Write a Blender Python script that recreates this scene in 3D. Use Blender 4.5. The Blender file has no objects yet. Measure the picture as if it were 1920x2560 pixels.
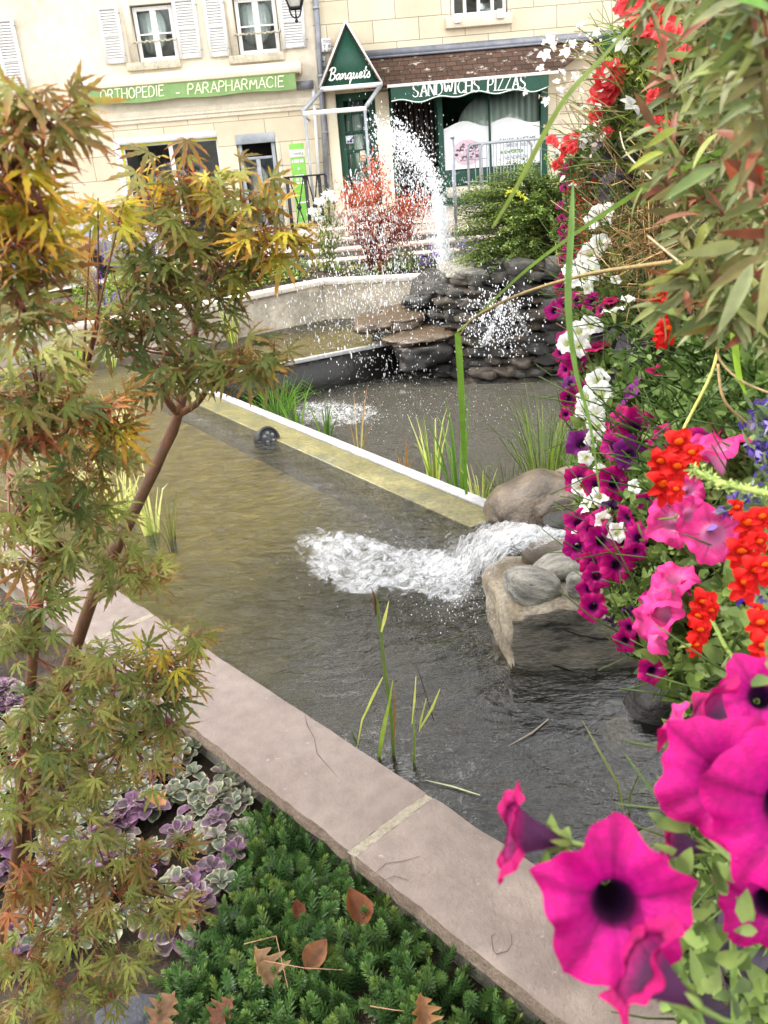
import bpy, bmesh, math, random
import numpy as np
from mathutils import Vector, Matrix, noise
R = math.radians
rng = random.Random(7)
np.random.seed(7)
scene = bpy.context.scene
col = scene.collection

# ---------------------------------------------------------------- camera, sky, sun
EYE = np.array([0., 0., 2.0])
FPX = 2100.0
_up = np.array([-420., 4955., FPX]); _up /= np.linalg.norm(_up)
_fw = np.array([0., 0., -1.]); _fw = _fw - _up * _fw.dot(_up); _fw /= np.linalg.norm(_fw)
_rt = np.cross(_fw, _up)
CAM = np.array([_rt, _fw, _up])
cd = bpy.data.cameras.new('camera')
cd.sensor_fit = 'VERTICAL'; cd.sensor_height = 36.0; cd.lens = FPX / 2560 * 36
cd.clip_start = 0.02; cd.clip_end = 500
cd.dof.use_dof = True; cd.dof.focus_distance = 3.6; cd.dof.aperture_fstop = 11
cam = bpy.data.objects.new('camera', cd); col.objects.link(cam)
M4 = np.eye(4); M4[:3, :3] = CAM; M4[:3, 3] = EYE
cam.matrix_world = Matrix(M4.tolist())
scene.camera = cam

SUN_AZ, SUN_EL = R(-62), R(50)          # azimuth from +Y (away from the camera), negative = to the left
world = bpy.data.worlds.new('World'); scene.world = world; world.use_nodes = True
nt = world.node_tree
sky = nt.nodes.new('ShaderNodeTexSky'); sky.sky_type = 'NISHITA'; sky.sun_disc = False
sky.sun_elevation = SUN_EL; sky.sun_rotation = SUN_AZ
sky.air_density = .7; sky.dust_density = 5.0; sky.ozone_density = 1.0
bg = nt.nodes['Background']; bg.inputs['Strength'].default_value = 0.15
tcw = nt.nodes.new('ShaderNodeTexCoord'); cn = nt.nodes.new('ShaderNodeTexNoise'); cn.inputs['Scale'].default_value = 2.6; cn.inputs['Detail'].default_value = 7; cn.inputs['Roughness'].default_value = .6
nt.links.new(tcw.outputs['Generated'], cn.inputs[0]); cr_ = nt.nodes.new('ShaderNodeValToRGB'); cr_.color_ramp.elements[0].position = .36; cr_.color_ramp.elements[1].position = .6; nt.links.new(cn.outputs[0], cr_.inputs[0])
cm = nt.nodes.new('ShaderNodeMix'); cm.data_type = 'RGBA'; nt.links.new(cr_.outputs[0], cm.inputs[0]); nt.links.new(sky.outputs[0], cm.inputs[6]); cn2 = nt.nodes.new('ShaderNodeTexNoise'); cn2.inputs['Scale'].default_value = 4.2; cn2.inputs['Detail'].default_value = 6; nt.links.new(tcw.outputs['Generated'], cn2.inputs[0])
cr2 = nt.nodes.new('ShaderNodeValToRGB'); cr2.color_ramp.elements[0].position = .39; cr2.color_ramp.elements[0].color = (4.2, 4.2, 4.2, 1); cr2.color_ramp.elements[1].position = .57; cr2.color_ramp.elements[1].color = (27, 26.5, 26, 1)
nt.links.new(cn2.outputs[0], cr2.inputs[0]); nt.links.new(cr2.outputs[0], cm.inputs[7])   # thin cloud with bright cores
nt.links.new(cm.outputs[2], bg.inputs[0])
sl = bpy.data.lights.new('sun', 'SUN'); sl.energy = 2.9; sl.angle = R(0.6); sl.color = (1, .95, .86)
so = bpy.data.objects.new('sun', sl); col.objects.link(so)
SD = Vector((math.sin(SUN_AZ) * math.cos(SUN_EL), math.cos(SUN_AZ) * math.cos(SUN_EL), math.sin(SUN_EL)))
so.rotation_euler = SD.to_track_quat('Z', 'Y').to_euler()
scene.view_settings.view_transform = 'Standard'; scene.view_settings.look = 'None'
scene.view_settings.exposure = 1.0; scene.view_settings.gamma = 1
scene.cycles.max_bounces = 7; scene.cycles.transparent_max_bounces = 14
scene.cycles.caustics_reflective = False; scene.cycles.caustics_refractive = False
scene.cycles.use_denoising = True
scene.cycles.sample_clamp_indirect = 6

# ---------------------------------------------------------------- helpers
def ray(x, y): return CAM @ np.array([x - 960., -(y - 1280.), -FPX])
def pz(x, y, z):                      # photograph pixel -> point at height z
    d = ray(x, y); return EYE + d * ((z - EYE[2]) / d[2])
def py(x, y, Y):                      # photograph pixel -> point at depth Y
    d = ray(x, y); return EYE + d * (Y / d[1])
def lin(c):
    return tuple(((v / 255.) / 12.92 if v / 255. <= .04045 else ((v / 255. + .055) / 1.055) ** 2.4) for v in c[:3])
def L4(c): return lin(c) + (1.,)
def U(a, b): return rng.uniform(a, b)

def tag(o, label=None, cat=None, group=None, kind=None):
    if label: o['label'] = label
    if cat: o['category'] = cat
    if group: o['group'] = group
    if kind: o['kind'] = kind
    return o
def thing(name, loc, label, cat, group=None):
    o = bpy.data.objects.new(name, None); col.objects.link(o)
    o.location = Vector(loc); o.empty_display_size = .1
    return tag(o, label, cat, group)
def link(name, mesh, parent=None, mat=None):
    o = bpy.data.objects.new(name, mesh); col.objects.link(o)
    if parent is not None: o.parent = parent
    if mat is not None: o.matrix_basis = mat
    return o
def wpos(o):
    v = Vector((0, 0, 0))
    while o is not None: v += o.location; o = o.parent
    return v

class MB:
    """collects geometry in world coordinates; build() links it as ONE mesh object"""
    def __init__(s): s.V = []; s.C = []; s.F = []; s.B = []; s.n = 0; s.m = 0; s.c = (1, 1, 1)
    def add(s, vs, fs, c=None, m=None):
        vs = np.asarray(vs, float).reshape(-1, 3); k = len(vs)
        c = s.c if c is None else c; c = np.asarray(c, float)
        s.V.append(vs); s.C.append(np.broadcast_to(c, (k, 3)) if c.ndim == 1 else c)
        m = s.m if m is None else m
        for f in fs: s.F.append(([i + s.n for i in f], m))
        s.n += k
    def bulk(s, T, mats, locs, c1, c2=None, m=None):
        """T=(verts, faces (equal length array), t per vertex); mats (N,3,3), locs (N,3), colours (N,3)"""
        tv, tf, tt = T; N = len(locs); k = len(tv)
        vs = np.einsum('nij,kj->nki', mats, tv) + np.asarray(locs)[:, None, :]
        c1 = np.asarray(c1, float); c2 = c1 if c2 is None else np.asarray(c2, float)
        cs = c1[:, None, :] * (1 - tt[None, :, None]) + c2[:, None, :] * tt[None, :, None]
        s.V.append(vs.reshape(-1, 3)); s.C.append(cs.reshape(-1, 3))
        fs = (tf[None] + (np.arange(N) * k)[:, None, None]).reshape(-1, tf.shape[1]) + s.n
        s.B.append((fs, s.m if m is None else m)); s.n += N * k
    def box(s, x0, x1, y0, y1, z0, z1, c=None, m=None):
        s.add([(x, y, z) for z in (z0, z1) for y in (y0, y1) for x in (x0, x1)],
              [(0, 2, 3, 1), (4, 5, 7, 6), (0, 1, 5, 4), (2, 6, 7, 3), (0, 4, 6, 2), (1, 3, 7, 5)], c, m)
    def bar(s, a, b, w, h, up=(0, 0, 1), c=None, m=None):
        a = np.array(a, float); b = np.array(b, float); d = b - a; d /= np.linalg.norm(d)
        u = np.array(up, float); x = np.cross(d, u)
        if np.linalg.norm(x) < 1e-6: x = np.cross(d, (1, 0, 0))
        x /= np.linalg.norm(x); z = np.cross(x, d)
        q = [(-w / 2, -h / 2), (w / 2, -h / 2), (w / 2, h / 2), (-w / 2, h / 2)]
        s.add([p + x * i + z * j for p in (a, b) for i, j in q],
              [(3, 2, 1, 0), (4, 5, 6, 7), (0, 1, 5, 4), (1, 2, 6, 5), (2, 3, 7, 6), (3, 0, 4, 7)], c, m)
    def tube(s, pts, rad, n=7, c=None, m=None, c2=None):
        P = [np.array(p, float) for p in pts]; k = len(P)
        rad = [rad] * k if np.isscalar(rad) else rad
        if len(rad) != k: rad = np.interp(np.linspace(0, 1, k), np.linspace(0, 1, len(rad)), rad)
        vs = []; cs = []; px = None
        for i in range(k):
            t = P[min(i + 1, k - 1)] - P[max(i - 1, 0)]; t /= (np.linalg.norm(t) + 1e-9)
            if px is None: px = np.cross(t, (0.13, .2, 1.)); 
            px = px - t * px.dot(t)
            if np.linalg.norm(px) < 1e-6: px = np.cross(t, (1, .1, 0))
            px /= np.linalg.norm(px); q = np.cross(t, px)
            for j in range(n):
                a = 2 * math.pi * j / n
                vs.append(P[i] + (px * math.cos(a) + q * math.sin(a)) * rad[i])
                if c2 is not None: cs.append(np.array(c) * (1 - i / (k - 1)) + np.array(c2) * (i / (k - 1)))
        fs = [(i * n + j, i * n + (j + 1) % n, (i + 1) * n + (j + 1) % n, (i + 1) * n + j) for i in range(k - 1) for j in range(n)]
        fs += [tuple(range(n))[::-1], tuple(range((k - 1) * n, k * n))]
        s.add(vs, fs, cs if c2 is not None else c, m)
    def ribbon(s, pts, wid, side, c=None, m=None, c2=None, fold=.25):
        P = np.array(pts, float); k = len(P)
        wid = np.interp(np.linspace(0, 1, k), np.linspace(0, 1, len(wid)), wid)
        vs = []; cs = []
        for i in range(k):
            t = P[min(i + 1, k - 1)] - P[max(i - 1, 0)]; t /= (np.linalg.norm(t) + 1e-9)
            x = np.cross(t, np.array(side, float)); x /= (np.linalg.norm(x) + 1e-9); z = np.cross(x, t)
            w = wid[i]
            vs += [P[i] - x * w + z * w * fold, P[i], P[i] + x * w + z * w * fold]
            cc = np.array(c if c is not None else s.c, float)
            if c2 is not None: cc = cc * (1 - i / (k - 1)) + np.array(c2, float) * (i / (k - 1))
            cs += [cc, cc, cc]
        fs = []
        for i in range(k - 1):
            a = 3 * i; fs += [(a, a + 1, a + 4, a + 3), (a + 1, a + 2, a + 5, a + 4)]
        s.add(vs, fs, cs, m)
    def prism(s, poly, vec, c=None, m=None):
        P = np.array(poly, float); v = np.array(vec, float); k = len(P)
        s.add(np.vstack([P, P + v]), [tuple(range(k))[::-1], tuple(range(k, 2 * k))] +
              [(i, (i + 1) % k, k + (i + 1) % k, k + i) for i in range(k)], c, m)
    def ball(s, ctr, r, c=None, m=None, seg=10, rings=6, scl=(1, 1, 1)):
        vs = []; ctr = np.array(ctr, float)
        for i in range(rings + 1):
            a = math.pi * i / rings
            for j in range(seg):
                b = 2 * math.pi * j / seg
                vs.append(ctr + r * np.array([math.sin(a) * math.cos(b) * scl[0], math.sin(a) * math.sin(b) * scl[1], math.cos(a) * scl[2]]))
        fs = [(i * seg + j, (i + 1) * seg + j, (i + 1) * seg + (j + 1) % seg, i * seg + (j + 1) % seg) for i in range(rings) for j in range(seg)]
        s.add(vs, fs, c, m)
    def mesh(s, name, mats, smooth=False):
        me = bpy.data.meshes.new(name)
        V = np.vstack(s.V); C = np.vstack(s.C)
        loops = []; sizes = []; mi = []
        for f, m in s.F: loops.extend(f); sizes.append(len(f)); mi.append(m)
        loops = [np.array(loops, dtype=np.int32)]; sizes = [np.array(sizes, dtype=np.int32)]; mi = [np.array(mi, dtype=np.int32)]
        for fs, m in s.B:
            loops.append(fs.reshape(-1).astype(np.int32)); sizes.append(np.full(len(fs), fs.shape[1], np.int32)); mi.append(np.full(len(fs), m, np.int32))
        loops = np.concatenate(loops); sizes = np.concatenate(sizes); mi = np.concatenate(mi)
        me.vertices.add(len(V)); me.vertices.foreach_set('co', V.reshape(-1))
        me.loops.add(len(loops)); me.loops.foreach_set('vertex_index', loops)
        me.polygons.add(len(sizes)); st = np.concatenate([[0], np.cumsum(sizes)[:-1]]).astype(np.int32)
        me.polygons.foreach_set('loop_start', st); me.polygons.foreach_set('loop_total', sizes)
        for m in (mats if isinstance(mats, (list, tuple)) else [mats]): me.materials.append(m)
        me.polygons.foreach_set('material_index', mi)
        if smooth: me.polygons.foreach_set('use_smooth', np.ones(len(sizes), bool))
        a = me.color_attributes.new('col', 'FLOAT_COLOR', 'POINT')
        a.data.foreach_set('color', np.hstack([C, np.ones((len(C), 1))]).reshape(-1))
        me.update(calc_edges=True); me.validate()
        return me
    def build(s, name, mats, parent=None, smooth=False, bevel=0):
        o = link(name, s.mesh(name, mats, smooth), parent)
        if parent is not None: o.location = -wpos(parent)
        if bevel:
            b = o.modifiers.new('bevel', 'BEVEL'); b.width = bevel; b.segments = 2; b.limit_method = 'ANGLE'; b.angle_limit = R(40)
        return o

# ---------------------------------------------------------------- materials
def _new(name):
    m = bpy.data.materials.new(name); m.use_nodes = True
    n = m.node_tree.nodes; return m, n, m.node_tree.links, n['Principled BSDF']
def N(n, t, **kw):
    o = n.new(t)
    for k, v in kw.items():
        if k in o.inputs: o.inputs[k].default_value = v
        else: setattr(o, k, v)
    return o
def ramp(n, stops):
    r = n.new('ShaderNodeValToRGB'); e = r.color_ramp.elements
    while len(e) < len(stops): e.new(.5)
    for i, (p, c) in enumerate(stops): e[i].position = p; e[i].color = c
    return r
def pm(name, c1, c2=None, scale=6., rough=.7, bump=0., bscale=None, metal=0., spec=.4, detail=6., stretch=(1, 1, 1), fine=.25, spots=None, emit=None):
    """plain surface: two colours mixed by noise, a finer mottling, optional bump and spots"""
    m, n, l, b = _new(name)
    tc = N(n, 'ShaderNodeTexCoord'); mp = N(n, 'ShaderNodeMapping'); mp.inputs['Scale'].default_value = stretch
    l.new(tc.outputs['Object'], mp.inputs[0])
    c2 = c2 or c1
    t1 = N(n, 'ShaderNodeTexNoise', Scale=scale, Detail=detail, Roughness=.6); l.new(mp.outputs[0], t1.inputs[0])
    r1 = ramp(n, [(.32, L4(c1)), (.68, L4(c2))]); l.new(t1.outputs[0], r1.inputs[0])
    t2 = N(n, 'ShaderNodeTexNoise', Scale=scale * 9, Detail=4.); l.new(mp.outputs[0], t2.inputs[0])
    r2 = ramp(n, [(.3, (1 - fine,) * 3 + (1,)), (.7, (1 + fine * .35,) * 3 + (1,))]); l.new(t2.outputs[0], r2.inputs[0])
    mx = N(n, 'ShaderNodeMix', data_type='RGBA', blend_type='MULTIPLY'); mx.inputs[0].default_value = 1
    l.new(r1.outputs[0], mx.inputs[6]); l.new(r2.outputs[0], mx.inputs[7]); out = mx.outputs[2]
    if spots:
        cs, sc, lo, hi = spots
        t3 = N(n, 'ShaderNodeTexNoise', Scale=sc, Detail=5., Roughness=.7); l.new(mp.outputs[0], t3.inputs[0])
        r3 = ramp(n, [(lo, (0, 0, 0, 1)), (hi, (1, 1, 1, 1))]); l.new(t3.outputs[0], r3.inputs[0])
        m2 = N(n, 'ShaderNodeMix', data_type='RGBA'); l.new(r3.outputs[0], m2.inputs[0]); l.new(out, m2.inputs[6]); m2.inputs[7].default_value = L4(cs); out = m2.outputs[2]
    l.new(out, b.inputs['Base Color'])
    b.inputs['Roughness'].default_value = rough; b.inputs['Metallic'].default_value = metal
    b.inputs['Specular IOR Level'].default_value = spec
    if bump:
        tb = N(n, 'ShaderNodeTexNoise', Scale=bscale or scale * 4, Detail=6., Roughness=.65); l.new(mp.outputs[0], tb.inputs[0])
        bp = N(n, 'ShaderNodeBump', Strength=bump, Distance=.02); l.new(tb.outputs[0], bp.inputs['Height']); l.new(bp.outputs[0], b.inputs['Normal'])
    return m
def leafm(name, transl=.35, rough=.5, spec=.35, vary=.3, scale=60., bump=0.):
    """uses the mesh's own leaf colours; lets light through"""
    m, n, l, b = _new(name)
    at = N(n, 'ShaderNodeAttribute', attribute_name='col')
    tc = N(n, 'ShaderNodeTexCoord'); t = N(n, 'ShaderNodeTexNoise', Scale=scale, Detail=3.); l.new(tc.outputs['Object'], t.inputs[0])
    r = ramp(n, [(.3, (1 - vary,) * 3 + (1,)), (.7, (1 + vary * .4,) * 3 + (1,))]); l.new(t.outputs[0], r.inputs[0])
    mx = N(n, 'ShaderNodeMix', data_type='RGBA', blend_type='MULTIPLY'); mx.inputs[0].default_value = 1
    l.new(at.outputs['Color'], mx.inputs[6]); l.new(r.outputs[0], mx.inputs[7])
    l.new(mx.outputs[2], b.inputs['Base Color']); b.inputs['Roughness'].default_value = rough; b.inputs['Specular IOR Level'].default_value = spec
    if bump:
        bp = N(n, 'ShaderNodeBump', Strength=bump, Distance=.004); l.new(t.outputs[0], bp.inputs['Height']); l.new(bp.outputs[0], b.inputs['Normal'])
    if transl:
        tr = N(n, 'ShaderNodeBsdfTranslucent'); l.new(mx.outputs[2], tr.inputs[0])
        ms = N(n, 'ShaderNodeMixShader'); ms.inputs[0].default_value = transl
        l.new(b.outputs[0], ms.inputs[1]); l.new(tr.outputs[0], ms.inputs[2])
        l.new(ms.outputs[0], n['Material Output'].inputs[0])
    return m
def blockm(name, c1, c2, mortar, bw, bh, msize, rough=.85, bump=.3, shift=(0, 0), squash=1., dirt=None):
    """masonry or tiles laid on an upright face (uses world x and z)"""
    m, n, l, b = _new(name)
    tc = N(n, 'ShaderNodeTexCoord'); sp = N(n, 'ShaderNodeSeparateXYZ'); l.new(tc.outputs['Object'], sp.inputs[0])
    cb = N(n, 'ShaderNodeCombineXYZ'); l.new(sp.outputs[0], cb.inputs[0]); l.new(sp.outputs[2], cb.inputs[1])
    mp = N(n, 'ShaderNodeMapping'); mp.inputs['Location'].default_value = (shift[0], shift[1], 0); l.new(cb.outputs[0], mp.inputs[0])
    br = N(n, 'ShaderNodeTexBrick', offset=.5); br.inputs['Scale'].default_value = 1; br.inputs['Brick Width'].default_value = bw
    br.inputs['Row Height'].default_value = bh; br.inputs['Mortar Size'].default_value = msize; br.inputs['Mortar Smooth'].default_value = .2
    br.inputs['Color1'].default_value = L4(c1); br.inputs['Color2'].default_value = L4(c2); br.inputs['Mortar'].default_value = L4(mortar)
    l.new(mp.outputs[0], br.inputs[0])
    t = N(n, 'ShaderNodeTexNoise', Scale=1.7, Detail=8., Roughness=.65); l.new(tc.outputs['Object'], t.inputs[0])
    r = ramp(n, [(.3, (.84, .83, .8, 1)), (.7, (1.05, 1.05, 1.05, 1))]); l.new(t.outputs[0], r.inputs[0])
    mx = N(n, 'ShaderNodeMix', data_type='RGBA', blend_type='MULTIPLY'); mx.inputs[0].default_value = 1
    l.new(br.outputs[0], mx.inputs[6]); l.new(r.outputs[0], mx.inputs[7]); out = mx.outputs[2]
    if dirt:
        cs, sc, lo, hi = dirt
        t3 = N(n, 'ShaderNodeTexNoise', Scale=sc, Detail=6., Roughness=.75); l.new(tc.outputs['Object'], t3.inputs[0])
        r3 = ramp(n, [(lo, (0, 0, 0, 1)), (hi, (1, 1, 1, 1))]); l.new(t3.outputs[0], r3.inputs[0])
        m2 = N(n, 'ShaderNodeMix', data_type='RGBA'); l.new(r3.outputs[0], m2.inputs[0]); l.new(out, m2.inputs[6]); m2.inputs[7].default_value = L4(cs); out = m2.outputs[2]
    l.new(out, b.inputs['Base Color']); b.inputs['Roughness'].default_value = rough; b.inputs['Specular IOR Level'].default_value = .25
    bp = N(n, 'ShaderNodeBump', Strength=bump, Distance=.01, invert=True); l.new(br.outputs['Fac'], bp.inputs['Height']); l.new(bp.outputs[0], b.inputs['Normal'])
    return m
def glassm(name, tint=(244, 249, 247), rough=.03, alpha=.75):
    m, n, l, b = _new(name)
    tr = N(n, 'ShaderNodeBsdfTransparent'); tr.inputs[0].default_value = L4(tint)
    gl = N(n, 'ShaderNodeBsdfGlossy'); gl.inputs['Roughness'].default_value = rough
    fr = N(n, 'ShaderNodeFresnel', IOR=1.5); ms = N(n, 'ShaderNodeMixShader')
    l.new(fr.outputs[0], ms.inputs[0]); l.new(tr.outputs[0], ms.inputs[1]); l.new(gl.outputs[0], ms.inputs[2])
    l.new(ms.outputs[0], n['Material Output'].inputs[0]); return m
def waterm(name, tint, scale, stren, stretch=(1, 1, 1), rot=0., dist=.02, murk=.0, mcol=(90, 85, 60)):
    m, n, l, b = _new(name)
    tc = N(n, 'ShaderNodeTexCoord'); mp = N(n, 'ShaderNodeMapping'); mp.inputs['Scale'].default_value = stretch; mp.inputs['Rotation'].default_value = (0, 0, rot)
    l.new(tc.outputs['Object'], mp.inputs[0])
    t = N(n, 'ShaderNodeTexNoise', Scale=scale, Detail=4., Roughness=.55, Distortion=.6); l.new(mp.outputs[0], t.inputs[0])
    t2 = N(n, 'ShaderNodeTexNoise', Scale=scale * 3.7, Detail=4., Distortion=1.); l.new(mp.outputs[0], t2.inputs[0])
    ad = N(n, 'ShaderNodeMath', operation='MULTIPLY_ADD'); ad.inputs[1].default_value = .22; l.new(t2.outputs[0], ad.inputs[0]); l.new(t.outputs[0], ad.inputs[2])
    # the chop dies down towards the still corner near the camera
    sp = N(n, 'ShaderNodeAttribute', attribute_name='col'); 
    ml = N(n, 'ShaderNodeMath', operation='MULTIPLY'); l.new(ad.outputs[0], ml.inputs[0]); l.new(sp.outputs['Fac'], ml.inputs[1])
    bp = N(n, 'ShaderNodeBump', Strength=stren, Distance=dist); l.new(ml.outputs[0], bp.inputs['Height'])
    tr = N(n, 'ShaderNodeBsdfTransparent'); tr.inputs[0].default_value = L4(tint)
    gl = N(n, 'ShaderNodeBsdfGlossy'); gl.inputs['Roughness'].default_value = .015; l.new(bp.outputs[0], gl.inputs['Normal'])
    fr = N(n, 'ShaderNodeFresnel', IOR=1.58); l.new(bp.outputs[0], fr.inputs['Normal'])
    base = tr.outputs[0]
    if murk:
        df = N(n, 'ShaderNodeBsdfDiffuse'); df.inputs[0].default_value = L4(mcol); l.new(bp.outputs[0], df.inputs['Normal'])
        m0 = N(n, 'ShaderNodeMixShader'); m0.inputs[0].default_value = murk; l.new(tr.outputs[0], m0.inputs[1]); l.new(df.outputs[0], m0.inputs[2]); base = m0.outputs[0]
    ms = N(n, 'ShaderNodeMixShader'); l.new(fr.outputs[0], ms.inputs[0]); l.new(base, ms.inputs[1]); l.new(gl.outputs[0], ms.inputs[2])
    l.new(ms.outputs[0], n['Material Output'].inputs[0]); return m
def foamm(name, scale, lo, hi, stretch=(1, 1, 1), rot=0., c=(245, 248, 250)):
    """white broken water: opaque where the mesh's density (col) and a noise say so"""
    m, n, l, b = _new(name)
    tc = N(n, 'ShaderNodeTexCoord'); mp = N(n, 'ShaderNodeMapping'); mp.inputs['Scale'].default_value = stretch; mp.inputs['Rotation'].default_value = (0, 0, rot)
    l.new(tc.outputs['Object'], mp.inputs[0])
    t = N(n, 'ShaderNodeTexNoise', Scale=scale, Detail=7., Roughness=.72, Distortion=.8); l.new(mp.outputs[0], t.inputs[0])
    at = N(n, 'ShaderNodeAttribute', attribute_name='col')
    ad = N(n, 'ShaderNodeMath', operation='ADD'); l.new(t.outputs[0], ad.inputs[0]); l.new(at.outputs['Fac'], ad.inputs[1])
    r = ramp(n, [(lo, (0, 0, 0, 1)), (hi, (1, 1, 1, 1))]); 
    sb = N(n, 'ShaderNodeMath', operation='MULTIPLY'); sb.inputs[1].default_value = .5; l.new(ad.outputs[0], sb.inputs[0]); l.new(sb.outputs[0], r.inputs[0])
    b.inputs['Base Color'].default_value = L4(c); b.inputs['Roughness'].default_value = .25
    bp = N(n, 'ShaderNodeBump', Strength=.8, Distance=.02); l.new(t.outputs[0], bp.inputs['Height']); l.new(bp.outputs[0], b.inputs['Normal'])
    tr = N(n, 'ShaderNodeBsdfTransparent'); ms = N(n, 'ShaderNodeMixShader')
    l.new(r.outputs[0], ms.inputs[0]); l.new(tr.outputs[0], ms.inputs[1]); l.new(b.outputs[0], ms.inputs[2])
    l.new(ms.outputs[0], n['Material Output'].inputs[0]); return m

# ---------------------------------------------------------------- lettering: strokes on a unit cell (width .7, height 1)
GL = {
 'A': [[(0, 0), (.35, 1), (.7, 0)], [(.12, .35), (.58, .35)]], 'B': [[(0, 0), (0, 1), (.4, 1), (.52, .88), (.52, .66), (.4, .54), (0, .54)], [(.4, .54), (.58, .4), (.58, .14), (.42, 0), (0, 0)]],
 'C': [[(.66, .82), (.5, .98), (.24, .98), (.04, .75), (0, .5), (.04, .25), (.24, .02), (.5, .02), (.66, .18)]],
 'D': [[(0, 0), (0, 1), (.35, 1), (.6, .8), (.66, .5), (.6, .2), (.35, 0), (0, 0)]], 'E': [[(.55, 1), (0, 1), (0, 0), (.55, 0)], [(0, .52), (.45, .52)]],
 'F': [[(.55, 1), (0, 1), (0, 0)], [(0, .52), (.45, .52)]], 'G': [[(.66, .82), (.5, .98), (.24, .98), (.04, .75), (0, .5), (.04, .25), (.24, .02), (.5, .02), (.66, .15), (.66, .45), (.42, .45)]],
 'H': [[(0, 0), (0, 1)], [(.64, 0), (.64, 1)], [(0, .52), (.64, .52)]], 'I': [[(.1, 0), (.1, 1)]], 'L': [[(0, 1), (0, 0), (.5, 0)]],
 'M': [[(0, 0), (.08, 1), (.38, .25), (.68, 1), (.76, 0)]], 'N': [[(0, 0), (0, 1), (.64, 0), (.64, 1)]],
 'O': [[(.35, 1), (.1, .85), (0, .5), (.1, .15), (.35, 0), (.62, .15), (.72, .5), (.62, .85), (.35, 1)]], 'P': [[(0, 0), (0, 1), (.4, 1), (.56, .86), (.56, .62), (.4, .48), (0, .48)]],
 'R': [[(0, 0), (0, 1), (.4, 1), (.54, .86), (.54, .64), (.4, .52), (0, .52)], [(.28, .52), (.62, 0)]], 'S': [[(.56, .86), (.42, 1), (.16, 1), (.03, .84), (.06, .64), (.3, .5), (.54, .36), (.58, .15), (.42, 0), (.14, 0), (0, .15)]],
 'T': [[(0, 1), (.66, 1)], [(.33, 1), (.33, 0)]], 'U': [[(0, 1), (0, .25), (.14, 0), (.46, 0), (.6, .25), (.6, 1)]], 'V': [[(0, 1), (.33, 0), (.66, 1)]],
 'W': [[(0, 1), (.22, 0), (.46, .9), (.7, 0), (.92, 1)]], 'Z': [[(0, 1), (.6, 1), (0, 0), (.62, 0)]], '-': [[(.1, .45), (.5, .45)]], "'": [[(.1, 1), (.06, .75)]],
 '7': [[(0, 1), (.55, 1), (.2, 0)]], '0': [[(.3, 1), (.06, .8), (0, .5), (.06, .2), (.3, 0), (.54, .2), (.6, .5), (.54, .8), (.3, 1)]], '8': [[(.3, .52), (.08, .68), (.08, .88), (.3, 1), (.52, .88), (.52, .68), (.3, .52), (.02, .32), (.04, .1), (.3, 0), (.56, .1), (.58, .32), (.3, .52)]],
 '1': [[(.05, .8), (.25, 1), (.25, 0)]], '4': [[(.45, 0), (.45, 1), (0, .3), (.6, .3)]], '9': [[(.5, .6), (.3, .45), (.06, .6), (.06, .86), (.3, 1), (.5, .86), (.52, .4), (.3, 0)]], ':': [[(.1, .2), (.12, .3)], [(.1, .6), (.12, .7)]], '.': [[(.08, 0), (.12, .06)]],
}
GW = {'I': .2, 'M': .76, 'W': .92, 'O': .72, "'": .12, '-': .6, ' ': .4, 'E': .55, 'L': .5, 'F': .55, 'P': .56, ':': .2, '.': .2, '1': .3}
# joined-up lower case for the gable sign
SCR = {'B': [[(.1, .05), (.22, .95)], [(.0, .8), (.2, 1.02), (.5, 1.02), (.6, .85), (.5, .62), (.2, .54), (.52, .5), (.62, .26), (.45, .03), (.15, 0), (0, .1)]],
 'a': [[(.42, .4), (.3, .5), (.1, .4), (.03, .15), (.14, 0), (.32, .12), (.44, .5), (.4, .1), (.48, 0), (.6, .14)]],
 'n': [[(0, .42), (.1, .5), (.08, 0), (.2, .36), (.34, .5), (.42, .38), (.38, .08), (.46, 0), (.58, .14)]],
 'q': [[(.42, .4), (.3, .5), (.1, .4), (.03, .15), (.14, 0), (.32, .12), (.44, .5), (.32, -.42), (.36, -.2), (.58, .14)]],
 'u': [[(0, .4), (.1, .5), (.06, .12), (.16, 0), (.32, .14), (.42, .5), (.38, .1), (.46, 0), (.58, .14)]],
 'e': [[(0, .14), (.3, .24), (.36, .42), (.24, .5), (.08, .36), (.06, .12), (.2, 0), (.46, .14)]],
 't': [[(.24, .9), (.1, .12), (.18, 0), (.4, .14)], [(.02, .55), (.36, .58)]],
 's': [[(0, .14), (.22, .52), (.22, .36), (.34, .16), (.24, 0), (.06, .04)]]}
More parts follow.
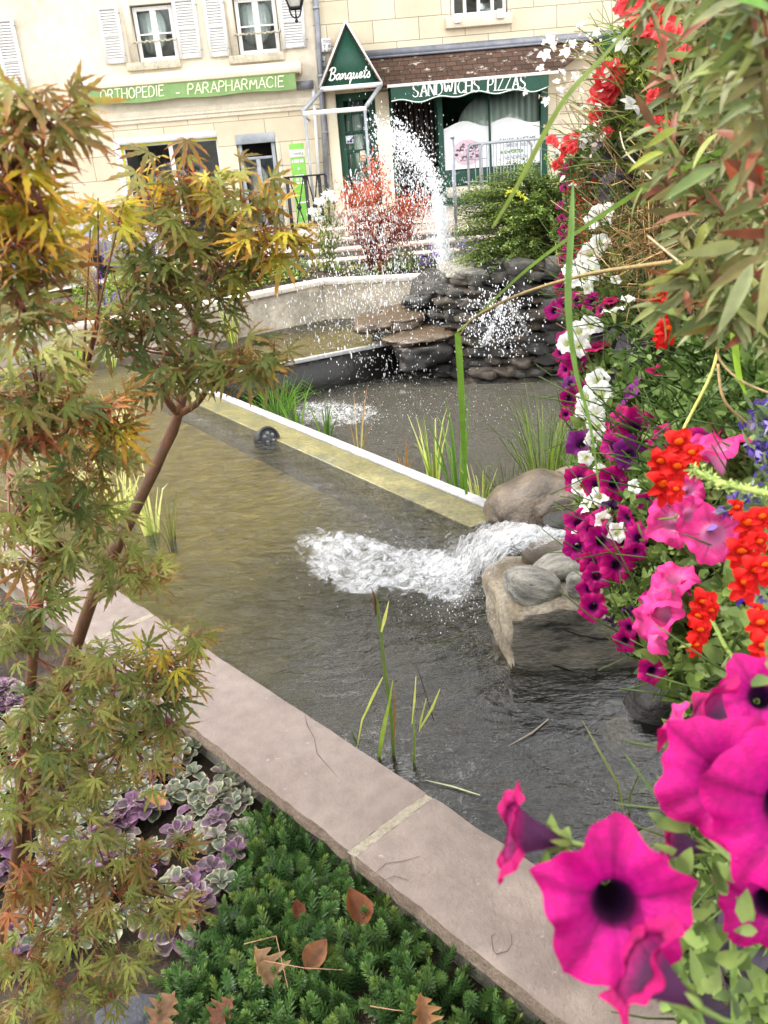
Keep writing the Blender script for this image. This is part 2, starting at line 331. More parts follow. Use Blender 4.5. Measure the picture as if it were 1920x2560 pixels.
def write(mb, text, org, xdir, ydir, height, width, thick, out, serif=False, script=False, slant=0., m=0, c=(1, 1, 1)):
    """letters as thin raised strips on a face; org = lower left, width = total length"""
    G = SCR if script else GL
    adv = [(({'B': .68, 't': .38, 's': .4, 'e': .46}.get(ch, .58)) if script else GW.get(ch, .64) + .2) for ch in text]
    k = width / sum(adv) if sum(adv) else 1
    X = np.array(xdir, float); Y = np.array(ydir, float); O = np.array(org, float); n = np.array(out, float)
    x = 0.
    for ch, a in zip(text, adv):
        for st in G.get(ch, []):
            P = [O + X * ((x + p[0]) * k + slant * p[1] * height) + Y * p[1] * height for p in st]
            if len(P) > 4:                        # round the corners
                Q = [P[0]]
                for i in range(len(P) - 1): Q += [P[i] * .75 + P[i + 1] * .25, P[i] * .25 + P[i + 1] * .75]
                P = Q + [P[-1]]
            for i in range(len(P) - 1):
                d = P[i + 1] - P[i]; ln = np.linalg.norm(d)
                if ln < 1e-6: continue
                d /= ln; e = np.cross(n, d) * thick * .5
                if serif: e *= (1.35 if abs(d.dot(Y)) > .6 and d.dot(X) > -.2 else .7)
                a0 = P[i] - d * thick * .25; b0 = P[i + 1] + d * thick * .25
                j = n * (.0004 * (i % 3))
                mb.add([a0 - e + j, a0 + e + j, b0 + e + j, b0 - e + j], [(0, 3, 2, 1)], c, m)
            if serif:
                for p, q in ((st[0], st[1]), (st[-1], st[-2])):
                    if p[1] in (0, 1) and ch not in 'CGSO':
                        w = O + X * ((x + p[0]) * k + slant * p[1] * height) + Y * p[1] * height
                        e = X * thick * 1.5; f = Y * thick * .3
                        mb.add([w - e - f + n * .0015, w + e - f + n * .0015, w + e + f + n * .0015, w - e + f + n * .0015], [(0, 1, 2, 3)], c, m)
        x += a
# ================================================================ THE STREET FRONT
FY = 17.5
def fac(xl, yt, xr, yb, Y=FY):
    a = py(xl, yt, Y); b = py(xr, yb, Y); return a[0], b[0], b[2], a[2]
M_plaster = pm('plaster', (212, 202, 181), (225, 216, 198), .9, .9, .2, 40, fine=.1, spots=((176, 162, 134), 1.3, .56, .78))
M_ashlar_l = blockm('ashlar_left', (202, 190, 166), (217, 205, 181), (158, 147, 127), .95, .42, .008, shift=(.2, .12))
M_ashlar_r = blockm('ashlar_right', (208, 197, 172), (221, 210, 186), (146, 136, 118), .84, .36, .007, shift=(.3, .05), bump=.5)
M_stone = pm('window_stone', (205, 196, 176), (225, 216, 196), 5, .9, .2, fine=.2)
M_stonedirty = pm('weathered_sill', (176, 168, 148), (214, 204, 184), 7, .9, .3, fine=.3, spots=((70, 68, 60), 14, .56, .7), stretch=(1, 1, .35))
M_white = pm('white_paint', (218, 218, 216), (232, 232, 230), 9, .55, .05, fine=.08, spots=((170, 165, 150), 18, .66, .8))
M_curtain = pm('net_curtain', (236, 238, 236), (246, 247, 246), 3, .9, fine=.05, stretch=(9, 9, .3))
M_curtain_dim = pm('lace_curtain', (186, 196, 186), (222, 228, 220), 3, .9, fine=.08, stretch=(7, 7, .35))
M_glass = glassm('window_glass')
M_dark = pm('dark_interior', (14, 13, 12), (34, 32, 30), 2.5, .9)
M_cream = pm('cream_casing', (222, 213, 186), (232, 224, 204), 3, .5, fine=.05)
M_awn = pm('green_canvas', (120, 154, 96), (136, 168, 110), 5, .85, .1, 90, fine=.12)
M_awnt = pm('cream_lettering', (240, 246, 205), rough=.8, fine=.02)
M_dkgreen = pm('bottle_green', (14, 62, 46), (22, 76, 58), 5, .55, .05, fine=.15)
M_grey = pm('grey_metal', (140, 146, 152), (165, 170, 175), 6, .45, .03, metal=.3, fine=.1)
M_zinc = pm('zinc', (120, 124, 132), (150, 152, 160), 4, .5, .05, metal=.4, fine=.15)
M_black = pm('black_iron', (20, 20, 24), (34, 34, 38), 12, .5, .1, fine=.2)
M_yellow = pm('yellow_tape', (226, 230, 60), rough=.6)
M_tile = blockm('flat_roof_tiles', (78, 60, 50), (102, 80, 68), (54, 42, 36), .19, .085, .006, bump=1., dirt=((196, 190, 178), 5., .585, .65))
M_slate = blockm('slate', (70, 72, 78), (92, 94, 100), (50, 50, 54), .3, .2, .008)
M_silver = pm('white_lettering', (236, 238, 232), rough=.6, fine=.02)
M_poster = pm('poster_paper', (226, 230, 236), (236, 239, 243), 3, .6, fine=.03)
M_ink = pm('grey_ink', (110, 118, 128), rough=.7)
M_greenink = pm('green_ink', (110, 150, 60), rough=.7)
M_lime = pm('lime_panel', (112, 172, 66), (122, 182, 76), 4, .45, fine=.05)

def wall_holes(mb, x0, x1, z0, z1, Y, holes, depth, m=0):
    xs = sorted({x0, x1} | {h[0] for h in holes} | {h[1] for h in holes}); zs = sorted({z0, z1} | {h[2] for h in holes} | {h[3] for h in holes})
    for i in range(len(xs) - 1):
        for j in range(len(zs) - 1):
            cx = (xs[i] + xs[i + 1]) / 2; cz = (zs[j] + zs[j + 1]) / 2
            if any(h[0] < cx < h[1] and h[2] < cz < h[3] for h in holes) or not (x0 < cx < x1 and z0 < cz < z1): continue
            a, b, c, d = xs[i], xs[i + 1], zs[j], zs[j + 1]
            mb.add([(a, Y, c), (b, Y, c), (b, Y, d), (a, Y, d)], [(0, 1, 2, 3)], m=m)
    for a, b, c, d in holes:
        D = Y + depth
        mb.add([(a, Y, c), (b, Y, c), (b, Y, d), (a, Y, d), (a, D, c), (b, D, c), (b, D, d), (a, D, d)],
               [(0, 4, 5, 1), (1, 5, 6, 2), (2, 6, 7, 3), (3, 7, 4, 0)], m=m)
def casement(parent, r, Y, cols=2, rows=2, mat=None, fw=.06, bar=.03, curtain=None, name='window', glass=None):
    x0, x1, z0, z1 = r; mat = mat or M_white
    b = MB()
    b.box(x0, x0 + fw, Y, Y + .06, z0, z1); b.box(x1 - fw, x1, Y, Y + .06, z0, z1)
    b.box(x0 + fw, x1 - fw, Y, Y + .06, z1 - fw, z1); b.box(x0 + fw, x1 - fw, Y, Y + .06, z0, z0 + fw)
    for i in range(1, cols):
        x = x0 + (x1 - x0) * i / cols; w = fw * .8 if (cols == 2 and i == 1) else bar / 2
        b.box(x - w, x + w, Y - .004, Y + .05, z0 + fw, z1 - fw)
    for j in range(1, rows):
        z = z0 + (z1 - z0) * j / rows; b.box(x0 + fw, x1 - fw, Y + .004, Y + .045, z - bar / 2, z + bar / 2)
    w = b.build(name, mat, parent, bevel=.006)
    g = MB(); g.box(x0 + fw * .6, x1 - fw * .6, Y + .027, Y + .033, z0 + fw * .6, z1 - fw * .6); g.build('pane', glass or M_glass, w)
    if curtain:
        c = MB(); n = 40; vs = []
        for i in range(n + 1):
            x = x0 + fw * .5 + (x1 - x0 - fw) * i / n; y = Y + .062 + .012 * math.sin(i * 1.3) + .007 * math.sin(i * 2.9)
            vs += [(x, y, z0 + .02), (x, y, z1 - .02)]
        c.add(vs, [(2 * i, 2 * i + 2, 2 * i + 3, 2 * i + 1) for i in range(n)]); c.build('curtain', curtain, w)
    return w
def shutter(parent, r, Y, name='shutter'):
    x0, x1, z0, z1 = r; b = MB(); w = .055
    b.box(x0, x0 + w, Y - .045, Y, z0, z1); b.box(x1 - w, x1, Y - .045, Y, z0, z1)
    for z in (z0, (z0 + z1) / 2 - w / 2, z1 - w): b.box(x0 + w, x1 - w, Y - .042, Y - .003, z, z + w)
    n = int((z1 - z0) / .05)
    for i in range(n):
        z = z0 + w + (z1 - z0 - 2 * w) * (i + .5) / n
        b.add([(x0 + w, Y - .036, z - .022), (x1 - w, Y - .036, z - .022), (x1 - w, Y - .006, z + .016), (x0 + w, Y - .006, z + .016),
               (x0 + w, Y - .03, z - .027), (x1 - w, Y - .03, z - .027), (x1 - w, Y, z + .011), (x0 + w, Y, z + .011)], [(0, 1, 2, 3), (7, 6, 5, 4), (0, 4, 5, 1)])
    s = b.build(name, M_white, parent)
    h = MB()
    for z in (z0 + .12, z1 - .12): h.box(x1 - .01, x1 + .03, Y - .05, Y - .046, z - .012, z + .012)
    h.build('hinge', M_grey, s); return s

XS = py(790, 150, FY)[0]                      # where the two houses meet
# ---- the chemist's house
hl = thing('chemist_building', (-4, FY, .4), 'cream plastered house with white shutters and a green awning reading ORTHOPEDIE', 'building')
w1 = fac(322, 14, 450, 150); w2 = fac(578, -8, 704, 132)
wl = fac(-75, 30, -18, 300)
zs = 3.0
b = MB(); wall_holes(b, -12, XS, zs + .12, 8.0, FY, [w1, w2], .2); b.build('upper_wall', M_plaster, hl)
shop = fac(289, 354, 578, 590); door = fac(588, 338, 716, 590); lshop = fac(-120, 440, 85, 600)
shop = (shop[0], shop[1], .75, shop[3]); door = (door[0], door[1], .62, door[3]); lshop = (lshop[0], lshop[1], .7, lshop[3])
b = MB(); wall_holes(b, -12, XS, -.3, zs, FY - .03, [shop, door, lshop], .35); b.build('lower_wall', M_ashlar_l, hl)
b = MB(); x0 = py(231, 300, FY)[0]
b.box(x0, XS, FY - .075, FY - .031, zs - .09, zs - .02); b.box(x0, XS, FY - .1, FY - .031, zs - .02, zs + .025); b.box(x0, XS, FY - .055, FY + .1, zs + .025, zs + .12)
b.box(-12, x0 - .004, FY - .05, FY + .1, zs - .1, zs + .12); b.build('cornice', M_stone, hl, bevel=.008)
b = MB(); b.box(-12, XS, FY, FY + 9, 8.0, 8.2); b.add([(-12, FY - .4, 8.2), (XS, FY - .4, 8.2), (XS, FY + 4.5, 10.3), (-12, FY + 4.5, 10.3), (XS, FY + 9, 8.2), (-12, FY + 9, 8.2)], [(0, 1, 2, 3), (3, 2, 4, 5), (0, 3, 5), (1, 4, 2)])
b.build('roof', M_slate, hl)
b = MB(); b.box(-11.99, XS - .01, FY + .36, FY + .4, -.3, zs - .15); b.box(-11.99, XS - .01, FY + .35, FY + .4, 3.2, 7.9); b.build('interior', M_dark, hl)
for r, sill in ((w1, (318, 160, 456, 176)), (w2, (572, 137, 712, 151))):
    rr = (r[0] + .02, r[1] - .02, r[2] + .02, r[3] - .02)
    w = casement(hl, rr, FY + .1, 2, 2, curtain=M_curtain, fw=.07)
    s = fac(*sill); b = MB(); b.box(s[0], s[1], FY - .09, FY + .1, r[2] - .12, r[2] + .012); b.build('sill', M_stonedirty, w, bevel=.01)
    b = MB(); zr = r[2] + (r[3] - r[2]) * .36
    P = [(r[0] - .02 + (r[1] - r[0] + .04) * i / 24, FY - .03 - .006 * (i % 2), zr + .012 * math.sin(i * 1.9)) for i in range(25)]
    b.tube(P, .016, 6); b.tube([(p[0], p[1] - .012, p[2] + .02 * math.sin(i * 2.7)) for i, p in enumerate(P)], .009, 5)
    b.bar((r[0], FY - .03, zr), (r[0], FY + .02, zr), .02, .02); b.bar((r[1], FY - .03, zr), (r[1], FY + .02, zr), .02, .02)
    b.build('guard_rail', M_stonedirty, w)
    b = MB(); b.box(r[0] - .13, r[0] - .002, FY - .012, FY + .01, r[2], r[3] + .25); b.box(r[1] + .002, r[1] + .1, FY - .012, FY + .01, r[2], r[3] + .25); b.build('surround', M_stone, w)
for q in ((241, 19, 319, 157), (429, -2, 508, 144), (505, -8, 576, 140), (694, -12, 768, 118), (-20, 50, 78, 250)): shutter(hl, fac(*q), FY - .02)
# awning over the chemist's window
c0 = py(213, 213, FY - .28); c1 = py(748, 172, FY - .28); b = MB(); zc = c0[2]
prof = [(-.0, .1), (.12, .12), (.24, .08), (.29, .0), (.27, -.07), (.2, -.09), (0, -.06)]
b.prism([(c0[0], FY - p[0], zc + p[1]) for p in prof], (c1[0] - c0[0], 0, 0)); aw = b.build('awning', M_cream, hl, bevel=.01)
b = MB(); b.prism([(c1[0] + .001, FY - p[0] * 1.06, zc + p[1] * 1.08 - .02) for p in prof], (.035, 0, 0)); b.prism([(c0[0] - .036, FY - p[0] * 1.06, zc + p[1] * 1.08 - .02) for p in prof], (.035, 0, 0)); b.build('end_cap', M_stone, aw)
v0 = py(225, 229, FY - .24); v1 = py(738, 190, FY - .24); vb = py(229, 265, FY - .24)[2]
b = MB(); n = 60
for k in (0, .006):
    b.add([(v0[0] + (v1[0] - v0[0]) * i / n, FY - .24 + k + .012 * math.sin(i * .7) * j, (zc - .085) * (1 - j) + (vb + .012 * math.sin(i * .31)) * j) for i in range(n + 1) for j in (0, 1)],
          [(2 * i, 2 * i + 2, 2 * i + 3, 2 * i + 1) for i in range(n)])
va = b.build('valance', M_awn, aw)
b = MB(); t0 = py(252, 252, FY - .26); t1 = py(414, 240, FY - .26); write(b, 'ORTHOPEDIE', (t0[0], FY - .262, t0[2]), (1, 0, 0), (0, 0, 1), .17, t1[0] - t0[0], .017, (0, -1, 0), slant=.12)
t0 = py(440, 240, FY - .26); t1 = py(455, 240, FY - .26); write(b, '-', (t0[0], FY - .262, t0[2] - .03), (1, 0, 0), (0, 0, 1), .17, t1[0] - t0[0], .022, (0, -1, 0))
t0 = py(470, 236, FY - .26); t1 = py(714, 218, FY - .26); write(b, 'PARAPHARMACIE', (t0[0], FY - .262, t0[2]), (1, 0, 0), (0, 0, 1), .17, t1[0] - t0[0], .017, (0, -1, 0), slant=.12)
b.build('lettering', M_awnt, va)
q = fac(738, 205, 785, 222); b = MB(); b.box(q[0] + .02, q[1], FY - .12, FY - .005, q[2], q[3]); q = fac(212, 248, 226, 262); b.box(q[0], q[1], FY - .12, FY - .005, q[2], q[3]); b.build('awning_beam', M_zinc, hl)
# second awning further left, rolled up
q = fac(-60, 300, 227, 300); b = MB(); zq = py(227, 300, FY - .2)[2]; b.tube([(q[0] - 2, FY - .14, zq), (q[1], FY - .14, zq)], .075, 12); b.box(q[0] - 2, q[1] + .02, FY - .2, FY, zq + .07, zq + .1); o = b.build('rolled_awning', M_cream, hl)
# cable and junction boxes
b = MB(); P = [(184, 212), (186, 206), (194, 203), (203, 206), (208, 216), (209, 230), (213, 246), (219, 262), (222, 280), (228, 293)]
b.tube([py(x, y, FY - .03) for x, y in P], .011, 5); b.tube([py(x + 4, y + 4, FY - .03) for x, y in P[2:]], .008, 5); b.build('cable', M_black, hl)
for (x0_, y0_, x1_, y1_) in ((179, 211, 192, 231), (194, 210, 206, 231)):
    q = fac(x0_, y0_, x1_, y1_); b = MB(); b.box(q[0], q[1], FY - .08, FY, q[2], q[3]); o = b.build('junction_box', M_stone, hl, bevel=.008)
    b = MB(); b.ball(((q[0] + q[1]) / 2, FY - .081, q[2] + .05), .014); b.build('screw', M_black, o)
b = MB(); a_ = py(194, 232, FY - .03); e_ = py(200, 288, FY - .03); b.tube([a_, e_], .012, 6); b.build('conduit', M_white, hl)
# shop windows and door
for r, cols in ((shop, 2), (lshop, 1)):
    w = casement(hl, (r[0] + .07, r[1], r[2], r[3] - .07), FY + .08, cols, 1, mat=M_white, fw=.05, name='shop_window')
    b = MB(); b.box(r[0] + .072, r[1], FY + .03, FY + .079, r[3] - .1, r[3] - .074); b.box(r[0] + .072, r[0] + .098, FY + .03, FY + .079, r[2], r[3] - .104); b.build('edge_strip', M_yellow, w)
    b = MB(); b.box(r[0] - .04, r[0] + .07, FY - .05, FY + .08, r[2], r[3] + .04); b.box(r[0] + .07, r[1], FY - .05, FY + .08, r[3] - .07, r[3] + .04); b.build('surround', M_white, w)
rs = random.Random(3); sh = MB(); PAL = [(150, 60, 50), (210, 210, 205), (70, 110, 140), (200, 180, 90), (90, 130, 80), (60, 60, 70), (220, 200, 190)]
M_goods = leafm('shop_goods', 0, .5, vary=.1)
for k in range(4):
    z = shop[2] + .15 + k * .3
    sh.box(shop[0] + .4, shop[1] - .1, FY + .22, FY + .34, z - .02, z, c=lin((120, 115, 105)))
    x = shop[0] + .42
    while x < shop[1] - .2:
        ww = rs.uniform(.06, .14); sh.box(x, x + ww * .9, FY + .2, FY + .3, z + .001, z + rs.uniform(.1, .24), c=lin(rs.choice(PAL))); x += ww
sh.build('shelf_display', M_goods, hl)
b = MB(); b.box(door[0], door[1], FY - .06, FY + .1, door[3] - .17, door[3]); b.box(door[0] + .02, door[0] + .09, FY + .02, FY + .09, door[2], door[3] - .17); b.box(door[1] - .09, door[1] - .02, FY + .02, FY + .09, door[2], door[3] - .17); b.box(door[0] + .09, door[1] - .09, FY + .04, FY + .08, door[3] - .45, door[3] - .4); b.box((door[0] + door[1]) / 2 - .04, (door[0] + door[1]) / 2 + .04, FY + .03, FY + .075, door[2], door[3] - .45)
dr = b.build('door', M_grey, hl, bevel=.006)
b = MB(); b.box(door[0] + .09, door[1] - .09, FY + .05, FY + .056, door[2], door[3] - .45); b.build('pane', M_glass, dr)
b = MB(); b.box(door[0] + .1, door[1] - .1, FY + .25, FY + .3, door[2], door[3] - .5); b.build('counter_wall', M_stone, dr)
q = fac(691, 343, 716, 545, FY - .5); b = MB(); b.box(q[0], q[1], FY - .55, FY - .5, .75, q[3]); dl = b.build('door_leaf', M_white, hl, bevel=.01)
b = MB(); b.box(q[0] + .05, q[1] + .05, FY - .57, FY - .552, .8, q[3] - .08)
for k in (.25, .5, .75): b.box(q[0], q[1] + .06, FY - .59, FY - .571, .8 + k * (q[3] - .9), .83 + k * (q[3] - .9))
b.build('door_stay', M_grey, dl)
# engraved plaque
q = fac(120, 402, 208, 600); b = MB(); zt = q[3]; x0, x1 = q[0], q[1] - .12
b.prism([(x0, FY - .06, .6), (x1, FY - .06, .6), (x1, FY - .06, zt - .1), (x1 - .05, FY - .06, zt - .09), (x1 - .09, FY - .06, zt - .04), (x1 - .1, FY - .06, zt), (x0 + .1, FY - .06, zt), (x0 + .09, FY - .06, zt - .04), (x0 + .05, FY - .06, zt - .09), (x0, FY - .06, zt - .1)], (0, .03, 0))
pl = b.build('stone_plaque', pm('pale_plaque', (226, 216, 192), (234, 226, 204), 3, .8, fine=.05), hl)
b = MB(); xm = (x0 + x1) / 2 - .05
for i, ch in enumerate('VETERINAIRE'): write(b, ch, (xm, FY - .062, zt - .26 - i * .15), (1, 0, 0), (0, 0, 1), .1, .085, .012, (0, -1, 0))
for dx in (-.12, .19): b.ball((xm + dx, FY - .062, zt - .13), .014)
b.build('lettering', M_ink, pl)
# gold letters, mostly hidden by the maple: loose round strokes
b = MB()
for px_ in (45, 68, 90, 108, 126):
    P = [py(px_ + 6 * math.cos(a) - (3 if a < 4 else -1), 380 + 12 * math.sin(a) * (1 if a < 4 else 1.6), FY - .06) for a in np.linspace(3.0, 6.6, 9)[::-1]]
    P = [py(px_ - 3, 365, FY - .06), py(px_ - 3, 384, FY - .06), py(px_ + 2, 390, FY - .06), py(px_ + 7, 384, FY - .06), py(px_ + 8, 372, FY - .06)]
    b.tube(P, .016, 5)
b.build('gilt_lettering', pm('gilt', (226, 200, 120), rough=.4, metal=.2), hl)

# ---- the restaurant
hr = thing('restaurant_building', (3, FY, 1.), 'limestone house with a tiled canopy, green gable sign and shopfront', 'building')
uw = fac(1120, -120, 1270, 34)
fr = fac(972, 255, 1368, 505); dB = fac(838, 235, 957, 520); dB = (dB[0], dB[1], 1.12, dB[3]); fr = (fr[0], fr[1], 1.0, 3.2)
b = MB(); wall_holes(b, XS, 14, .4, 8.3, FY, [(uw[0], uw[1], uw[2], uw[3]), dB, fr], .25); b.build('wall', M_ashlar_r, hr)
b = MB(); b.add([(XS, FY - .4, 8.3), (14, FY - .4, 8.3), (14, FY + 4.5, 10.6), (XS, FY + 4.5, 10.6), (14, FY + 9, 8.3), (XS, FY + 9, 8.3)], [(0, 1, 2, 3), (3, 2, 4, 5), (0, 3, 5), (1, 4, 2), (0, 5, 4, 1)]); b.build('roof', M_slate, hr)
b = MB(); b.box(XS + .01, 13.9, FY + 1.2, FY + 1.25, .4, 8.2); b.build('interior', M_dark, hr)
w = casement(hr, (uw[0] + .02, uw[1] - .02, uw[2] + .02, uw[3]), FY + .08, 4, 1, fw=.06, bar=.06)
q = fac(1112, 41, 1278, 24); b = MB(); b.box(q[0], q[1], FY - .12, FY + .1, uw[2] - .17, uw[2] + .01); b.build('sill', M_stone, w, bevel=.01)
b = MB()
for a_ in ((1133, 38, 1150, 60), (1239, 26, 1259, 48)):
    q = fac(*a_); b.box(q[0], q[1], FY - .17, FY - .12, q[2], q[3])
b.build('bracket', M_white, w, bevel=.008)
# tiled pent roof
e0 = py(953, 211, FY - .75); e1 = py(1392, 178, FY - .75); t0 = py(922, 131, FY); ze = e0[2]; zt = t0[2] - .1
xr = e1[0]; xl = py(900, 211, FY - .75)[0]
b = MB(); b.add([(xl, FY - .75, ze), (xr, FY - .75, ze), (xr + .9, FY - .005, zt), (xl - .1, FY - .005, zt), (xl, FY - .75, ze - .06), (xr, FY - .75, ze - .06), (xr + .9, FY - .005, zt - .06), (xl - .1, FY - .005, zt - .06)], [(0, 1, 2, 3), (7, 6, 5, 4), (0, 4, 5, 1), (1, 5, 6, 2), (3, 7, 4, 0)])
cr = b.build('canopy_roof', M_tile, hr)
b = MB(); b.box(xl - .1, 9, FY - .03, FY - .006, zt - .02, zt + .13); b.box(xl - .1, xr + .85, FY - .1, FY - .03, zt - .02, zt + .015); b.build('flashing', M_zinc, cr)
b = MB(); b.box(e0[0] + .1, xr + .02, FY - .82, FY - .755, ze - .07, ze - .02); b.build('gutter', M_white, cr, bevel=.01)
b = MB(); b.box(xr + .9, 8, FY - .72, FY - .02, zt - .34, zt); b.build('side_hood', M_dkgreen, cr)
# gable sign
A = py(862, 60, FY - 1.15); Bl = py(803, 219, FY - 1.15); Br = py(951, 210, FY - 1.15); zb = (Bl[2] + Br[2]) / 2; YG = FY - 1.15; ax = (Bl[0] + Br[0]) / 2
b = MB(); b.add([(Bl[0] - .05, YG - .03, zb), (ax, YG - .03, A[2] + .06), (ax, FY - .01, A[2] + .06), (Bl[0] - .05, FY - .01, zb), (Bl[0] + .02, YG - .03, zb), (ax, YG - .03, A[2] - .03), (ax, FY - .01, A[2] - .03), (Bl[0] + .02, FY - .01, zb)], [(0, 3, 2, 1), (4, 5, 6, 7), (0, 1, 5, 4), (0, 4, 7, 3)])
b.add([(Br[0] + .05, YG - .03, zb), (ax, YG - .03, A[2] + .06), (ax, FY - .01, A[2] + .06), (Br[0] + .05, FY - .01, zb), (Br[0] - .02, YG - .03, zb), (ax, YG - .03, A[2] - .03), (ax, FY - .01, A[2] - .03), (Br[0] - .02, FY - .01, zb)], [(0, 1, 2, 3), (7, 6, 5, 4), (4, 5, 1, 0), (3, 7, 4, 0)])
gb = b.build('gable', M_tile, hr)
b = MB(); b.prism([(Bl[0] + .02, YG, zb + .02), (Br[0] - .02, YG, zb + .02), (ax, YG, A[2] - .04)], (0, .05, 0)); sg = b.build('sign_board', M_dkgreen, gb)
b = MB()
b.bar((Bl[0] - .03, YG - .035, zb), (ax, YG - .035, A[2] + .04), .03, .05, (0, 1, 0)); b.bar((Br[0] + .03, YG - .036, zb), (ax, YG - .036, A[2] + .04), .03, .05, (0, 1, 0)); b.box(Bl[0] - .03, Br[0] + .03, YG - .06, YG + .1, zb - .05, zb + .018)
b.build('trim', M_white, sg)
b = MB(); t0 = py(822, 200, YG - .01); t1 = py(926, 190, YG - .01); write(b, 'Banquets', (t0[0], YG - .004, t0[2] - .01), (1, 0, 0), (0, 0, 1), .19, (t1[0] - t0[0]), .02, (0, -1, 0), script=True, slant=.2); b.build('lettering', M_silver, sg)
# canvas valance
v0 = py(976, 216, FY - .8); v1 = py(1372, 186, FY - .8); vb = py(985, 256, FY - .8)[2]; n = 80; b = MB(); zt_ = ze - .065
def wavy(i): return vb + .07 * ((i / n) ** 2) * .2 + .028 * math.sin(i / n * 26) - .02 * math.sin(i / n * 9)
for k in (0, .008): b.add([(v0[0] + (v1[0] - v0[0]) * i / n, FY - .8 + k, zt_ if j == 0 else wavy(i)) for i in range(n + 1) for j in (0, 1)], [(2 * i, 2 * i + 2, 2 * i + 3, 2 * i + 1) for i in range(n)])
va = b.build('valance', M_dkgreen, cr)
b = MB(); b.ribbon([(v0[0] + (v1[0] - v0[0]) * i / n, FY - .806, wavy(i) + .02) for i in range(n + 1)], [.007], (0, -1, 0), fold=0); b.build('piping', M_silver, va)
b = MB(); t0 = py(1032, 241, FY - .81); t1 = py(1203, 230, FY - .81); write(b, 'SANDWICHS', (t0[0], FY - .81, t0[2] - .01), (1, 0, 0), (0, 0, 1), .2, t1[0] - t0[0], .02, (0, -1, 0), serif=True, slant=.08)
t0 = py(1219, 227, FY - .81); t1 = py(1318, 219, FY - .81); write(b, 'PIZZAS', (t0[0], FY - .81, t0[2] - .005), (1, 0, 0), (0, 0, 1), .2, t1[0] - t0[0], .02, (0, -1, 0), serif=True, slant=.08)
b.build('lettering', M_silver, va)
# glazed door
w = casement(hr, dB, FY + .06, 3, 6, mat=M_dkgreen, fw=.13, bar=.05, curtain=M_curtain_dim, name='glazed_door')
b = MB(); b.box(dB[0] + .1, dB[1] - .1, FY + .045, FY + .058, dB[2], dB[2] + .32); b.build('kick_panel', M_dkgreen, w)
q = fac(864, 340, 884, 358); b = MB(); b.box(q[0], q[1], FY + .05, FY + .056, q[2], q[3]); st = b.build('sticker', M_poster, w)
b = MB(); b.box(q[0] + .02, q[1] - .02, FY + .045, FY + .049, q[2] + .02, q[2] + .05); b.bar((q[0] + .08, FY + .045, q[2] + .05), (q[0] + .16, FY + .045, q[3] - .02), .02, .004, (0, 1, 0)); b.build('boat_mark', pm('blue_ink', (40, 60, 130)), st)
q = fac(900, 377, 915, 402); b = MB(); b.box(q[0], q[1], FY + .05, FY + .056, q[2], q[3]); b.build('notice', M_cream, w)
b = MB(); b.box(dB[1] + .003, fr[0] - .003, FY - .07, FY, 1.0, 3.1); b.box(dB[0] - .2, dB[0] - .003, FY - .05, FY, 1., 3.3); b.build('pilaster', M_cream, hr, bevel=.01)
b = MB(); b.box(dB[0] - .1, dB[1] + .1, FY - .35, FY + .2, .98, 1.11); b.build('doorstep', M_stone, hr, bevel=.01)
# shop front
sf = MB(); def_ = lambda a: fac(*a)
p0 = fac(1092, 260, 1116, 500); p1 = fac(1221, 250, 1231, 500); p2 = fac(1351, 240, 1370, 500); zr = fac(1115, 429, 1351, 448)
for q in (p0, p1, p2): sf.box(q[0], q[1], FY - .03, FY + .1, 1.0, 3.12)
sf.box(fr[0], fr[0] + .07, FY - .03, FY + .1, 1., 3.12); sf.box(p0[1], p2[0], FY - .02, FY + .09, zr[2], zr[3]); sf.box(fr[0] + .07, p2[0], FY - .025, FY + .08, 3.0, 3.1); sf.box(p0[1], p2[0], FY - .018, FY + .08, 1.0, 1.15)
so_ = sf.build('shopfront', M_dkgreen, hr, bevel=.006)
b = MB(); b.box(p0[1], p2[0], FY, FY + .05, 1.15, zr[2]); b.build('stall_riser', M_cream, so_)
b = MB(); b.box(p0[1], p2[0], FY + .04, FY + .046, zr[3], 3.0); b.build('pane', M_glass, so_)
b = MB(); nn = 90; b.add([(p0[1] + (p2[0] - p0[1]) * i / nn, FY + .085 + .02 * math.sin(i * 1.1), z) for i in range(nn + 1) for z in (zr[3], 3.0)], [(2 * i, 2 * i + 2, 2 * i + 3, 2 * i + 1) for i in range(nn)]); b.build('curtain', M_curtain_dim, so_)
b = MB(); b.box(p0[0] + .02, p0[0] + .05, FY + .1, FY + .9, 1.05, 2.95); b.build('open_door', M_dkgreen, so_, bevel=.006)
b = MB()
for k in range(8): b.box(fr[0] + .1 + k * .1, fr[0] + .17 + k * .1, FY + .5 + .03 * (k % 2), FY + .52 + .03 * (k % 2), 1.1, 2.95)
b.build('strip_curtain', pm('brown_strips', (52, 44, 40), (70, 60, 54), 5, .7), so_)
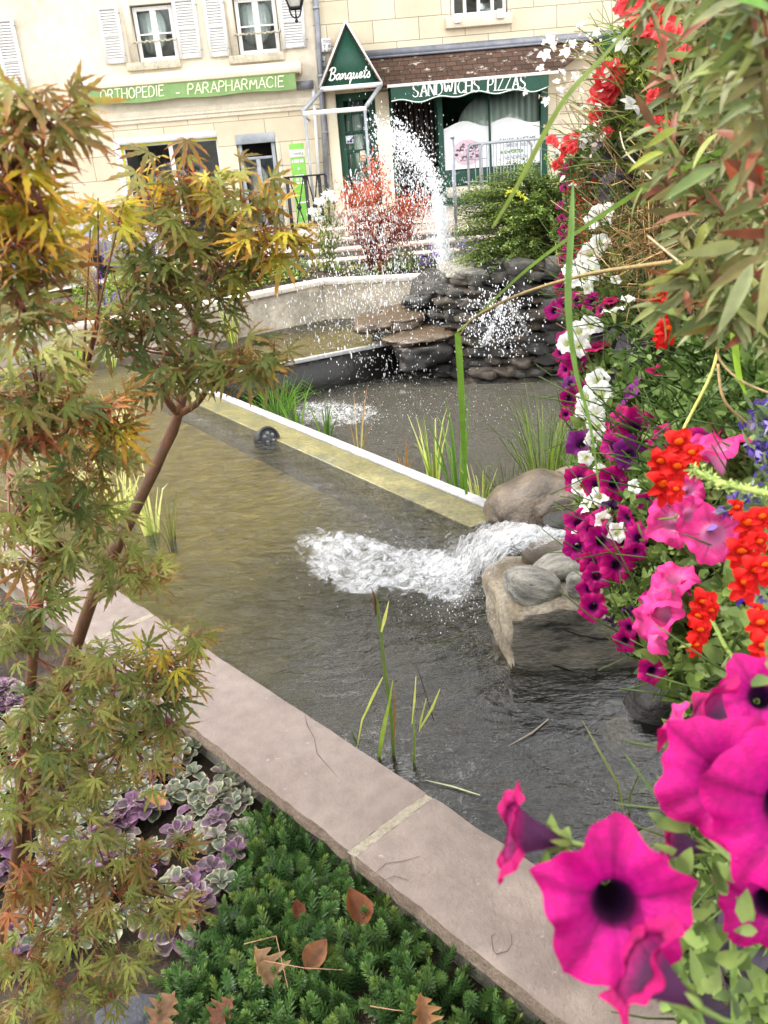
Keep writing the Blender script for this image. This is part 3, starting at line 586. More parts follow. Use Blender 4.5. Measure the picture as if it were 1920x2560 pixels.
for (a0, a1, ph) in ((p0[1] + .01, p1[0] - .01, .1), (p1[1] + .01, p2[0] - .01, .2)):
    zl = zr[3] + .02; n = 30; b = MB(); H = .74
    def topz(u): return zl + H + .12 * math.sin(math.pi * (u * .9 + ph)) ** 2 - .02
    vs = []
    for i in range(n + 1):
        u = i / n; x = a0 + (a1 - a0) * u; vs += [(x, FY + .02, zl), (x, FY + .02, topz(u))]
    b.add(vs, [(2 * i, 2 * i + 2, 2 * i + 3, 2 * i + 1) for i in range(n)]); b.add([(v[0], v[1] + .006, v[2]) for v in vs], [(2 * i, 2 * i + 1, 2 * i + 3, 2 * i + 2) for i in range(n)])
    po = b.build('poster', M_poster, so_)
    b = MB()
    if ph == .1:
        c = py(1169, 381, FY + .01); rp = random.Random(2)
        b.add([(c[0] + .29 * math.cos(t), FY + .016, c[2] + .23 * math.sin(t)) for t in np.linspace(0, 6.28, 40)[:-1]], [tuple(range(39))], lin((214, 190, 202)))
        for k in range(60):
            t = rp.uniform(0, 6.28); r_ = rp.uniform(0, .85) ** .5; cc = rp.choice([(120, 90, 110), (236, 226, 234), (70, 60, 72), (196, 150, 170), (240, 236, 240)])
            x = c[0] + .26 * r_ * math.cos(t); z = c[2] + .2 * r_ * math.sin(t); w_ = rp.uniform(.012, .04)
            b.add([(x + w_ * rp.uniform(.5, 1.2) * math.cos(s_), FY + .012 - k * .00004, z + w_ * .7 * rp.uniform(.5, 1.2) * math.sin(s_)) for s_ in np.linspace(0, 6.28, 8)[:-1]], [tuple(range(7))], lin(cc))
        for (dx, dz) in ((-.1, .08), (.06, .05), (.16, .1), (-.06, -.1)): b.tube([(c[0] + dx + .04 * math.cos(t), FY + .008, c[2] + dz + .035 * math.sin(t)) for t in np.linspace(0, 5.6, 9)], .011, 5, lin((66, 56, 68)))
        b.build('pizza_picture', M_goods, po)
    else:
        for tx, x_, y_, x2, y2, hh, th in (('SALLES A L\'ETAGE', 1250, 358, 1342, 350, .075, .012), ('CARTE DE FIDELITE', 1262, 368, 1330, 361, .05, .008), ('VENDREDI', 1262, 399, 1320, 393, .06, .01)):
            q0 = py(x_, y_, FY + .01); q1 = py(x2, y2, FY + .01); write(b, tx, (q0[0], FY + .015, q0[2]), (1, 0, 0), (0, 0, 1), hh, q1[0] - q0[0], th, (0, -1, 0))
        q0 = py(1276, 375, FY); b.box(q0[0], q0[0] + .2, FY + .012, FY + .015, q0[2], q0[2] + .008)
        q0 = py(1336, 346, FY + .01); b.bar((q0[0] - .05, FY + .013, q0[2] + .01), (q0[0] - .02, FY + .013, q0[2] + .035), .01, .003, (0, 1, 0)); b.bar((q0[0] - .3, FY + .013, q0[2] + .02), (q0[0] - .33, FY + .013, q0[2] + .04), .01, .003, (0, 1, 0))
        b.build('print', M_ink, po)
        b = MB(); q0 = py(1252, 385, FY + .01); q1 = py(1310, 380, FY + .01); write(b, 'A EMPORTER', (q0[0], FY + .015, q0[2]), (1, 0, 0), (0, 0, 1), .05, q1[0] - q0[0], .014, (0, -1, 0)); b.build('print', M_greenink, po)
# downpipe and boxes at the joint of the two houses
b = MB(); b.tube([py(786, -40, FY - .08), py(797, 110, FY - .08), py(809, 300, FY - .08), py(820, 500, FY - .08)], .055, 10); dp = b.build('downpipe', M_zinc, hr, smooth=True)
b = MB()
for y_ in (20, 190, 330): q = py(788 + y_ * .073, y_, FY - .08); b.tube([(q[0], q[1], q[2] - .02), (q[0], q[1], q[2] + .02)], .066, 10)
b.build('pipe_clip', M_grey, dp)
b = MB(); b.tube([py(783, 215, FY - .05), py(800, 480, FY - .05)], .035, 8); b.build('conduit', M_white, hr)
q = fac(799, 99, 829, 130); b = MB(); b.box(q[0], q[1], FY - .1, FY, q[2], q[3]); o = b.build('meter_box', M_white, hr, bevel=.015)
b = MB(); cx = q[0] + .06
for i, tx in enumerate(('700', 'T 8', 'A 14')): write(b, tx, (cx, FY - .102, q[3] - .075 - i * .075), (1, 0, 0), (0, 0, 1), .045, .14, .01, (0, -1, 0))
b.build('lettering', M_ink, o)
q = fac(802, 141, 816, 168); b = MB(); b.box(q[0], q[1], FY - .07, FY, q[2], q[3]); o = b.build('lock_box', M_grey, hr, bevel=.008); b = MB(); b.ball(((q[0] + q[1]) / 2, FY - .07, (q[2] + q[3]) / 2), .016); b.build('button', M_black, o)

# ---- things standing in front
af = thing('awning_frame', (0, 15.4, 1.), 'white metal frame of a removed entrance awning below the gable sign', 'awning frame')
b = MB(); YF = 15.5; a0 = py(757, 284, YF); a1 = py(916, 271, YF); zf = (a0[2] + a1[2]) / 2
b.box(a0[0], a1[0], YF - .02, YF + .02, zf - .035, zf + .035); b.build('front_bar', M_white, af)
b = MB()
for x, g in ((a0[0], Bl[0]), (a1[0], Br[0])): b.bar((x, YF, zf + .03), (g, YG - .065, zb - .04), .05, .05); b.bar((x, YF + .03, zf - .02), (x, FY - .02, zf - .02), .03, .03)
b.build('stay', M_grey, af)
for x in (a0[0] + .03, a1[0] - .03):
    b = MB(); b.box(x - .022, x + .022, YF - .022, YF + .022, 1.0, zf - .036); b.build('post', M_grey, af)
lp = thing('street_lamp', py(735, 0, 15.8), 'black four-sided lantern hanging in front of the chemist\'s shutter', 'street lamp')
C = py(737, 10, 15.8); b = MB()
for z, w_ in ((.25, .19), (-.06, .09)):
    for sx, sy in ((1, 0), (-1, 0), (0, 1), (0, -1)):
        if sx: b.bar((C[0] + sx * w_, C[1] - w_, C[2] + z), (C[0] + sx * w_, C[1] + w_, C[2] + z), .022, .03)
        else: b.bar((C[0] - w_, C[1] + sy * w_, C[2] + z), (C[0] + w_, C[1] + sy * w_, C[2] + z), .022, .03)
for sx in (-1, 1):
    for sy in (-1, 1): b.bar((C[0] + sx * .09, C[1] + sy * .09, C[2] - .06), (C[0] + sx * .19, C[1] + sy * .19, C[2] + .25), .02, .02)
for sx in (-1, 1): b.tube([(C[0] + sx * .1, C[1], C[2] - .07), (C[0] + sx * .07, C[1], C[2] - .16), (C[0] + sx * .02, C[1], C[2] - .2), (C[0], C[1], C[2] - .16)], .013, 6)
b.ball((C[0], C[1], C[2] - .24), .03); b.tube([(C[0], C[1], C[2] - .24), (C[0], C[1], C[2] - .08)], .012, 6)
b.add([(C[0] - .21, C[1] - .21, C[2] + .27), (C[0] + .21, C[1] - .21, C[2] + .27), (C[0] + .21, C[1] + .21, C[2] + .27), (C[0] - .21, C[1] + .21, C[2] + .27), (C[0], C[1], C[2] + .5)], [(0, 1, 4), (1, 2, 4), (2, 3, 4), (3, 0, 4), (0, 3, 2, 1)])
b.tube([(C[0], C[1], C[2] + .48), (C[0], C[1], C[2] + .7), (C[0], C[1] + .9, C[2] + .9), (C[0], FY, C[2] + .6)], .025, 7); b.build('lantern_frame', M_black, lp)
b = MB(); W = [(-.085, .055), (.085, .055)]
b.add([(C[0] + sx * (.085 if z < 0 else .185), C[1] + sy * (.085 if z < 0 else .185), C[2] + z) for z in (-.05, .24) for sx, sy in ((-1, -1), (1, -1), (1, 1), (-1, 1))], [(0, 1, 5, 4), (1, 2, 6, 5), (2, 3, 7, 6), (3, 0, 4, 7)]); b.build('pane', pm('frosted_glass', (205, 205, 198), (220, 220, 214), 3, .3), lp)
tp = fac(722, 360, 780, 566, 16.9); to = thing('pharmacy_panel', (tp[0], 16.9, .9), 'bright green upright information panel with a white band beside the downpipe', 'sign')
b = MB(); b.box(tp[0], tp[1], 16.88, 16.96, .86, tp[3]); b.build('board', M_lime, to, bevel=.01)
b = MB(); H = tp[3] - .86; b.box(tp[0] - .002, tp[1] + .002, 16.874, 16.878, tp[3] - H * .16, tp[3] - H * .07); b.build('band', M_silver, to)
b = MB()
tw = tp[1] - tp[0]
for tx, k, a_, hh, th in (('M. PIERRE', .2, .6, .05, .008), ('SIMON', .2, .25, .05, .012), ('DU LUNDI AU SAMEDI', .37, .62, .04, .007), ('9H00 - 12H00', .41, .5, .035, .006), ('14H00 - 19H00', .45, .5, .035, .006)):
    x_ = tp[0] + tw * (.1 if tx != 'SIMON' else .66) if k == .2 else tp[0] + tw * (.5 - a_ / 2); write(b, tx, (x_, 16.874, tp[3] - H * k - .03), (1, 0, 0), (0, 0, 1), hh, tw * a_ * (.85 if k == .2 else 1), th, (0, -1, 0))
xc = (tp[0] + tp[1]) / 2; b.box(xc - .015, xc + .015, 16.872, 16.876, tp[3] - H * .31, tp[3] - H * .28); b.box(xc - .08, xc + .12, 16.872, 16.876, tp[3] - H * .7, tp[3] - H * .685)
b.build('lettering', M_silver, to)
b = MB(); write(b, 'PHARMACIE', (tp[0] + .06, 16.873, tp[3] - H * .13), (1, 0, 0), (0, 0, 1), .045, tw * .75, .006, (0, -1, 0)); b.build('lettering', M_ink, to)
# iron railing
rl = thing('railing', py(760, 565, 15.0), 'black iron railing with crossed bars in front of the green panel', 'railing')
YR = 15.0; xs = [py(723, 500, YR)[0], py(769, 500, YR)[0], py(803, 500, YR)[0], py(820, 500, YR)[0]]; zt = py(760, 440, YR)[2]; z0 = .72
b = MB(); b.bar((xs[0] - .05, YR, zt), (xs[3], YR, zt), .05, .025); b.bar((xs[0], YR, z0 + .12), (xs[3], YR, z0 + .12), .03, .02); b.build('top_rail', M_black, rl)
for x in xs[:3]: b = MB(); b.box(x - .028, x + .028, YR - .02, YR + .02, z0, zt - .013); b.build('post', M_black, rl)
b = MB(); b.box(xs[3] - .02, xs[3] + .02, YR - .02, YR + .02, z0, zt - .013); b.build('post', M_black, rl)
for i in range(2):
    b = MB(); zm = (z0 + .12 + zt) / 2; xa, xb = xs[i] + .03, xs[i + 1] - .03; xm = (xa + xb) / 2
    for p in ((xa, zt), (xb, zt), (xa, z0 + .12), (xb, z0 + .12)): b.tube([(p[0], YR, p[1]), (xm, YR, zm)], .011, 6)
    b.ball((xm, YR, zm), .042); b.build('cross_bars', M_black, rl)
# crowd barriers
def barrier(px0, px1, Yb, label, h=1.08):
    x0 = py(px0, 450, Yb)[0]; x1 = py(px1, 450, Yb)[0]; z0 = .99
    t = thing('crowd_barrier', (x0, Yb, z0), label, 'barrier', 'crowd barriers')
    b = MB(); z1 = z0 + h; r = .12
    P = [(x0, Yb, z0 + .06), (x0, Yb, z1 - r)] + [(x0 + r - r * math.cos(a), Yb, z1 - r + r * math.sin(a)) for a in np.linspace(.2, 1.57, 6)] + [(x1 - r + r * math.sin(a), Yb, z1 - r + r * math.cos(a)) for a in np.linspace(0, 1.4, 6)] + [(x1, Yb, z1 - r), (x1, Yb, z0 + .06)]
    b.tube(P, .024, 8); b.tube([(x0, Yb, z0 + .16), (x1, Yb, z0 + .16)], .018, 8); b.build('frame', M_grey, t, smooth=True)
    k = int((x1 - x0) / .12); 
    for i in range(1, k): b = MB(); x = x0 + (x1 - x0) * i / k; b.tube([(x, Yb, z0 + .16), (x, Yb, z1 - .01)], .009, 6); b.build('bar', M_grey, t)
    for x in (x0 + .1, x1 - .1): b = MB(); b.bar((x, Yb - .25, z0 + .012), (x, Yb + .25, z0 + .012), .04, .02); b.bar((x, Yb, z0 + .02), (x, Yb, z0 + .16), .03, .03); b.build('foot', M_grey, t)
    b = MB(); 
    for z in (z0 + .45, z1 - .25): b.bar((x0 - .1, Yb, z), (x0 + .12, Yb, z), .02, .02)
    b.build('hook', M_grey, t)
barrier(1172, 1330, 16.6, 'grey steel crowd barrier nearest the pizza poster, standing behind the other')
barrier(1202, 1420, 16.25, 'grey steel crowd barrier ending in a rounded corner behind the green shrub')
b = MB(); a_ = py(1124, 346, 13.0); e_ = py(1142, 610, 13.0); b.tube([(e_[0], 13.0, .6), (e_[0], 13.0, a_[2])], .028, 8); b.tube([(e_[0], 13.0, a_[2] - .002), (e_[0], 13.0, a_[2] + .02)], .035, 8)
tag(b.build('metal_post', M_zinc, smooth=True), 'thin grey metal post standing behind the fountain spray', 'post')
# ================================================================ GROUND, STREET, STEPS
M_soil = pm('soil', (46, 38, 30), (78, 66, 52), 9, .95, .8, 40, fine=.5, spots=((120, 108, 92), 45, .62, .72))
M_pave = pm('pavement', (176, 170, 160), (196, 190, 180), 3, .9, .2, 60, fine=.2)
M_road = pm('street_paving', (160, 154, 144), (182, 176, 166), 5, .95, .3, 90, fine=.3)
M_conc = pm('pond_concrete', (128, 120, 106), (176, 168, 150), 2.2, .9, .25, 30, fine=.25, spots=((92, 84, 66), 5, .58, .8))
M_coping = pm('coping_concrete', (186, 176, 160), (206, 198, 184), 6, .9, .3, 50, fine=.2)
M_step = pm('stone_step', (168, 154, 140), (192, 180, 166), 5, .85, .25, 40, fine=.25)
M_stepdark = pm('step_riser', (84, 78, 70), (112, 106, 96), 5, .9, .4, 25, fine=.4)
M_slab = pm('pink_sandstone', (132, 119, 111), (148, 135, 127), 2.0, .8, .45, 60, fine=.17, spots=((178, 168, 160), 26, .66, .74))
M_slabside = pm('riven_edge', (124, 106, 92), (158, 140, 124), 14, .95, .9, 50, fine=.4)
M_mortar = pm('lime_mortar', (172, 160, 136), (212, 204, 184), 60, .95, .9, 160, fine=.4)
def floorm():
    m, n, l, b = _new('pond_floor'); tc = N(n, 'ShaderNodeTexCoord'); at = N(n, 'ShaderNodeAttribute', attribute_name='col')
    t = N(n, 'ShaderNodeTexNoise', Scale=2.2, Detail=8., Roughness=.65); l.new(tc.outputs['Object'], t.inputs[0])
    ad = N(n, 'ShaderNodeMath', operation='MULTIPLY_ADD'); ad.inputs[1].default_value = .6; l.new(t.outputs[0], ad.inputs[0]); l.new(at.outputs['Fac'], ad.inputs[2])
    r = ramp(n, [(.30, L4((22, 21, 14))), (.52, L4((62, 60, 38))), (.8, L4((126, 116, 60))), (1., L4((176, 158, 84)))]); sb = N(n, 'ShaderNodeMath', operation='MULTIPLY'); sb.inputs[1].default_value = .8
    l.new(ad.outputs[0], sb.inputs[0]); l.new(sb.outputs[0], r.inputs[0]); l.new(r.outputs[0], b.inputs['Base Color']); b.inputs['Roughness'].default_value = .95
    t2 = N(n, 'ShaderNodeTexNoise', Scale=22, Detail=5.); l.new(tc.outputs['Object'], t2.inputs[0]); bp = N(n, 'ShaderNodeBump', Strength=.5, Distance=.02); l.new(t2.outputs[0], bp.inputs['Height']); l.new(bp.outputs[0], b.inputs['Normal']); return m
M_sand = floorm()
M_mud = pm('pond_mud', (34, 30, 18), (62, 52, 28), 6, .95, .5, 30, fine=.5)
M_algae = pm('algae_ledge', (96, 92, 54), (134, 127, 82), 3.5, .3, .4, 30, fine=.4, stretch=(1, 1, 1), spots=((76, 80, 60), 3.2, .5, .68))
M_wet = pm('wet_dark_wall', (18, 18, 17), (36, 34, 30), 5, .35, .5, 20, fine=.4)
M_lip = pm('pale_lip', (142, 141, 142), (172, 171, 168), 9, .75, .25, 60, fine=.25, spots=((128, 120, 88), 5, .54, .74))

def sheet(name, poly, z, mat, kind='structure', label=None):
    b = MB(); b.add([(p[0], p[1], p[2] if len(p) > 2 else z) for p in poly], [tuple(range(len(poly)))])
    return tag(b.build(name, mat), label, None, None, kind)
sheet('ground', [(-150, -60), (150, -60), (150, 260), (-150, 260)], -1.1, M_soil)
b = MB(); xs = [-60, -6.5, -4.5, -1.0]; z_ = [.3, .42, .6, .86]
b.add([(x, y, z) for x, z in zip(xs, z_) for y in (12.35, 17.6)], [(2 * i, 2 * i + 2, 2 * i + 3, 2 * i + 1) for i in range(3)])
tag(b.build('street', M_road), 'grey street in front of the chemist', None, None, 'structure')
b = MB(); b.add([(x, y, z + .12) for x, z in zip(xs, z_) for y in (15.9, 17.59)], [(2 * i, 2 * i + 2, 2 * i + 3, 2 * i + 1) for i in range(3)])
b.add([(x, 15.9, z + q) for x, z in zip(xs, z_) for q in (-.01, .12)], [(2 * i, 2 * i + 2, 2 * i + 3, 2 * i + 1) for i in range(3)]); tag(b.build('pavement', M_pave), 'pale pavement below the shop windows', None, None, 'structure')
st = thing('stone_steps', (0, 13, .6), 'broad stone steps rising from the flower bed to the restaurant', 'steps')
b = MB(); b.box(-1.0, 14, 13.8, 17.58, -.3, 1.0); b.build('landing', M_step, st, bevel=.01)
for i, (y0, y1, z) in enumerate(((13.5, 13.8, .885), (13.12, 13.5, .77), (12.74, 13.12, .655))):
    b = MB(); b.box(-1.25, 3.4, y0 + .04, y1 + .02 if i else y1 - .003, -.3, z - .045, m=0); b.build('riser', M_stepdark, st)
    b = MB(); b.box(-1.28, 3.45, y0, y1 - .003, z - .043, z); b.build('tread', M_step, st, bevel=.012)

# ================================================================ THE CAR
M_paint = pm('grey_car_paint', (150, 154, 166), (154, 158, 170), 2, .25, metal=.5, fine=.02)
M_tyre = pm('tyre_rubber', (16, 16, 17), (26, 26, 26), 20, .8); M_chrome = pm('bright_metal', (200, 202, 205), rough=.2, metal=.9, fine=.02)
M_carglass = pm('tinted_glass', (92, 116, 108), (120, 140, 130), 2, .08, fine=.02); M_lens = pm('headlight_lens', (215, 220, 226), rough=.08, fine=.02)
def make_car(front, Yc, zg):
    t = thing('parked_car', (front - 2., Yc, zg), 'silver grey car parked in the street behind the flower bed', 'car')
    Lf = lambda u: front - u                                  # u = metres behind the nose
    prof = [(0.02, .42), (0, .62), (.12, .74), (.5, .86), (1.1, .97), (1.75, 1.42), (2.4, 1.52), (3.2, 1.48), (3.9, 1.15), (4.15, .95), (4.2, .5), (4.1, .3)]
    top = np.array(prof); arch = []
    bot = [(4.1, .3)]
    for c in (3.35, .85):
        bot += [(c + .36 * math.cos(a), .3 + .36 * math.sin(a)) for a in np.linspace(0.05, math.pi - .05, 9)]
    bot += [(.1, .24)]
    b = MB(); bm = bmesh.new()
    poly = [tuple(p) for p in prof[:-1]] + bot
    def wid(z): return .86 - (.12 if z > 1.0 else 0) * min(1, (z - .95) / .5) * 1.6 - (.06 if z < .4 else 0)
    L = [(Lf(u), Yc - wid(z), zg + z) for u, z in poly]; Rr = [(Lf(u), Yc + wid(z), zg + z) for u, z in poly]; k = len(poly)
    b.add(L + Rr, [tuple(range(k)), tuple(range(2 * k - 1, k - 1, -1))] + [(i, k + i, k + (i + 1) % k, (i + 1) % k) for i in range(k)])
    body = b.build('body', M_paint, t, bevel=.03)
    g = MB(); q = [(1.32, 1.0), (1.82, 1.36), (2.35, 1.44), (2.35, 1.0)]
    for s_ in (-1, 1):
        g.add([(Lf(u), Yc + s_ * (wid(z) + .012), zg + z) for u, z in q], [(0, 1, 2, 3)]); g.add([(Lf(u + 1.1), Yc + s_ * (wid(z) + .012), zg + z) for u, z in [(1.3, 1.0), (1.3, 1.44), (2.1, 1.42), (2.6, 1.02)]], [(0, 1, 2, 3)])
    g.add([(Lf(u), Yc + s_ * (wid(z) - .1), zg + z + .02) for u, z in ((1.16, 1.01), (1.74, 1.41)) for s_ in (-1, 1)], [(0, 1, 3, 2)]); g.build('window', M_carglass, t)
    for u in (.85, 3.35):
        for s_ in (-1, 1):
            y0 = Yc + s_ * .72; b = MB(); b.tube([(Lf(u), y0 - .1, zg + .3), (Lf(u), y0 + .1, zg + .3)], .3, 22); w = b.build('tyre', M_tyre, t, bevel=.03)
            b = MB(); b.tube([(Lf(u), y0 - .112, zg + .3), (Lf(u), y0 + .112, zg + .3)], .19, 18); b.build('rim', M_chrome, w)
            b = MB(); b.tube([(Lf(u) + .34 * math.cos(a), Yc + s_ * .862, zg + .3 + .34 * math.sin(a)) for a in np.linspace(0.1, 3.04, 12)], .03, 6); b.build('arch_trim', M_tyre, t)
    for s_ in (-1, 1):
        b = MB(); b.add([(Lf(u), Yc + s_ * (w_ + .004), zg + z) for u, z, w_ in ((.02, .6, .7), (.04, .72, .7), (.3, .8, .86), (.42, .74, .868), (.2, .64, .868))], [(0, 1, 2, 3, 4)]); h = b.build('headlight', M_lens, t)
        b = MB(); b.tube([(Lf(.05), Yc + s_ * .8, zg + .585), (Lf(.2), Yc + s_ * .872, zg + .63), (Lf(.42), Yc + s_ * .875, zg + .72)], .014, 5); b.build('chrome_strip', M_chrome, h)
        b = MB(); b.ball((Lf(.1), Yc + s_ * .8, zg + .4), .09, scl=(.7, .8, .6)); b.build('fog_lamp', M_black, t)
        b = MB(); b.ball((Lf(1.45), Yc + s_ * .95, zg + 1.02), .1, scl=(.6, 1, .7)); b.build('wing_mirror', M_paint, t)
    b = MB(); b.box(Lf(.0) - .01, Lf(0) + .02, Yc - .45, Yc + .45, zg + .36, zg + .5); b.build('grille', M_black, t)
    return t
make_car(-3.3, 13.9, .48)

# ================================================================ THE POND
NV = np.array([.754, .657]); TV = np.array([-.657, .754])       # across and along the near coping
def nt_(n, t): return NV * n + TV * t
A1 = np.array([.73, 4.55]); B1 = np.array([-1.93, 8.64]); D1 = (B1 - A1) / np.linalg.norm(B1 - A1); P1 = np.array([-D1[1], D1[0]]);
if P1[0] > 0: P1 = -P1                                          # towards the main pool
C1 = np.array([.9, 10.14]); D2 = (C1 - B1) / np.linalg.norm(C1 - B1); P2 = np.array([-D2[1], D2[0]])     # towards the upper basin
WALL = [(-9., 8.4), (-4.31, 9.73), (-3.11, 10.13), (-1.65, 10.86), (-.55, 11.7), (1.3, 11.2), (3.2, 11.6)]
WTOP = [.40, .44, .47, .50, .52, .52, .52]
near = nt_(1.40, -1.0); far = nt_(1.40, 9.5)
main_poly = [tuple(near), tuple(far)] + [(x, y + .05) for x, y in WALL[:-1]] + [(1.5, 10.6), tuple(C1)] + [tuple(B1 + P1 * .02 + P2 * .02), tuple(A1), (1.2, 4.4), (2.2, 3.8), (2.2, 1.2)]
lower_poly = [tuple(B1), tuple(C1), (3.2, 11.0), (4.5, 6.0), (2.0, 4.4), tuple(A1)]
def cut_sheet(name, poly, z, mat, step, colf, label, zf=None):
    bm = bmesh.new(); vs = [bm.verts.new((p[0], p[1], z)) for p in poly]; bm.faces.new(vs)
    for ax in (0, 1):
        lo = min(p[ax] for p in poly); hi = max(p[ax] for p in poly); v = lo + step
        while v < hi:
            no = Vector((1, 0, 0)) if ax == 0 else Vector((0, 1, 0)); co = no * v
            bmesh.ops.bisect_plane(bm, geom=bm.verts[:] + bm.edges[:] + bm.faces[:], plane_co=co, plane_no=no); v += step
    if zf:
        for v in bm.verts: v.co.z = zf(v.co.x, v.co.y)
    me = bpy.data.meshes.new(name); bm.to_mesh(me); bm.free(); me.materials.append(mat)
    a = me.color_attributes.new('col', 'FLOAT_COLOR', 'POINT'); f = []
    for v in me.vertices: q = colf(v.co.x, v.co.y); f += [q, q, q, 1]
    a.data.foreach_set('color', f)
    if me.polygons and me.polygons[0].normal.z < 0: me.flip_normals()
    return tag(link(name, me), label, None, None, 'structure')
def smooth(a, b, x): t = min(1, max(0, (x - a) / (b - a))); return t * t * (3 - 2 * t)
M_water = waterm('pond_water', (226, 226, 208), 4.6, 1., (1.0, 2.0, 1), .3, .24, murk=.03, mcol=(104, 106, 86))
M_water2 = waterm('lower_water', (176, 174, 150), 12, 1., (1, 1.3, 1), .2, .14, murk=.34, mcol=(128, 124, 108))
cut_sheet('water', main_poly, 0., M_water, .25, lambda x, y: .055 + .9 * smooth(2.4, 4.0, y - .15 * x) * (1 - .35 * smooth(5, 8, y)), 'shallow rippling pond water')
cut_sheet('lower_water', lower_poly, -.4, M_water2, .4, lambda x, y: 1., 'choppy dark water of the sunken lower pool')
def floorz(x, y): return -.26 - .34 * smooth(.0, .75, x * .9 + (3.4 - y) * .28) * smooth(4.3, 3.3, y) + .17 * smooth(8.6, 9.4, y)
b = MB()
cut_sheet('pond_floor', main_poly, -.26, M_sand, .25, lambda x, y: .16 + .95 * smooth(.6, -1.6, x + .22 * (4.5 - y)) + .55 * smooth(7.5, 9.5, y), 'sandy floor under the pond water', floorz)  # sand turns gold at left and back, partly sunlight put into the colour
sheet('lower_floor', [(p[0] * 1.0, p[1]) for p in lower_poly], -.62, M_mud, 'structure', 'dark floor of the lower pool')
# weir walls
b = MB()
def wbar(a, b_, off0, off1, nrm, z0, z1, mb, m=0):
    q = [a + nrm * off0, b_ + nrm * off0, b_ + nrm * off1, a + nrm * off1]
    mb.prism([(p[0], p[1], z0) for p in q], (0, 0, z1 - z0), m=m)
ww = thing('weir_wall', (A1[0], A1[1], -.6), 'long low weir wall with a white lip crossing the pond', 'weir')
b = MB(); wbar(A1, B1 + D1 * .1, .046, .29, P1, -.6, .004, b); b.build('ledge', M_algae, ww, bevel=.012)
b = MB(); wbar(A1, B1 + D1 * .12, -.045, .045, P1, -.0215, .014, b); b.build('lip', M_lip, ww, bevel=.006)
b = MB(); wbar(A1, B1 + D1 * .1, -.03, -.0205, P1, -.6, -.022, b); b.build('wet_face', M_wet, ww)
w2_ = thing('cross_weir', (B1[0], B1[1], -.6), 'short weir with a thin white lip over a black wet wall', 'weir')
b = MB(); wbar(B1, C1, 0, .22, P2, -.6, -.03, b); b.build('ledge', M_conc, w2_)
b = MB(); wbar(B1 + D2 * .06, C1, -.03, .03, P2, -.0295, .012, b); b.build('lip', M_lip, w2_, bevel=.005)
b = MB(); wbar(B1, C1, -.012, -.001, P2, -.62, -.03, b); b.build('wet_face', M_wet, w2_)
# rear wall with ribbed coping
rw = thing('pond_wall', (WALL[2][0], WALL[2][1], 0), 'grey concrete rear wall of the pond with a ribbed overhanging coping', 'pond wall')
def offs(P, d):
    out = []
    for i, p in enumerate(P):
        a = np.array(P[max(i - 1, 0)]); c = np.array(P[min(i + 1, len(P) - 1)]); t = (c - a) / np.linalg.norm(c - a); out.append(np.array(p) + np.array([-t[1], t[0]]) * d)
    return out
f0 = WALL; f1 = offs(WALL, .24); k = len(WALL); b = MB()
b.add([(p[0], p[1], -.4) for p in f0] + [(p[0], p[1], z - .06) for p, z in zip(f0, WTOP)] + [(p[0], p[1], z - .06) for p, z in zip(f1, WTOP)] + [(p[0], p[1], -.4) for p in f1],
      [(r * k + i, r * k + i + 1, (r + 1) * k + i + 1, (r + 1) * k + i) for r in range(3) for i in range(k - 1)]); b.build('wall_face', M_conc, rw)
g0 = offs(WALL, -.035); g1 = offs(WALL, .27); b = MB()
for i in range(k - 1):
    n_ = max(2, int(np.linalg.norm(np.array(g0[i + 1]) - g0[i]) / .9))
    for j in range(n_):
        u0, u1 = j / n_ + .002, (j + 1) / n_ - .002; z0 = WTOP[i] + (WTOP[i + 1] - WTOP[i]) * u0; z1 = WTOP[i] + (WTOP[i + 1] - WTOP[i]) * u1
        p = [g0[i] + (g0[i + 1] - g0[i]) * u for u in (u0, u1)] + [g1[i] + (g1[i + 1] - g1[i]) * u for u in (u1, u0)]
        b.add([(q[0], q[1], z - .058 + dz) for dz in (0, .06) for q, z in zip(p, (z0, z1, z1, z0))], [(3, 2, 1, 0), (4, 5, 6, 7), (0, 1, 5, 4), (1, 2, 6, 5), (2, 3, 7, 6), (3, 0, 4, 7)])
b.build('coping', M_coping, rw, bevel=.006)
b = MB()
for i in range(k - 4):                                          # ribs under the coping edge, left stretch
    L_ = np.linalg.norm(np.array(f0[i + 1]) - np.array(f0[i])); n_ = int(L_ / .07)
    for j in range(n_):
        u = (j + .5) / n_; p = np.array(f0[i]) * (1 - u) + np.array(f0[i + 1]) * u; z = WTOP[i] * (1 - u) + WTOP[i + 1] * u
        b.box(p[0] - .018, p[0] + .018, p[1] - .03, p[1] + .01, z - .115, z - .062)
b.build('ribs', M_coping, rw)
b = MB(); c_ = pz(193, 905, .09); c_ = (c_[0], np.interp(c_[0], [w[0] for w in WALL], [w[1] for w in WALL]), .12)
b.tube([(c_[0], c_[1] - .03, c_[2]), (c_[0], c_[1] + .1, c_[2])], .085, 16, m=0); b.build('drain_pipe', M_black, rw)
# soil of the bed behind the wall
bed = [(p[0], p[1] + .02, z - .03) for p, z in zip(f1, WTOP)] + [(3.4, 12.76, .6), (-1.25, 12.76, .6), (-1.6, 12.4, .55), (-9, 12.4, .36)]
b = MB(); b.add([(p[0], p[1] + .02, z - .03) for p, z in zip(f1, WTOP)] + [(-9, 12.4, .36), (-4.6, 12.4, .5), (-3.1, 12.4, .54), (-1.6, 12.5, .58), (-.55, 12.8, .6), (1.3, 12.8, .6), (3.4, 12.8, .6)], [(i, i + 1, k + i + 1, k + i) for i in range(k - 1)])
tag(b.build('bed_soil', M_soil), 'soil of the flower bed behind the pond wall', None, None, 'structure')

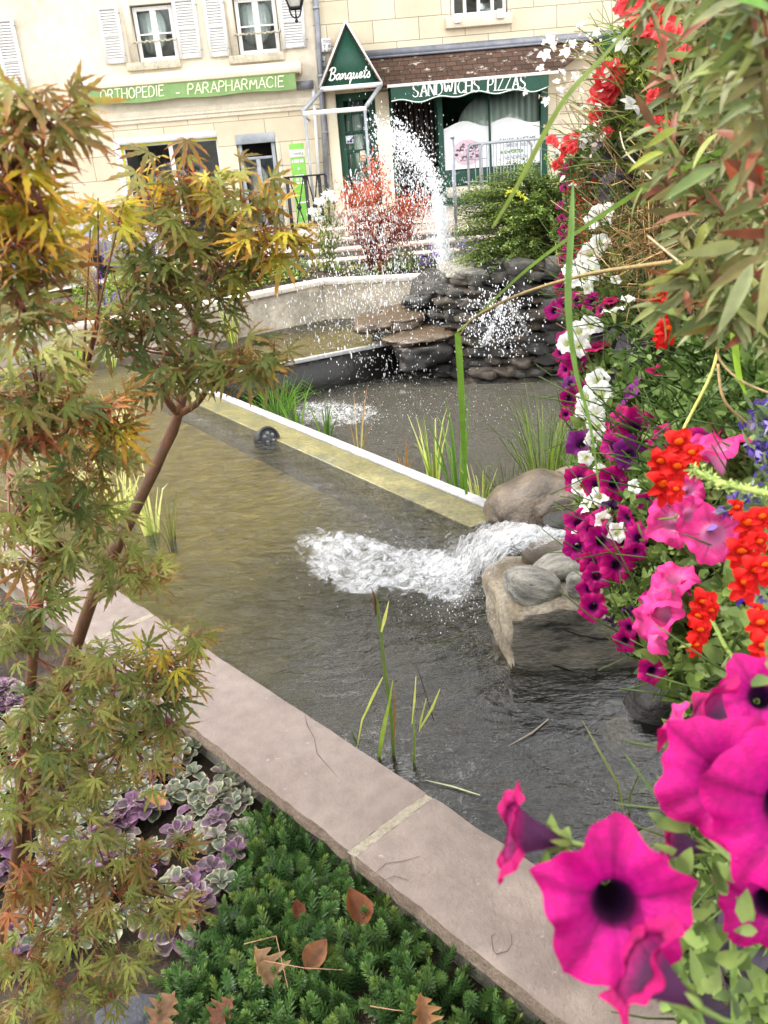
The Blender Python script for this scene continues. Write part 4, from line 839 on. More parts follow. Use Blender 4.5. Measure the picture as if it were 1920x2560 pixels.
# near coping stones
def coping(t0, t1, label, seed):
    nn, ntt = 10, max(6, int((t1 - t0) / .03)); b = MB(); vs = []
    def P(i, j, z):
        n = 1.12 + (1.455 - 1.12) * j / nn; t = t0 + (t1 - t0) * i / ntt
        e = noise.noise(Vector((t * 9, seed, j * .01))) * .007 + noise.noise(Vector((t * 31, seed + 3, 0))) * .003
        if j == 0: n += e + .004
        if j == nn: n += noise.noise(Vector((t * 7, seed + 9, 0))) * .006
        if i in (0, ntt): t += noise.noise(Vector((n * 16, seed + 5, i))) * .005
        p = nt_(n, t); return (p[0], p[1], z)
    for i in range(ntt + 1):
        for j in range(nn + 1):
            ed = .005 if (j in (0, nn) or i in (0, ntt)) else 0
            n = j / nn; z = .100 - ed + .0025 * noise.noise(Vector((i * .11, j * .4, seed)))
            vs.append(P(i, j, z))
    w = nn + 1; fs = [(i * w + j, (i + 1) * w + j, (i + 1) * w + j + 1, i * w + j + 1) for i in range(ntt) for j in range(nn)]
    b.add(vs, [f[::-1] for f in fs], m=0)
    ring = [(i, 0) for i in range(ntt + 1)] + [(ntt, j) for j in range(1, nn + 1)] + [(i, nn) for i in range(ntt - 1, -1, -1)] + [(0, j) for j in range(nn - 1, 0, -1)]
    rv = []; m_ = len(ring)
    for (i, j) in ring:
        p = vs[i * w + j]; rv.append(p)
    lev = []
    for q, z in enumerate((.08, .058, .038)):
        for s_, (i, j) in enumerate(ring):
            p = vs[i * w + j]; d = .004 * noise.noise(Vector((p[0] * 40, p[1] * 40, z * 60))); lev.append((p[0] + NV[0] * d * (1 if j else -1), p[1] + NV[1] * d * (1 if j else -1), z))
    allv = rv + lev; b.add(allv, [(q * m_ + s_, q * m_ + (s_ + 1) % m_, (q + 1) * m_ + (s_ + 1) % m_, (q + 1) * m_ + s_) for q in range(3) for s_ in range(m_)], m=1)
    o = b.build('coping_stone', [M_slab, M_slabside]); return tag(o, label, 'coping stone', 'sandstone copings along the near pond edge')
J = [-1.2, 1.565, 3.385, 5.2, 7.0, 9.4]
LB = ['pinkish sandstone coping nearest the viewer, between the needle-leaved ground cover and the big magenta petunia', 'long pinkish sandstone coping with a crack, beside the variegated bugle', 'pale sunlit coping behind the maple trunk', 'coping stone hidden in the far maple leaves', 'farthest sandstone coping at the left end of the pond']
cps = [coping(J[i] + .016, J[i + 1] - .016, LB[i], i * 13.) for i in range(5)]
nw = thing('coping_wall', (0, 2, -.4), 'low rendered wall carrying the sandstone copings', 'pond wall')
b = MB(); q = [nt_(1.155, -1.2), nt_(1.155, 9.4), nt_(1.42, 9.4), nt_(1.42, -1.2)]; b.prism([(p[0], p[1], -.4) for p in q][::-1], (0, 0, .437)); b.build('wall_body', pm('grey_render', (120, 116, 104), (160, 156, 140), 12, .95, .8, 50, fine=.3), nw)
b = MB()
for t in J[1:-1]:
    vs = []; kk = 14
    for i in range(kk + 1):
        n = 1.118 + (1.452 - 1.118) * i / kk; 
        for s_ in (-1, 1): p = nt_(n, t + s_ * (.0165 + .004 * noise.noise(Vector((n * 30, t, s_))))); vs.append((p[0], p[1], .0955 + .002 * noise.noise(Vector((n * 40, t, 0)))))
    b.add(vs, [(2 * i, 2 * i + 1, 2 * i + 3, 2 * i + 2)[::-1] for i in range(kk)])
    p = [nt_(1.129, t - .022), nt_(1.129, t + .02), nt_(1.15, t + .016), nt_(1.15, t - .016)]; b.prism([(x[0], x[1], -.02) for x in p], (0, 0, .114))
b.build('mortar_joint', M_mortar, nw)
b = MB(); ck = [(762, 1786), (768, 1812), (786, 1846), (793, 1884), (812, 1906), (844, 1943)]; b.ribbon([pz(x, y, .1012) for x, y in ck], [.0006, .0022, .0012, .0022, .0014, .0006], (0, 0, 1), fold=0)
for P in ([(930, 2190), (965, 2158), (1010, 2152), (1050, 2140)], [(950, 2205), (985, 2190), (1020, 2200)], [(1240, 2335), (1228, 2340), (1233, 2375), (1240, 2385), (1268, 2378), (1279, 2360), (1278, 2335)]):
    b.ribbon([pz(x, y, .1012) for x, y in P], [.0008, .0015, .0008], (0, 0, 1), fold=0)
b.build('crack', pm('crack_shadow', (104, 90, 82), rough=.95), cps[1])
# planting bed on the viewer's side
b = MB(); q = [nt_(1.16, -1.2), nt_(1.16, 9.4), nt_(-3, 9.4), nt_(-3, -1.2)]; b.add([(p[0], p[1], -.07) for p in q], [(0, 1, 2, 3)]); tag(b.build('bed_soil', M_soil), 'dark soil of the near planting bed', None, None, 'structure')
# ================================================================ STONES
def rockm(name, c1, c2, scale, rough, wet=.4, spots=None, bump=.7):
    return pm(name, c1, c2, scale, rough, bump, scale * 4, spec=wet, fine=.35, spots=spots, stretch=(1, 1, 1.6))
M_rwet = rockm('wet_dark_stone', (17, 16, 15), (46, 42, 37), 9, .34, .5, ((92, 80, 64), 11, .64, .78))
M_rbrown = rockm('wet_brown_stone', (74, 62, 48), (112, 96, 76), 7, .28, .6, ((56, 50, 42), 12, .5, .7))
M_rdbr = rockm('dark_brown_stone', (34, 29, 23), (78, 66, 51), 10, .4, .5)
M_rgwet = rockm('grey_wet_stone', (52, 50, 46), (92, 88, 80), 8, .45, .5)
M_rgrey = pm('streaked_grey_stone', (92, 92, 88), (176, 172, 160), 4, .8, .6, 30, fine=.35, stretch=(2, 7, 9), spots=((40, 40, 38), 9, .58, .72))
M_rrust = rockm('rusty_flat_stone', (66, 54, 39), (98, 82, 62), 7, .3, .6, ((70, 58, 44), 8, .5, .7))
M_rpale = rockm('speckled_pale_stone', (110, 98, 78), (172, 156, 128), 60, .6, .4, ((64, 56, 44), 22, .56, .7))
M_boul = pm('boulder_stone', (80, 77, 69), (118, 113, 101), 4.5, .75, 1., 18, fine=.35, stretch=(1, 1, 4), spots=((28, 26, 23), 5, .5, .66))
M_boult = pm('boulder_pale_rind', (116, 107, 91), (164, 155, 136), 7, .7, .7, 40, fine=.4, spots=((120, 100, 70), 8, .5, .75))
def stone_mesh(seed, sx, sy, sz, mat, sub=4, rough=.16, flat=0.):
    bm = bmesh.new(); bmesh.ops.create_icosphere(bm, subdivisions=sub, radius=1); o = Vector((seed * 7.3, seed * 3.1, seed))
    for v in bm.verts:
        p = v.co.copy(); d = 1 + rough * 1.6 * noise.noise(p * 1.1 + o) + rough * .7 * noise.noise(p * 2.6 + o) + rough * .16 * noise.noise(p * 8 + o)
        p = Vector([math.copysign(abs(c) ** .82, c) for c in p]) * d
        if flat: p.z = max(-flat, min(flat, p.z)) if abs(p.z) > flat else p.z
        v.co = Vector((p.x * sx, p.y * sy, p.z * sz))
    me = bpy.data.meshes.new('stone'); bm.to_mesh(me); bm.free(); me.materials.append(mat)
    me.polygons.foreach_set('use_smooth', np.ones(len(me.polygons), bool)); return me
def put(name, me, loc, rot, scl, label, cat='stone', group=None):
    o = link(name, me); o.location = Vector(loc); o.rotation_euler = rot; o.scale = (scl,) * 3 if np.isscalar(scl) else scl
    return tag(o, label, cat, group)
# the big boulder, a leaning block with a pale rind
pts = [py(1290, 1790, 2.9), py(1430, 1815, 2.86), py(1640, 1812, 2.83), py(1740, 1760, 2.83), py(1272, 1565, 2.98), py(1300, 1535, 3.0), py(1450, 1508, 3.0), py(1620, 1500, 3.0), py(1740, 1500, 3.0),
       py(1208, 1425, 3.5), py(1210, 1510, 3.42), py(1228, 1600, 3.3), py(1250, 1690, 3.1), py(1262, 1395, 3.75), py(1330, 1375, 3.8), py(1480, 1360, 3.8), py(1700, 1370, 3.8), py(1700, 1600, 3.8), py(1330, 1620, 3.7), py(1740, 1650, 2.95)]
bm = bmesh.new()
for p in pts: bm.verts.new(p)
bmesh.ops.convex_hull(bm, input=bm.verts[:]); bmesh.ops.delete(bm, geom=[v for v in bm.verts if not v.link_faces], context='VERTS')
bmesh.ops.triangulate(bm, faces=bm.faces[:])
bmesh.ops.subdivide_edges(bm, edges=bm.edges[:], cuts=5, use_grid_fill=True); bmesh.ops.smooth_vert(bm, verts=bm.verts[:], factor=.6, use_axis_x=True, use_axis_y=True, use_axis_z=True); bmesh.ops.smooth_vert(bm, verts=bm.verts[:], factor=.5, use_axis_x=True, use_axis_y=True, use_axis_z=True)
bmesh.ops.subdivide_edges(bm, edges=bm.edges[:], cuts=1, use_grid_fill=True); bm.normal_update(); bm.faces.ensure_lookup_table(); bm.faces.index_update()
FL = {f.index: (0 if (f.normal.y < -.5 + .1 * noise.noise(f.calc_center_median() * 4) and f.normal.z < .6) else 1) for f in bm.faces}
for v in bm.verts:
    p = v.co; d = .022 * noise.noise(p * 5) + .012 * noise.noise(p * 13) + .005 * noise.noise(p * 40); q = noise.noise(Vector((p.x * 2, p.y * 3, p.z * 22 + 2 * noise.noise(p * 4))))
    v.co = p + v.normal * (d + .006 * max(q, -.3))
bm.normal_update(); me = bpy.data.meshes.new('boulder')
for f in bm.faces:
    f.smooth = True; c = f.calc_center_median(); nz = f.normal
    f.material_index = FL[f.index]
bm.to_mesh(me); bm.free(); me.materials.append(M_boul); me.materials.append(M_boult)
bo = tag(link('boulder', me), 'large overhanging grey block of rock with a pale rind beside the white stream', 'boulder')
b = MB()
for P in ([(1400, 1570), (1450, 1590), (1500, 1598), (1560, 1600)], [(1330, 1650), (1400, 1668), (1460, 1690), (1520, 1712), (1560, 1700), (1620, 1668)], [(1290, 1690), (1340, 1700), (1400, 1716)]):
    Q = [py(x, y, 2.95) for x, y in P]; Q = [q_ + np.array([0, -.0, 0]) for q_ in Q]
    hit = []
    for x, y in P:
        d = Vector(ray(x, y)).normalized(); ok, loc, nn_, ix = bo.ray_cast(Vector(EYE), d)
        if ok: hit.append(np.array(loc) + np.array(nn_) * .0015)
    if len(hit) > 2: b.ribbon(hit, [.001, .006, .003, .006, .001], (0, -1, .2), fold=0)
if b.V: b.build('crack', pm('rock_crack', (30, 28, 25), rough=.95), bo)
def bhit(x, y):
    ok, loc, nn_, ix = bo.ray_cast(Vector(EYE), Vector(ray(x, y)).normalized()); return loc.y - .01 if ok else 3.5
def onpix(name, px, py_, Y, wpx, hpx, tilt, seed, mat, label, depth=None, flat=0., rough=.14, yaw=0.):
    c = py(px, py_, Y); k = math.sqrt(Y * Y + (2 - c[2]) ** 2) / FPX * .97
    sx = wpx * k / 2; sz = hpx * k / 2; me = stone_mesh(seed, sx, depth or sx * .75, sz, mat, 4, rough, flat)
    return put(name, me, c, (0.12, R(tilt), yaw), 1, label)
onpix('flat_stone', 1332, 1466, bhit(1332, 1490), 150, 84, 17, 1, M_rgrey, 'streaked pale grey flat stone lying on top of the big boulder', rough=.12)
onpix('flat_stone', 1397, 1421, bhit(1397, 1440), 138, 66, -16, 2, M_rgrey, 'grey striped stone tilted upward between two others above the boulder', rough=.12)
onpix('wet_stone', 1372, 1386, bhit(1372, 1400) + .02, 138, 72, -6, 3, M_rbrown, 'brown wet rounded stone beside the near edge of the white stream')
onpix('round_stone', 1448, 1462, bhit(1448, 1485), 70, 74, 0, 4, M_rgrey, 'small grey stone half hidden by magenta petunias above the boulder')
onpix('wet_stone', 1392, 1274, 4.35, 122, 90, -8, 5, M_rbrown, 'rounded brown wet stone leaning on the slab across the stream')
onpix('wet_stone', 1415, 1310, 4.15, 120, 62, -5, 6, M_rwet, 'dark grey wet stone at the far side of the stream outlet')
onpix('slab_stone', 1322, 1268, 4.55, 230, 150, -32, 7, M_rbrown, 'long sloping brown slab covered by a film of water at the weir end', depth=.24, rough=.1)
onpix('wet_stone', 1415, 1215, 4.8, 110, 80, -15, 8, M_rbrown, 'tan stone behind the brown slab, below the trailing petunias')
onpix('wet_stone', 1265, 1330, 4.3, 90, 40, 6, 9, M_rbrown, 'low wet stone under the upper edge of the white stream')
onpix('submerged_stone', 1592, 1842, pz(1592, 1842, -.12)[1], 150, 92, 4, 10, M_rpale, 'speckled pale round stone under the dark water')
onpix('submerged_stone', 1600, 2010, pz(1600, 2010, -.12)[1], 135, 150, 0, 11, rockm('mossy_stone', (52, 56, 28), (78, 80, 44), 12, .6), 'green mossy stone half seen under water beside the planter wall')
onpix('wall_stone', 1660, 1765, pz(1660, 1765, 0)[1], 190, 120, 12, 12, M_rwet, 'dark grey stone under the boulder at the planter wall')
onpix('wall_stone', 1650, 2150, pz(1650, 2150, 0.02)[1], 190, 120, -20, 13, rockm('rough_grey_stone', (84, 80, 72), (128, 122, 110), 14, .8), 'rough grey stone behind the big magenta petunia')

# ---- the stacked rock waterfall
M_core = pm('wet_earth', (16, 15, 13), (30, 27, 22), 8, .6, .6, 20, fine=.5)
ARC = [(-.1, 10.05), (.45, 9.85), (.75, 9.45), (1.1, 9.15), (1.6, 9.0), (2.2, 8.95), (2.9, 8.7), (3.6, 8.2)]
def arc(u, back):
    s = u * (len(ARC) - 1); i = min(int(s), len(ARC) - 2); f = s - i; a = np.array(ARC[i]); c = np.array(ARC[i + 1]); p = a + (c - a) * f
    d = (c - a) / np.linalg.norm(c - a); return p + np.array([-d[1], d[0]]) * back
b = MB(); nu, nv = 24, 6; vs = []
for j in range(nv + 1):
    z = -.6 + j * .24
    for i in range(nu + 1):
        p = arc(i / nu, .18 + .34 * (z + .6) + (.6 if j == nv else 0)); zz = min(z, .55 + .25 * math.sin(i / nu * 3.1)) if i > 2 else min(z, .02)
        vs.append((p[0], p[1], zz))
b.add(vs, [(j * (nu + 1) + i, j * (nu + 1) + i + 1, (j + 1) * (nu + 1) + i + 1, (j + 1) * (nu + 1) + i) for j in range(nv) for i in range(nu)])
tag(b.build('rock_bank', M_core), 'dark wet earth bank behind the stacked stones', None, None, 'structure')
SM = [stone_mesh(20 + i, 1, .8, .42 + .05 * (i % 3), [M_rwet, M_rwet, M_rdbr, M_rwet, M_rdbr, M_rgwet, M_rdbr][i], 3, .27) for i in range(7)]
rs = random.Random(11); cnt = 0
z = -.42
while z < .78:
    h = rs.uniform(.1, .13); u = .06 + (.10 if z > .1 else 0) + rs.uniform(0, .03)
    while u < .98:
        w = rs.uniform(.08, .18); p = arc(u + .015, .10 + .34 * (z + .42) + rs.uniform(-.04, .05)); lim = .82 - .3 * abs(u - .55)
        if z < lim:
            i = rs.choice([0, 1, 2, 3, 4, 6]) if z < .2 else rs.choice([0, 2, 3, 4, 5, 6])
            put('stacked_stone', SM[i], (p[0], p[1], z + rs.uniform(-.02, .02)), (rs.uniform(-.15, .15), rs.uniform(-.16, .16), rs.uniform(-.5, .5)), (w, w, w * rs.uniform(.75, 1.15)),
                'dark wet stone stacked among many like it in the waterfall bank', 'stone', 'stacked stones of the waterfall bank'); cnt += 1
        u += w * .30 / 1.0 * .85
    z += h
onpix('capstone', 1200, 662, 9.9, 190, 44, -3, 31, M_rgrey, 'broad pale flat stone crowning the waterfall rocks beside the jet', depth=.45, flat=.6)
onpix('capstone', 1265, 690, 9.7, 120, 50, -10, 32, M_rwet, 'dark flat stone under the crowning stone of the waterfall')
for a in ((950, 806, 9.9, 140, 32, 0, 33, 'rust brown flat stone lying in the shallow upper basin'), (1000, 795, 10.0, 130, 34, -2, 34, 'rust brown flat slab touching the stacked waterfall stones'), (1045, 838, 9.6, 150, 26, -2, 35, 'low wet brown slab at the end of the white lip'), (985, 775, 10.5, 80, 20, 0, 36, 'small tan slab behind the rust brown flat stone'), (1060, 745, 10.2, 110, 48, -4, 37, 'tan ledge stone under the fountain jet'), (1050, 885, 9.45, 130, 76, 0, 38, 'dark blocky wet rock under the slab at the end of the lip')):
    onpix('slab_stone', *a[:7], M_rrust if a[6] < 37 else M_rwet, a[7], depth=.3 if a[6] < 36 else None, flat=.75, rough=.24)

# ================================================================ MOVING WATER
M_foam = foamm('foam', 20, .585, .86); M_stream = foamm('stream', 24, .45, .70, (1, 3.2, 1), .6); M_foam2 = foamm('foam_lower', 26, .62, .92)
M_drop = pm('water_drops', (238, 243, 247), (246, 249, 252), 5, .15, fine=.02, spec=.8); M_drop.node_tree.nodes['Principled BSDF'].inputs['Alpha'].default_value = .62
def dens_sheet(name, x0, x1, y0, y1, step, z, blobs, mat, amp, label):
    nx = int((x1 - x0) / step); ny = int((y1 - y0) / step); D = {}; V = []; C = []; F = []; ix = {}
    B = []
    for (px, py_, rx, ry, w) in blobs:
        c = pz(px, py_, z); ax = pz(px + rx, py_, z) - c; ay = pz(px, py_ - ry, z) - c; B.append((c[:2], np.linalg.inv(np.array([ax[:2], ay[:2]]).T), w))
    for j in range(ny + 1):
        for i in range(nx + 1):
            p = np.array([x0 + i * step, y0 + j * step]); d = 0
            for c, m, w in B:
                q = m @ (p - c); d += w * math.exp(-(q @ q) * .85) * .88
            d = min(d, 1.15); n_ = noise.noise(Vector((p[0] * 9, p[1] * 9, 1))) + .6 * noise.noise(Vector((p[0] * 24, p[1] * 24, 4)))
            D[i, j] = d; ix[i, j] = len(V); V.append((p[0], p[1], z + .008 + amp * d * max(0, .35 + n_))); C.append((d * .72,) * 3)
    for j in range(ny):
        for i in range(nx):
            if max(D[i, j], D[i + 1, j], D[i, j + 1], D[i + 1, j + 1]) > .12: F.append((ix[i, j], ix[i + 1, j], ix[i + 1, j + 1], ix[i, j + 1]))
    b = MB(); b.add(V, F, np.array(C)); o = b.build(name, mat, smooth=True); return tag(o, label, 'foam', None, 'stuff')
dens_sheet('foam', -1.2, .75, 3.1, 5.3, .018, 0., [(1125, 1420, 100, 56, .8), (1030, 1440, 150, 60, 1.0), (930, 1400, 110, 60, .95), (850, 1360, 95, 55, .8), (800, 1440, 60, 30, .55), (760, 1350, 80, 46, .52), (880, 1460, 70, 45, .75), (1120, 1500, 90, 36, .55), (1170, 1520, 60, 60, .4), (690, 1290, 80, 34, .4), (720, 1400, 100, 56, .34), (640, 1330, 80, 46, .34), (570, 1300, 60, 24, .25), (830, 1270, 50, 30, .2), (700, 1250, 40, 20, .2)], M_foam, .034, 'white foam spreading over the pond below the stream')
dens_sheet('foam', -1.3, 2.6, 6.4, 9.2, .035, -.4, [(840, 1045, 120, 50, .95), (760, 1030, 70, 40, .6), (960, 1050, 120, 40, .45), (1100, 1010, 200, 60, .28), (900, 1000, 160, 40, .3), (1300, 1000, 100, 50, .25), (1010, 985, 20, 8, .9), (1170, 955, 40, 8, .7)], M_foam2, .05, 'white churned patch where the drops fall in the lower pool')
up = [(1436, 1345, .34), (1380, 1334, .34), (1330, 1322, .33), (1270, 1306, .31), (1215, 1312, .27), (1165, 1326, .22), (1125, 1342, .15), (1080, 1380, .06), (1030, 1420, .01)]
lo = [(1436, 1360, .32), (1400, 1368, .31), (1355, 1380, .30), (1300, 1402, .28), (1252, 1428, .25), (1225, 1462, .17), (1195, 1490, .09), (1130, 1510, .03), (1050, 1500, .0)]
b = MB(); ns, ntr = 70, 26; V = []; C = []
for i in range(ns + 1):
    s_ = i / ns * (len(up) - 1); k_ = min(int(s_), len(up) - 2); f = s_ - k_
    for j in range(ntr + 1):
        t = j / ntr; a = np.array(up[k_]) * (1 - f) + np.array(up[k_ + 1]) * f; c = np.array(lo[k_]) * (1 - f) + np.array(lo[k_ + 1]) * f; q = a * (1 - t) + c * t
        p = pz(q[0], q[1], q[2]); w = (i / ns) ** .6
        n_ = noise.noise(Vector((i * .12, j * .55, 2))) + .6 * noise.noise(Vector((i * .3, j * 1.2, 7)))
        V.append(p + np.array([0, 0, .018 + (.02 + .03 * w) * n_ + .025 * math.sin(math.pi * t)])); C.append((.28 + .42 * math.sin(math.pi * t) ** .7 - .25 * (i / ns) ** 3 + .06 * n_,) * 3)
b.add(V, [(i * (ntr + 1) + j, (i + 1) * (ntr + 1) + j, (i + 1) * (ntr + 1) + j + 1, i * (ntr + 1) + j + 1) for i in range(ns) for j in range(ntr)], np.array(C))
tag(b.build('stream', M_stream, smooth=True), 'white rushing stream pouring off the rocks into the pond', 'stream', None, 'stuff')
def tmpl_drop(n=6, r=4):
    b = MB(); b.ball((0, 0, 0), 1, seg=n, rings=r); v = np.vstack(b.V); f = np.array([x[0] for x in b.F]); return (v, f, np.zeros(len(v)))
TD = tmpl_drop(5, 4)
def drops(name, P, Rr, El, label, cat='spray'):
    b = MB(); n_ = len(P); m = np.zeros((n_, 3, 3)); R_ = np.array(Rr); m[:, 0, 0] = R_; m[:, 1, 1] = R_; m[:, 2, 2] = R_ * np.array(El)
    b.bulk(TD, m, np.array(P), np.ones((n_, 3))); return tag(b.build(name, M_drop, smooth=True), label, cat, None, 'stuff')
rs = random.Random(5); P = []; Rr = []; El = []
for _ in range(260):                                            # around the stream foot
    q = pz(rs.gauss(1150, 70), rs.gauss(1505, 30), rs.uniform(.01, .1)); P.append(q); Rr.append(rs.uniform(.001, .003)); El.append(rs.uniform(.8, 1.6))
for _ in range(300):
    q = pz(rs.gauss(980, 120), rs.gauss(1400, 45), rs.uniform(.01, .07)); P.append(q); Rr.append(rs.uniform(.001, .0028)); El.append(1)
drops('splash_drops', P, Rr, El, 'small splashing drops at the foot of the stream')
# the jet: a foaming column, an arc thrown to the left, and falling drops
JY = 10.3
path = [(1128, 745), (1122, 700), (1112, 650), (1106, 600), (1102, 560), (1098, 520), (1090, 475), (1075, 435), (1050, 395), (1020, 360), (985, 330), (955, 318)]
def along(u):
    s_ = u * (len(path) - 1); i = min(int(s_), len(path) - 2); f = s_ - i; return path[i][0] * (1 - f) + path[i + 1][0] * f, path[i][1] * (1 - f) + path[i + 1][1] * f
rs = random.Random(9); P = []; Rr = []; El = []
for _ in range(3000):                                           # column
    u = rs.uniform(0, .5); x, y = along(u); w = 24 - 26 * u + (rs.random() ** 3) * 20
    P.append(py(x + rs.gauss(0, .45) * w, y + rs.uniform(-12, 12), JY + rs.gauss(0, .12))); Rr.append(rs.uniform(.0022, .008)); El.append(rs.uniform(1.2, 4.2))
for _ in range(1450):                                           # arc
    u = .5 + .5 * rs.random() ** .8; x, y = along(u); w = 9 + 66 * (u - .45)
    P.append(py(x + rs.gauss(0, .55) * w, y + rs.gauss(0, .6) * w + 12 * (u - .5), JY + rs.gauss(0, .2))); Rr.append(rs.uniform(.003, .0105) * (1.7 if rs.random() < .06 else 1)); El.append(rs.uniform(.8, 1.6))
for _ in range(800):                                            # thick sheet under the arc
    u = .55 + .45 * rs.random(); x, y = along(u); d = rs.random() ** 1.6 * 150
    P.append(py(x + rs.gauss(8, 16), y + d, JY + rs.gauss(0, .2))); Rr.append(rs.uniform(.003, .008)); El.append(rs.uniform(1, 2.4))
for _ in range(2800):                                           # falling curtain
    x = rs.gauss(940, 100); y = rs.uniform(330, 985); 
    if y < 330 + abs(x - 985) * .9: continue
    P.append(py(x - (y - 400) * .07, y, JY + rs.gauss(-.3, .55))); Rr.append(rs.uniform(.0018, .0054) * (1.9 if rs.random() < .06 else 1)); El.append(rs.uniform(1.6, 4.6))
for _ in range(1100):
    x = rs.gauss(1010, 130); y = rs.uniform(560, 1000); P.append(py(x, y, JY + rs.gauss(-.5, .5))); Rr.append(rs.uniform(.0025, .006)); El.append(rs.uniform(1, 3))
for _ in range(5000):                                           # fine mist
    if rs.random() < .45: u = rs.random(); x, y = along(u); w = 16 + 60 * u; q = py(x + rs.gauss(0, .8) * w, y + rs.gauss(0, .8) * w + 30 * u, JY + rs.gauss(0, .3))
    else: q = py(rs.gauss(985, 105), rs.uniform(430, 1010), JY + rs.gauss(-.4, .6))
    P.append(q); Rr.append(rs.uniform(.0012, .0032)); El.append(rs.uniform(1.5, 5))
for _ in range(420):                                           # rebounding specks on the lower pool
    q = pz(rs.gauss(1050, 190), rs.gauss(1010, 42), -.4 + abs(rs.gauss(0, .05)))
    if q[0] * .88 + q[1] * .47 < -.2 or (np.array(q[:2]) - A1) @ P1 > -.06: continue
    P.append(q); Rr.append(rs.uniform(.0015, .004)); El.append(rs.uniform(.7, 1.6))
drops('fountain_jet', P, Rr, El, 'white fountain jet arching left and falling as a curtain of drops', 'fountain')
b = MB(); c = py(1128, 752, JY); b.tube([(c[0], c[1], c[2] - .3), (c[0], c[1], c[2] - .02)], .03, 10); b.tube([(c[0], c[1], c[2] - .02), (c[0], c[1], c[2] + .01)], .022, 10); tag(b.build('fountain_nozzle', M_black), 'dark nozzle at the foot of the fountain jet', 'nozzle')
# ragged white sheets of the small cascade on the rocks
M_casc = foamm('cascade_water', 34, .46, .68)
rs = random.Random(4); b = MB()
def veil(pts, Y, w0, w1, dens):
    n1, n2 = 26, 8; V = []; C = []
    for i in range(n1 + 1):
        u = i / n1; s_ = u * (len(pts) - 1); k_ = min(int(s_), len(pts) - 2); f = s_ - k_; x = pts[k_][0] * (1 - f) + pts[k_ + 1][0] * f; y = pts[k_][1] * (1 - f) + pts[k_ + 1][1] * f; w = w0 + (w1 - w0) * u
        for j in range(n2 + 1):
            t = j / n2 * 2 - 1; q = noise.noise(Vector((i * .35, j * .8, Y + pts[0][0]))); V.append(py(x + t * w + 7 * q, y + 5 * noise.noise(Vector((i * .5, j * 1.3, 3))) + abs(t) * 6, Y - .07 - .06 * (1 - t * t) - .05 * q)); C.append((dens * (1 - abs(t) ** 2) + .12 * q - .15 * u,) * 3)
    b.add(V, [(i * (n2 + 1) + j, (i + 1) * (n2 + 1) + j, (i + 1) * (n2 + 1) + j + 1, i * (n2 + 1) + j + 1) for i in range(n1) for j in range(n2)], np.array(C))
for w_a, w_b, dY in ((13, 9, 0), (19, 12, .12), (16, 10, -.12)): veil([(1130, 748), (1123, 700), (1113, 650), (1106, 600), (1102, 555), (1098, 515), (1091, 470)], JY + dY, w_a, w_b, .42)
tag(b.build('jet_column', foamm('jet_water', 30, .44, .74, (1.6, 1.6, .45)), smooth=True), 'streaky white column of water at the root of the fountain', 'fountain', None, 'stuff'); b = MB()
veil([(1160, 746), (1185, 750), (1206, 764), (1220, 792)], 8.78, 10, 16, .6); veil([(1266, 738), (1252, 760), (1240, 792), (1222, 832), (1204, 868)], 8.62, 12, 20, .7); veil([(1262, 744), (1282, 772), (1302, 802), (1328, 866)], 8.6, 12, 16, .58); veil([(1236, 770), (1262, 792), (1290, 832)], 8.58, 14, 18, .45)
tag(b.build('cascade', M_casc, smooth=True), 'ragged white trickle running down the dark waterfall stones', 'cascade', None, 'stuff')
P = []; Rr = []; El = []
for _ in range(900): P.append(py(rs.gauss(1245, 46), rs.gauss(800, 44), 8.6 + rs.gauss(-.1, .06))); Rr.append(rs.uniform(.002, .007)); El.append(rs.uniform(1, 2.5))
drops('cascade_drops', P, Rr, El, 'drops thrown off the trickle on the waterfall stones')
# pond lamp
c = pz(670, 1100, 0.); la = thing('pond_lamp', c, 'black round underwater lamp half sunk beside the weir', 'lamp')
k = .095; b = MB(); ax = np.array([.55, -.72, .42]); ax /= np.linalg.norm(ax); cc = np.array([c[0], c[1], .01]); b.tube([cc - ax * .07, cc + ax * .02], k, 24); b.build('housing', M_black, la, bevel=.006)
xx = np.cross(ax, (0, 0, 1)); xx /= np.linalg.norm(xx); yy = np.cross(xx, ax); b = MB(); b.tube([cc + ax * .02 + (xx * math.cos(t) + yy * math.sin(t)) * k * .9 for t in np.linspace(0, 6.283, 30)], .014, 7); b.build('rim', M_black, la, smooth=True)
b = MB(); b.tube([cc + ax * .021, cc + ax * .024], k * .8, 22); fc = b.build('face', pm('lamp_face', (40, 42, 44), (58, 60, 62), 20, .5), la)
for t in (.5, 1.57, 2.64, 3.9, 5.4): b = MB(); b.ball(cc + ax * .024 + (xx * math.cos(t) + yy * math.sin(t)) * k * .42, .017, seg=12); b.build('lens', pm('lamp_lens', (110, 112, 110), rough=.3), fc, smooth=True)
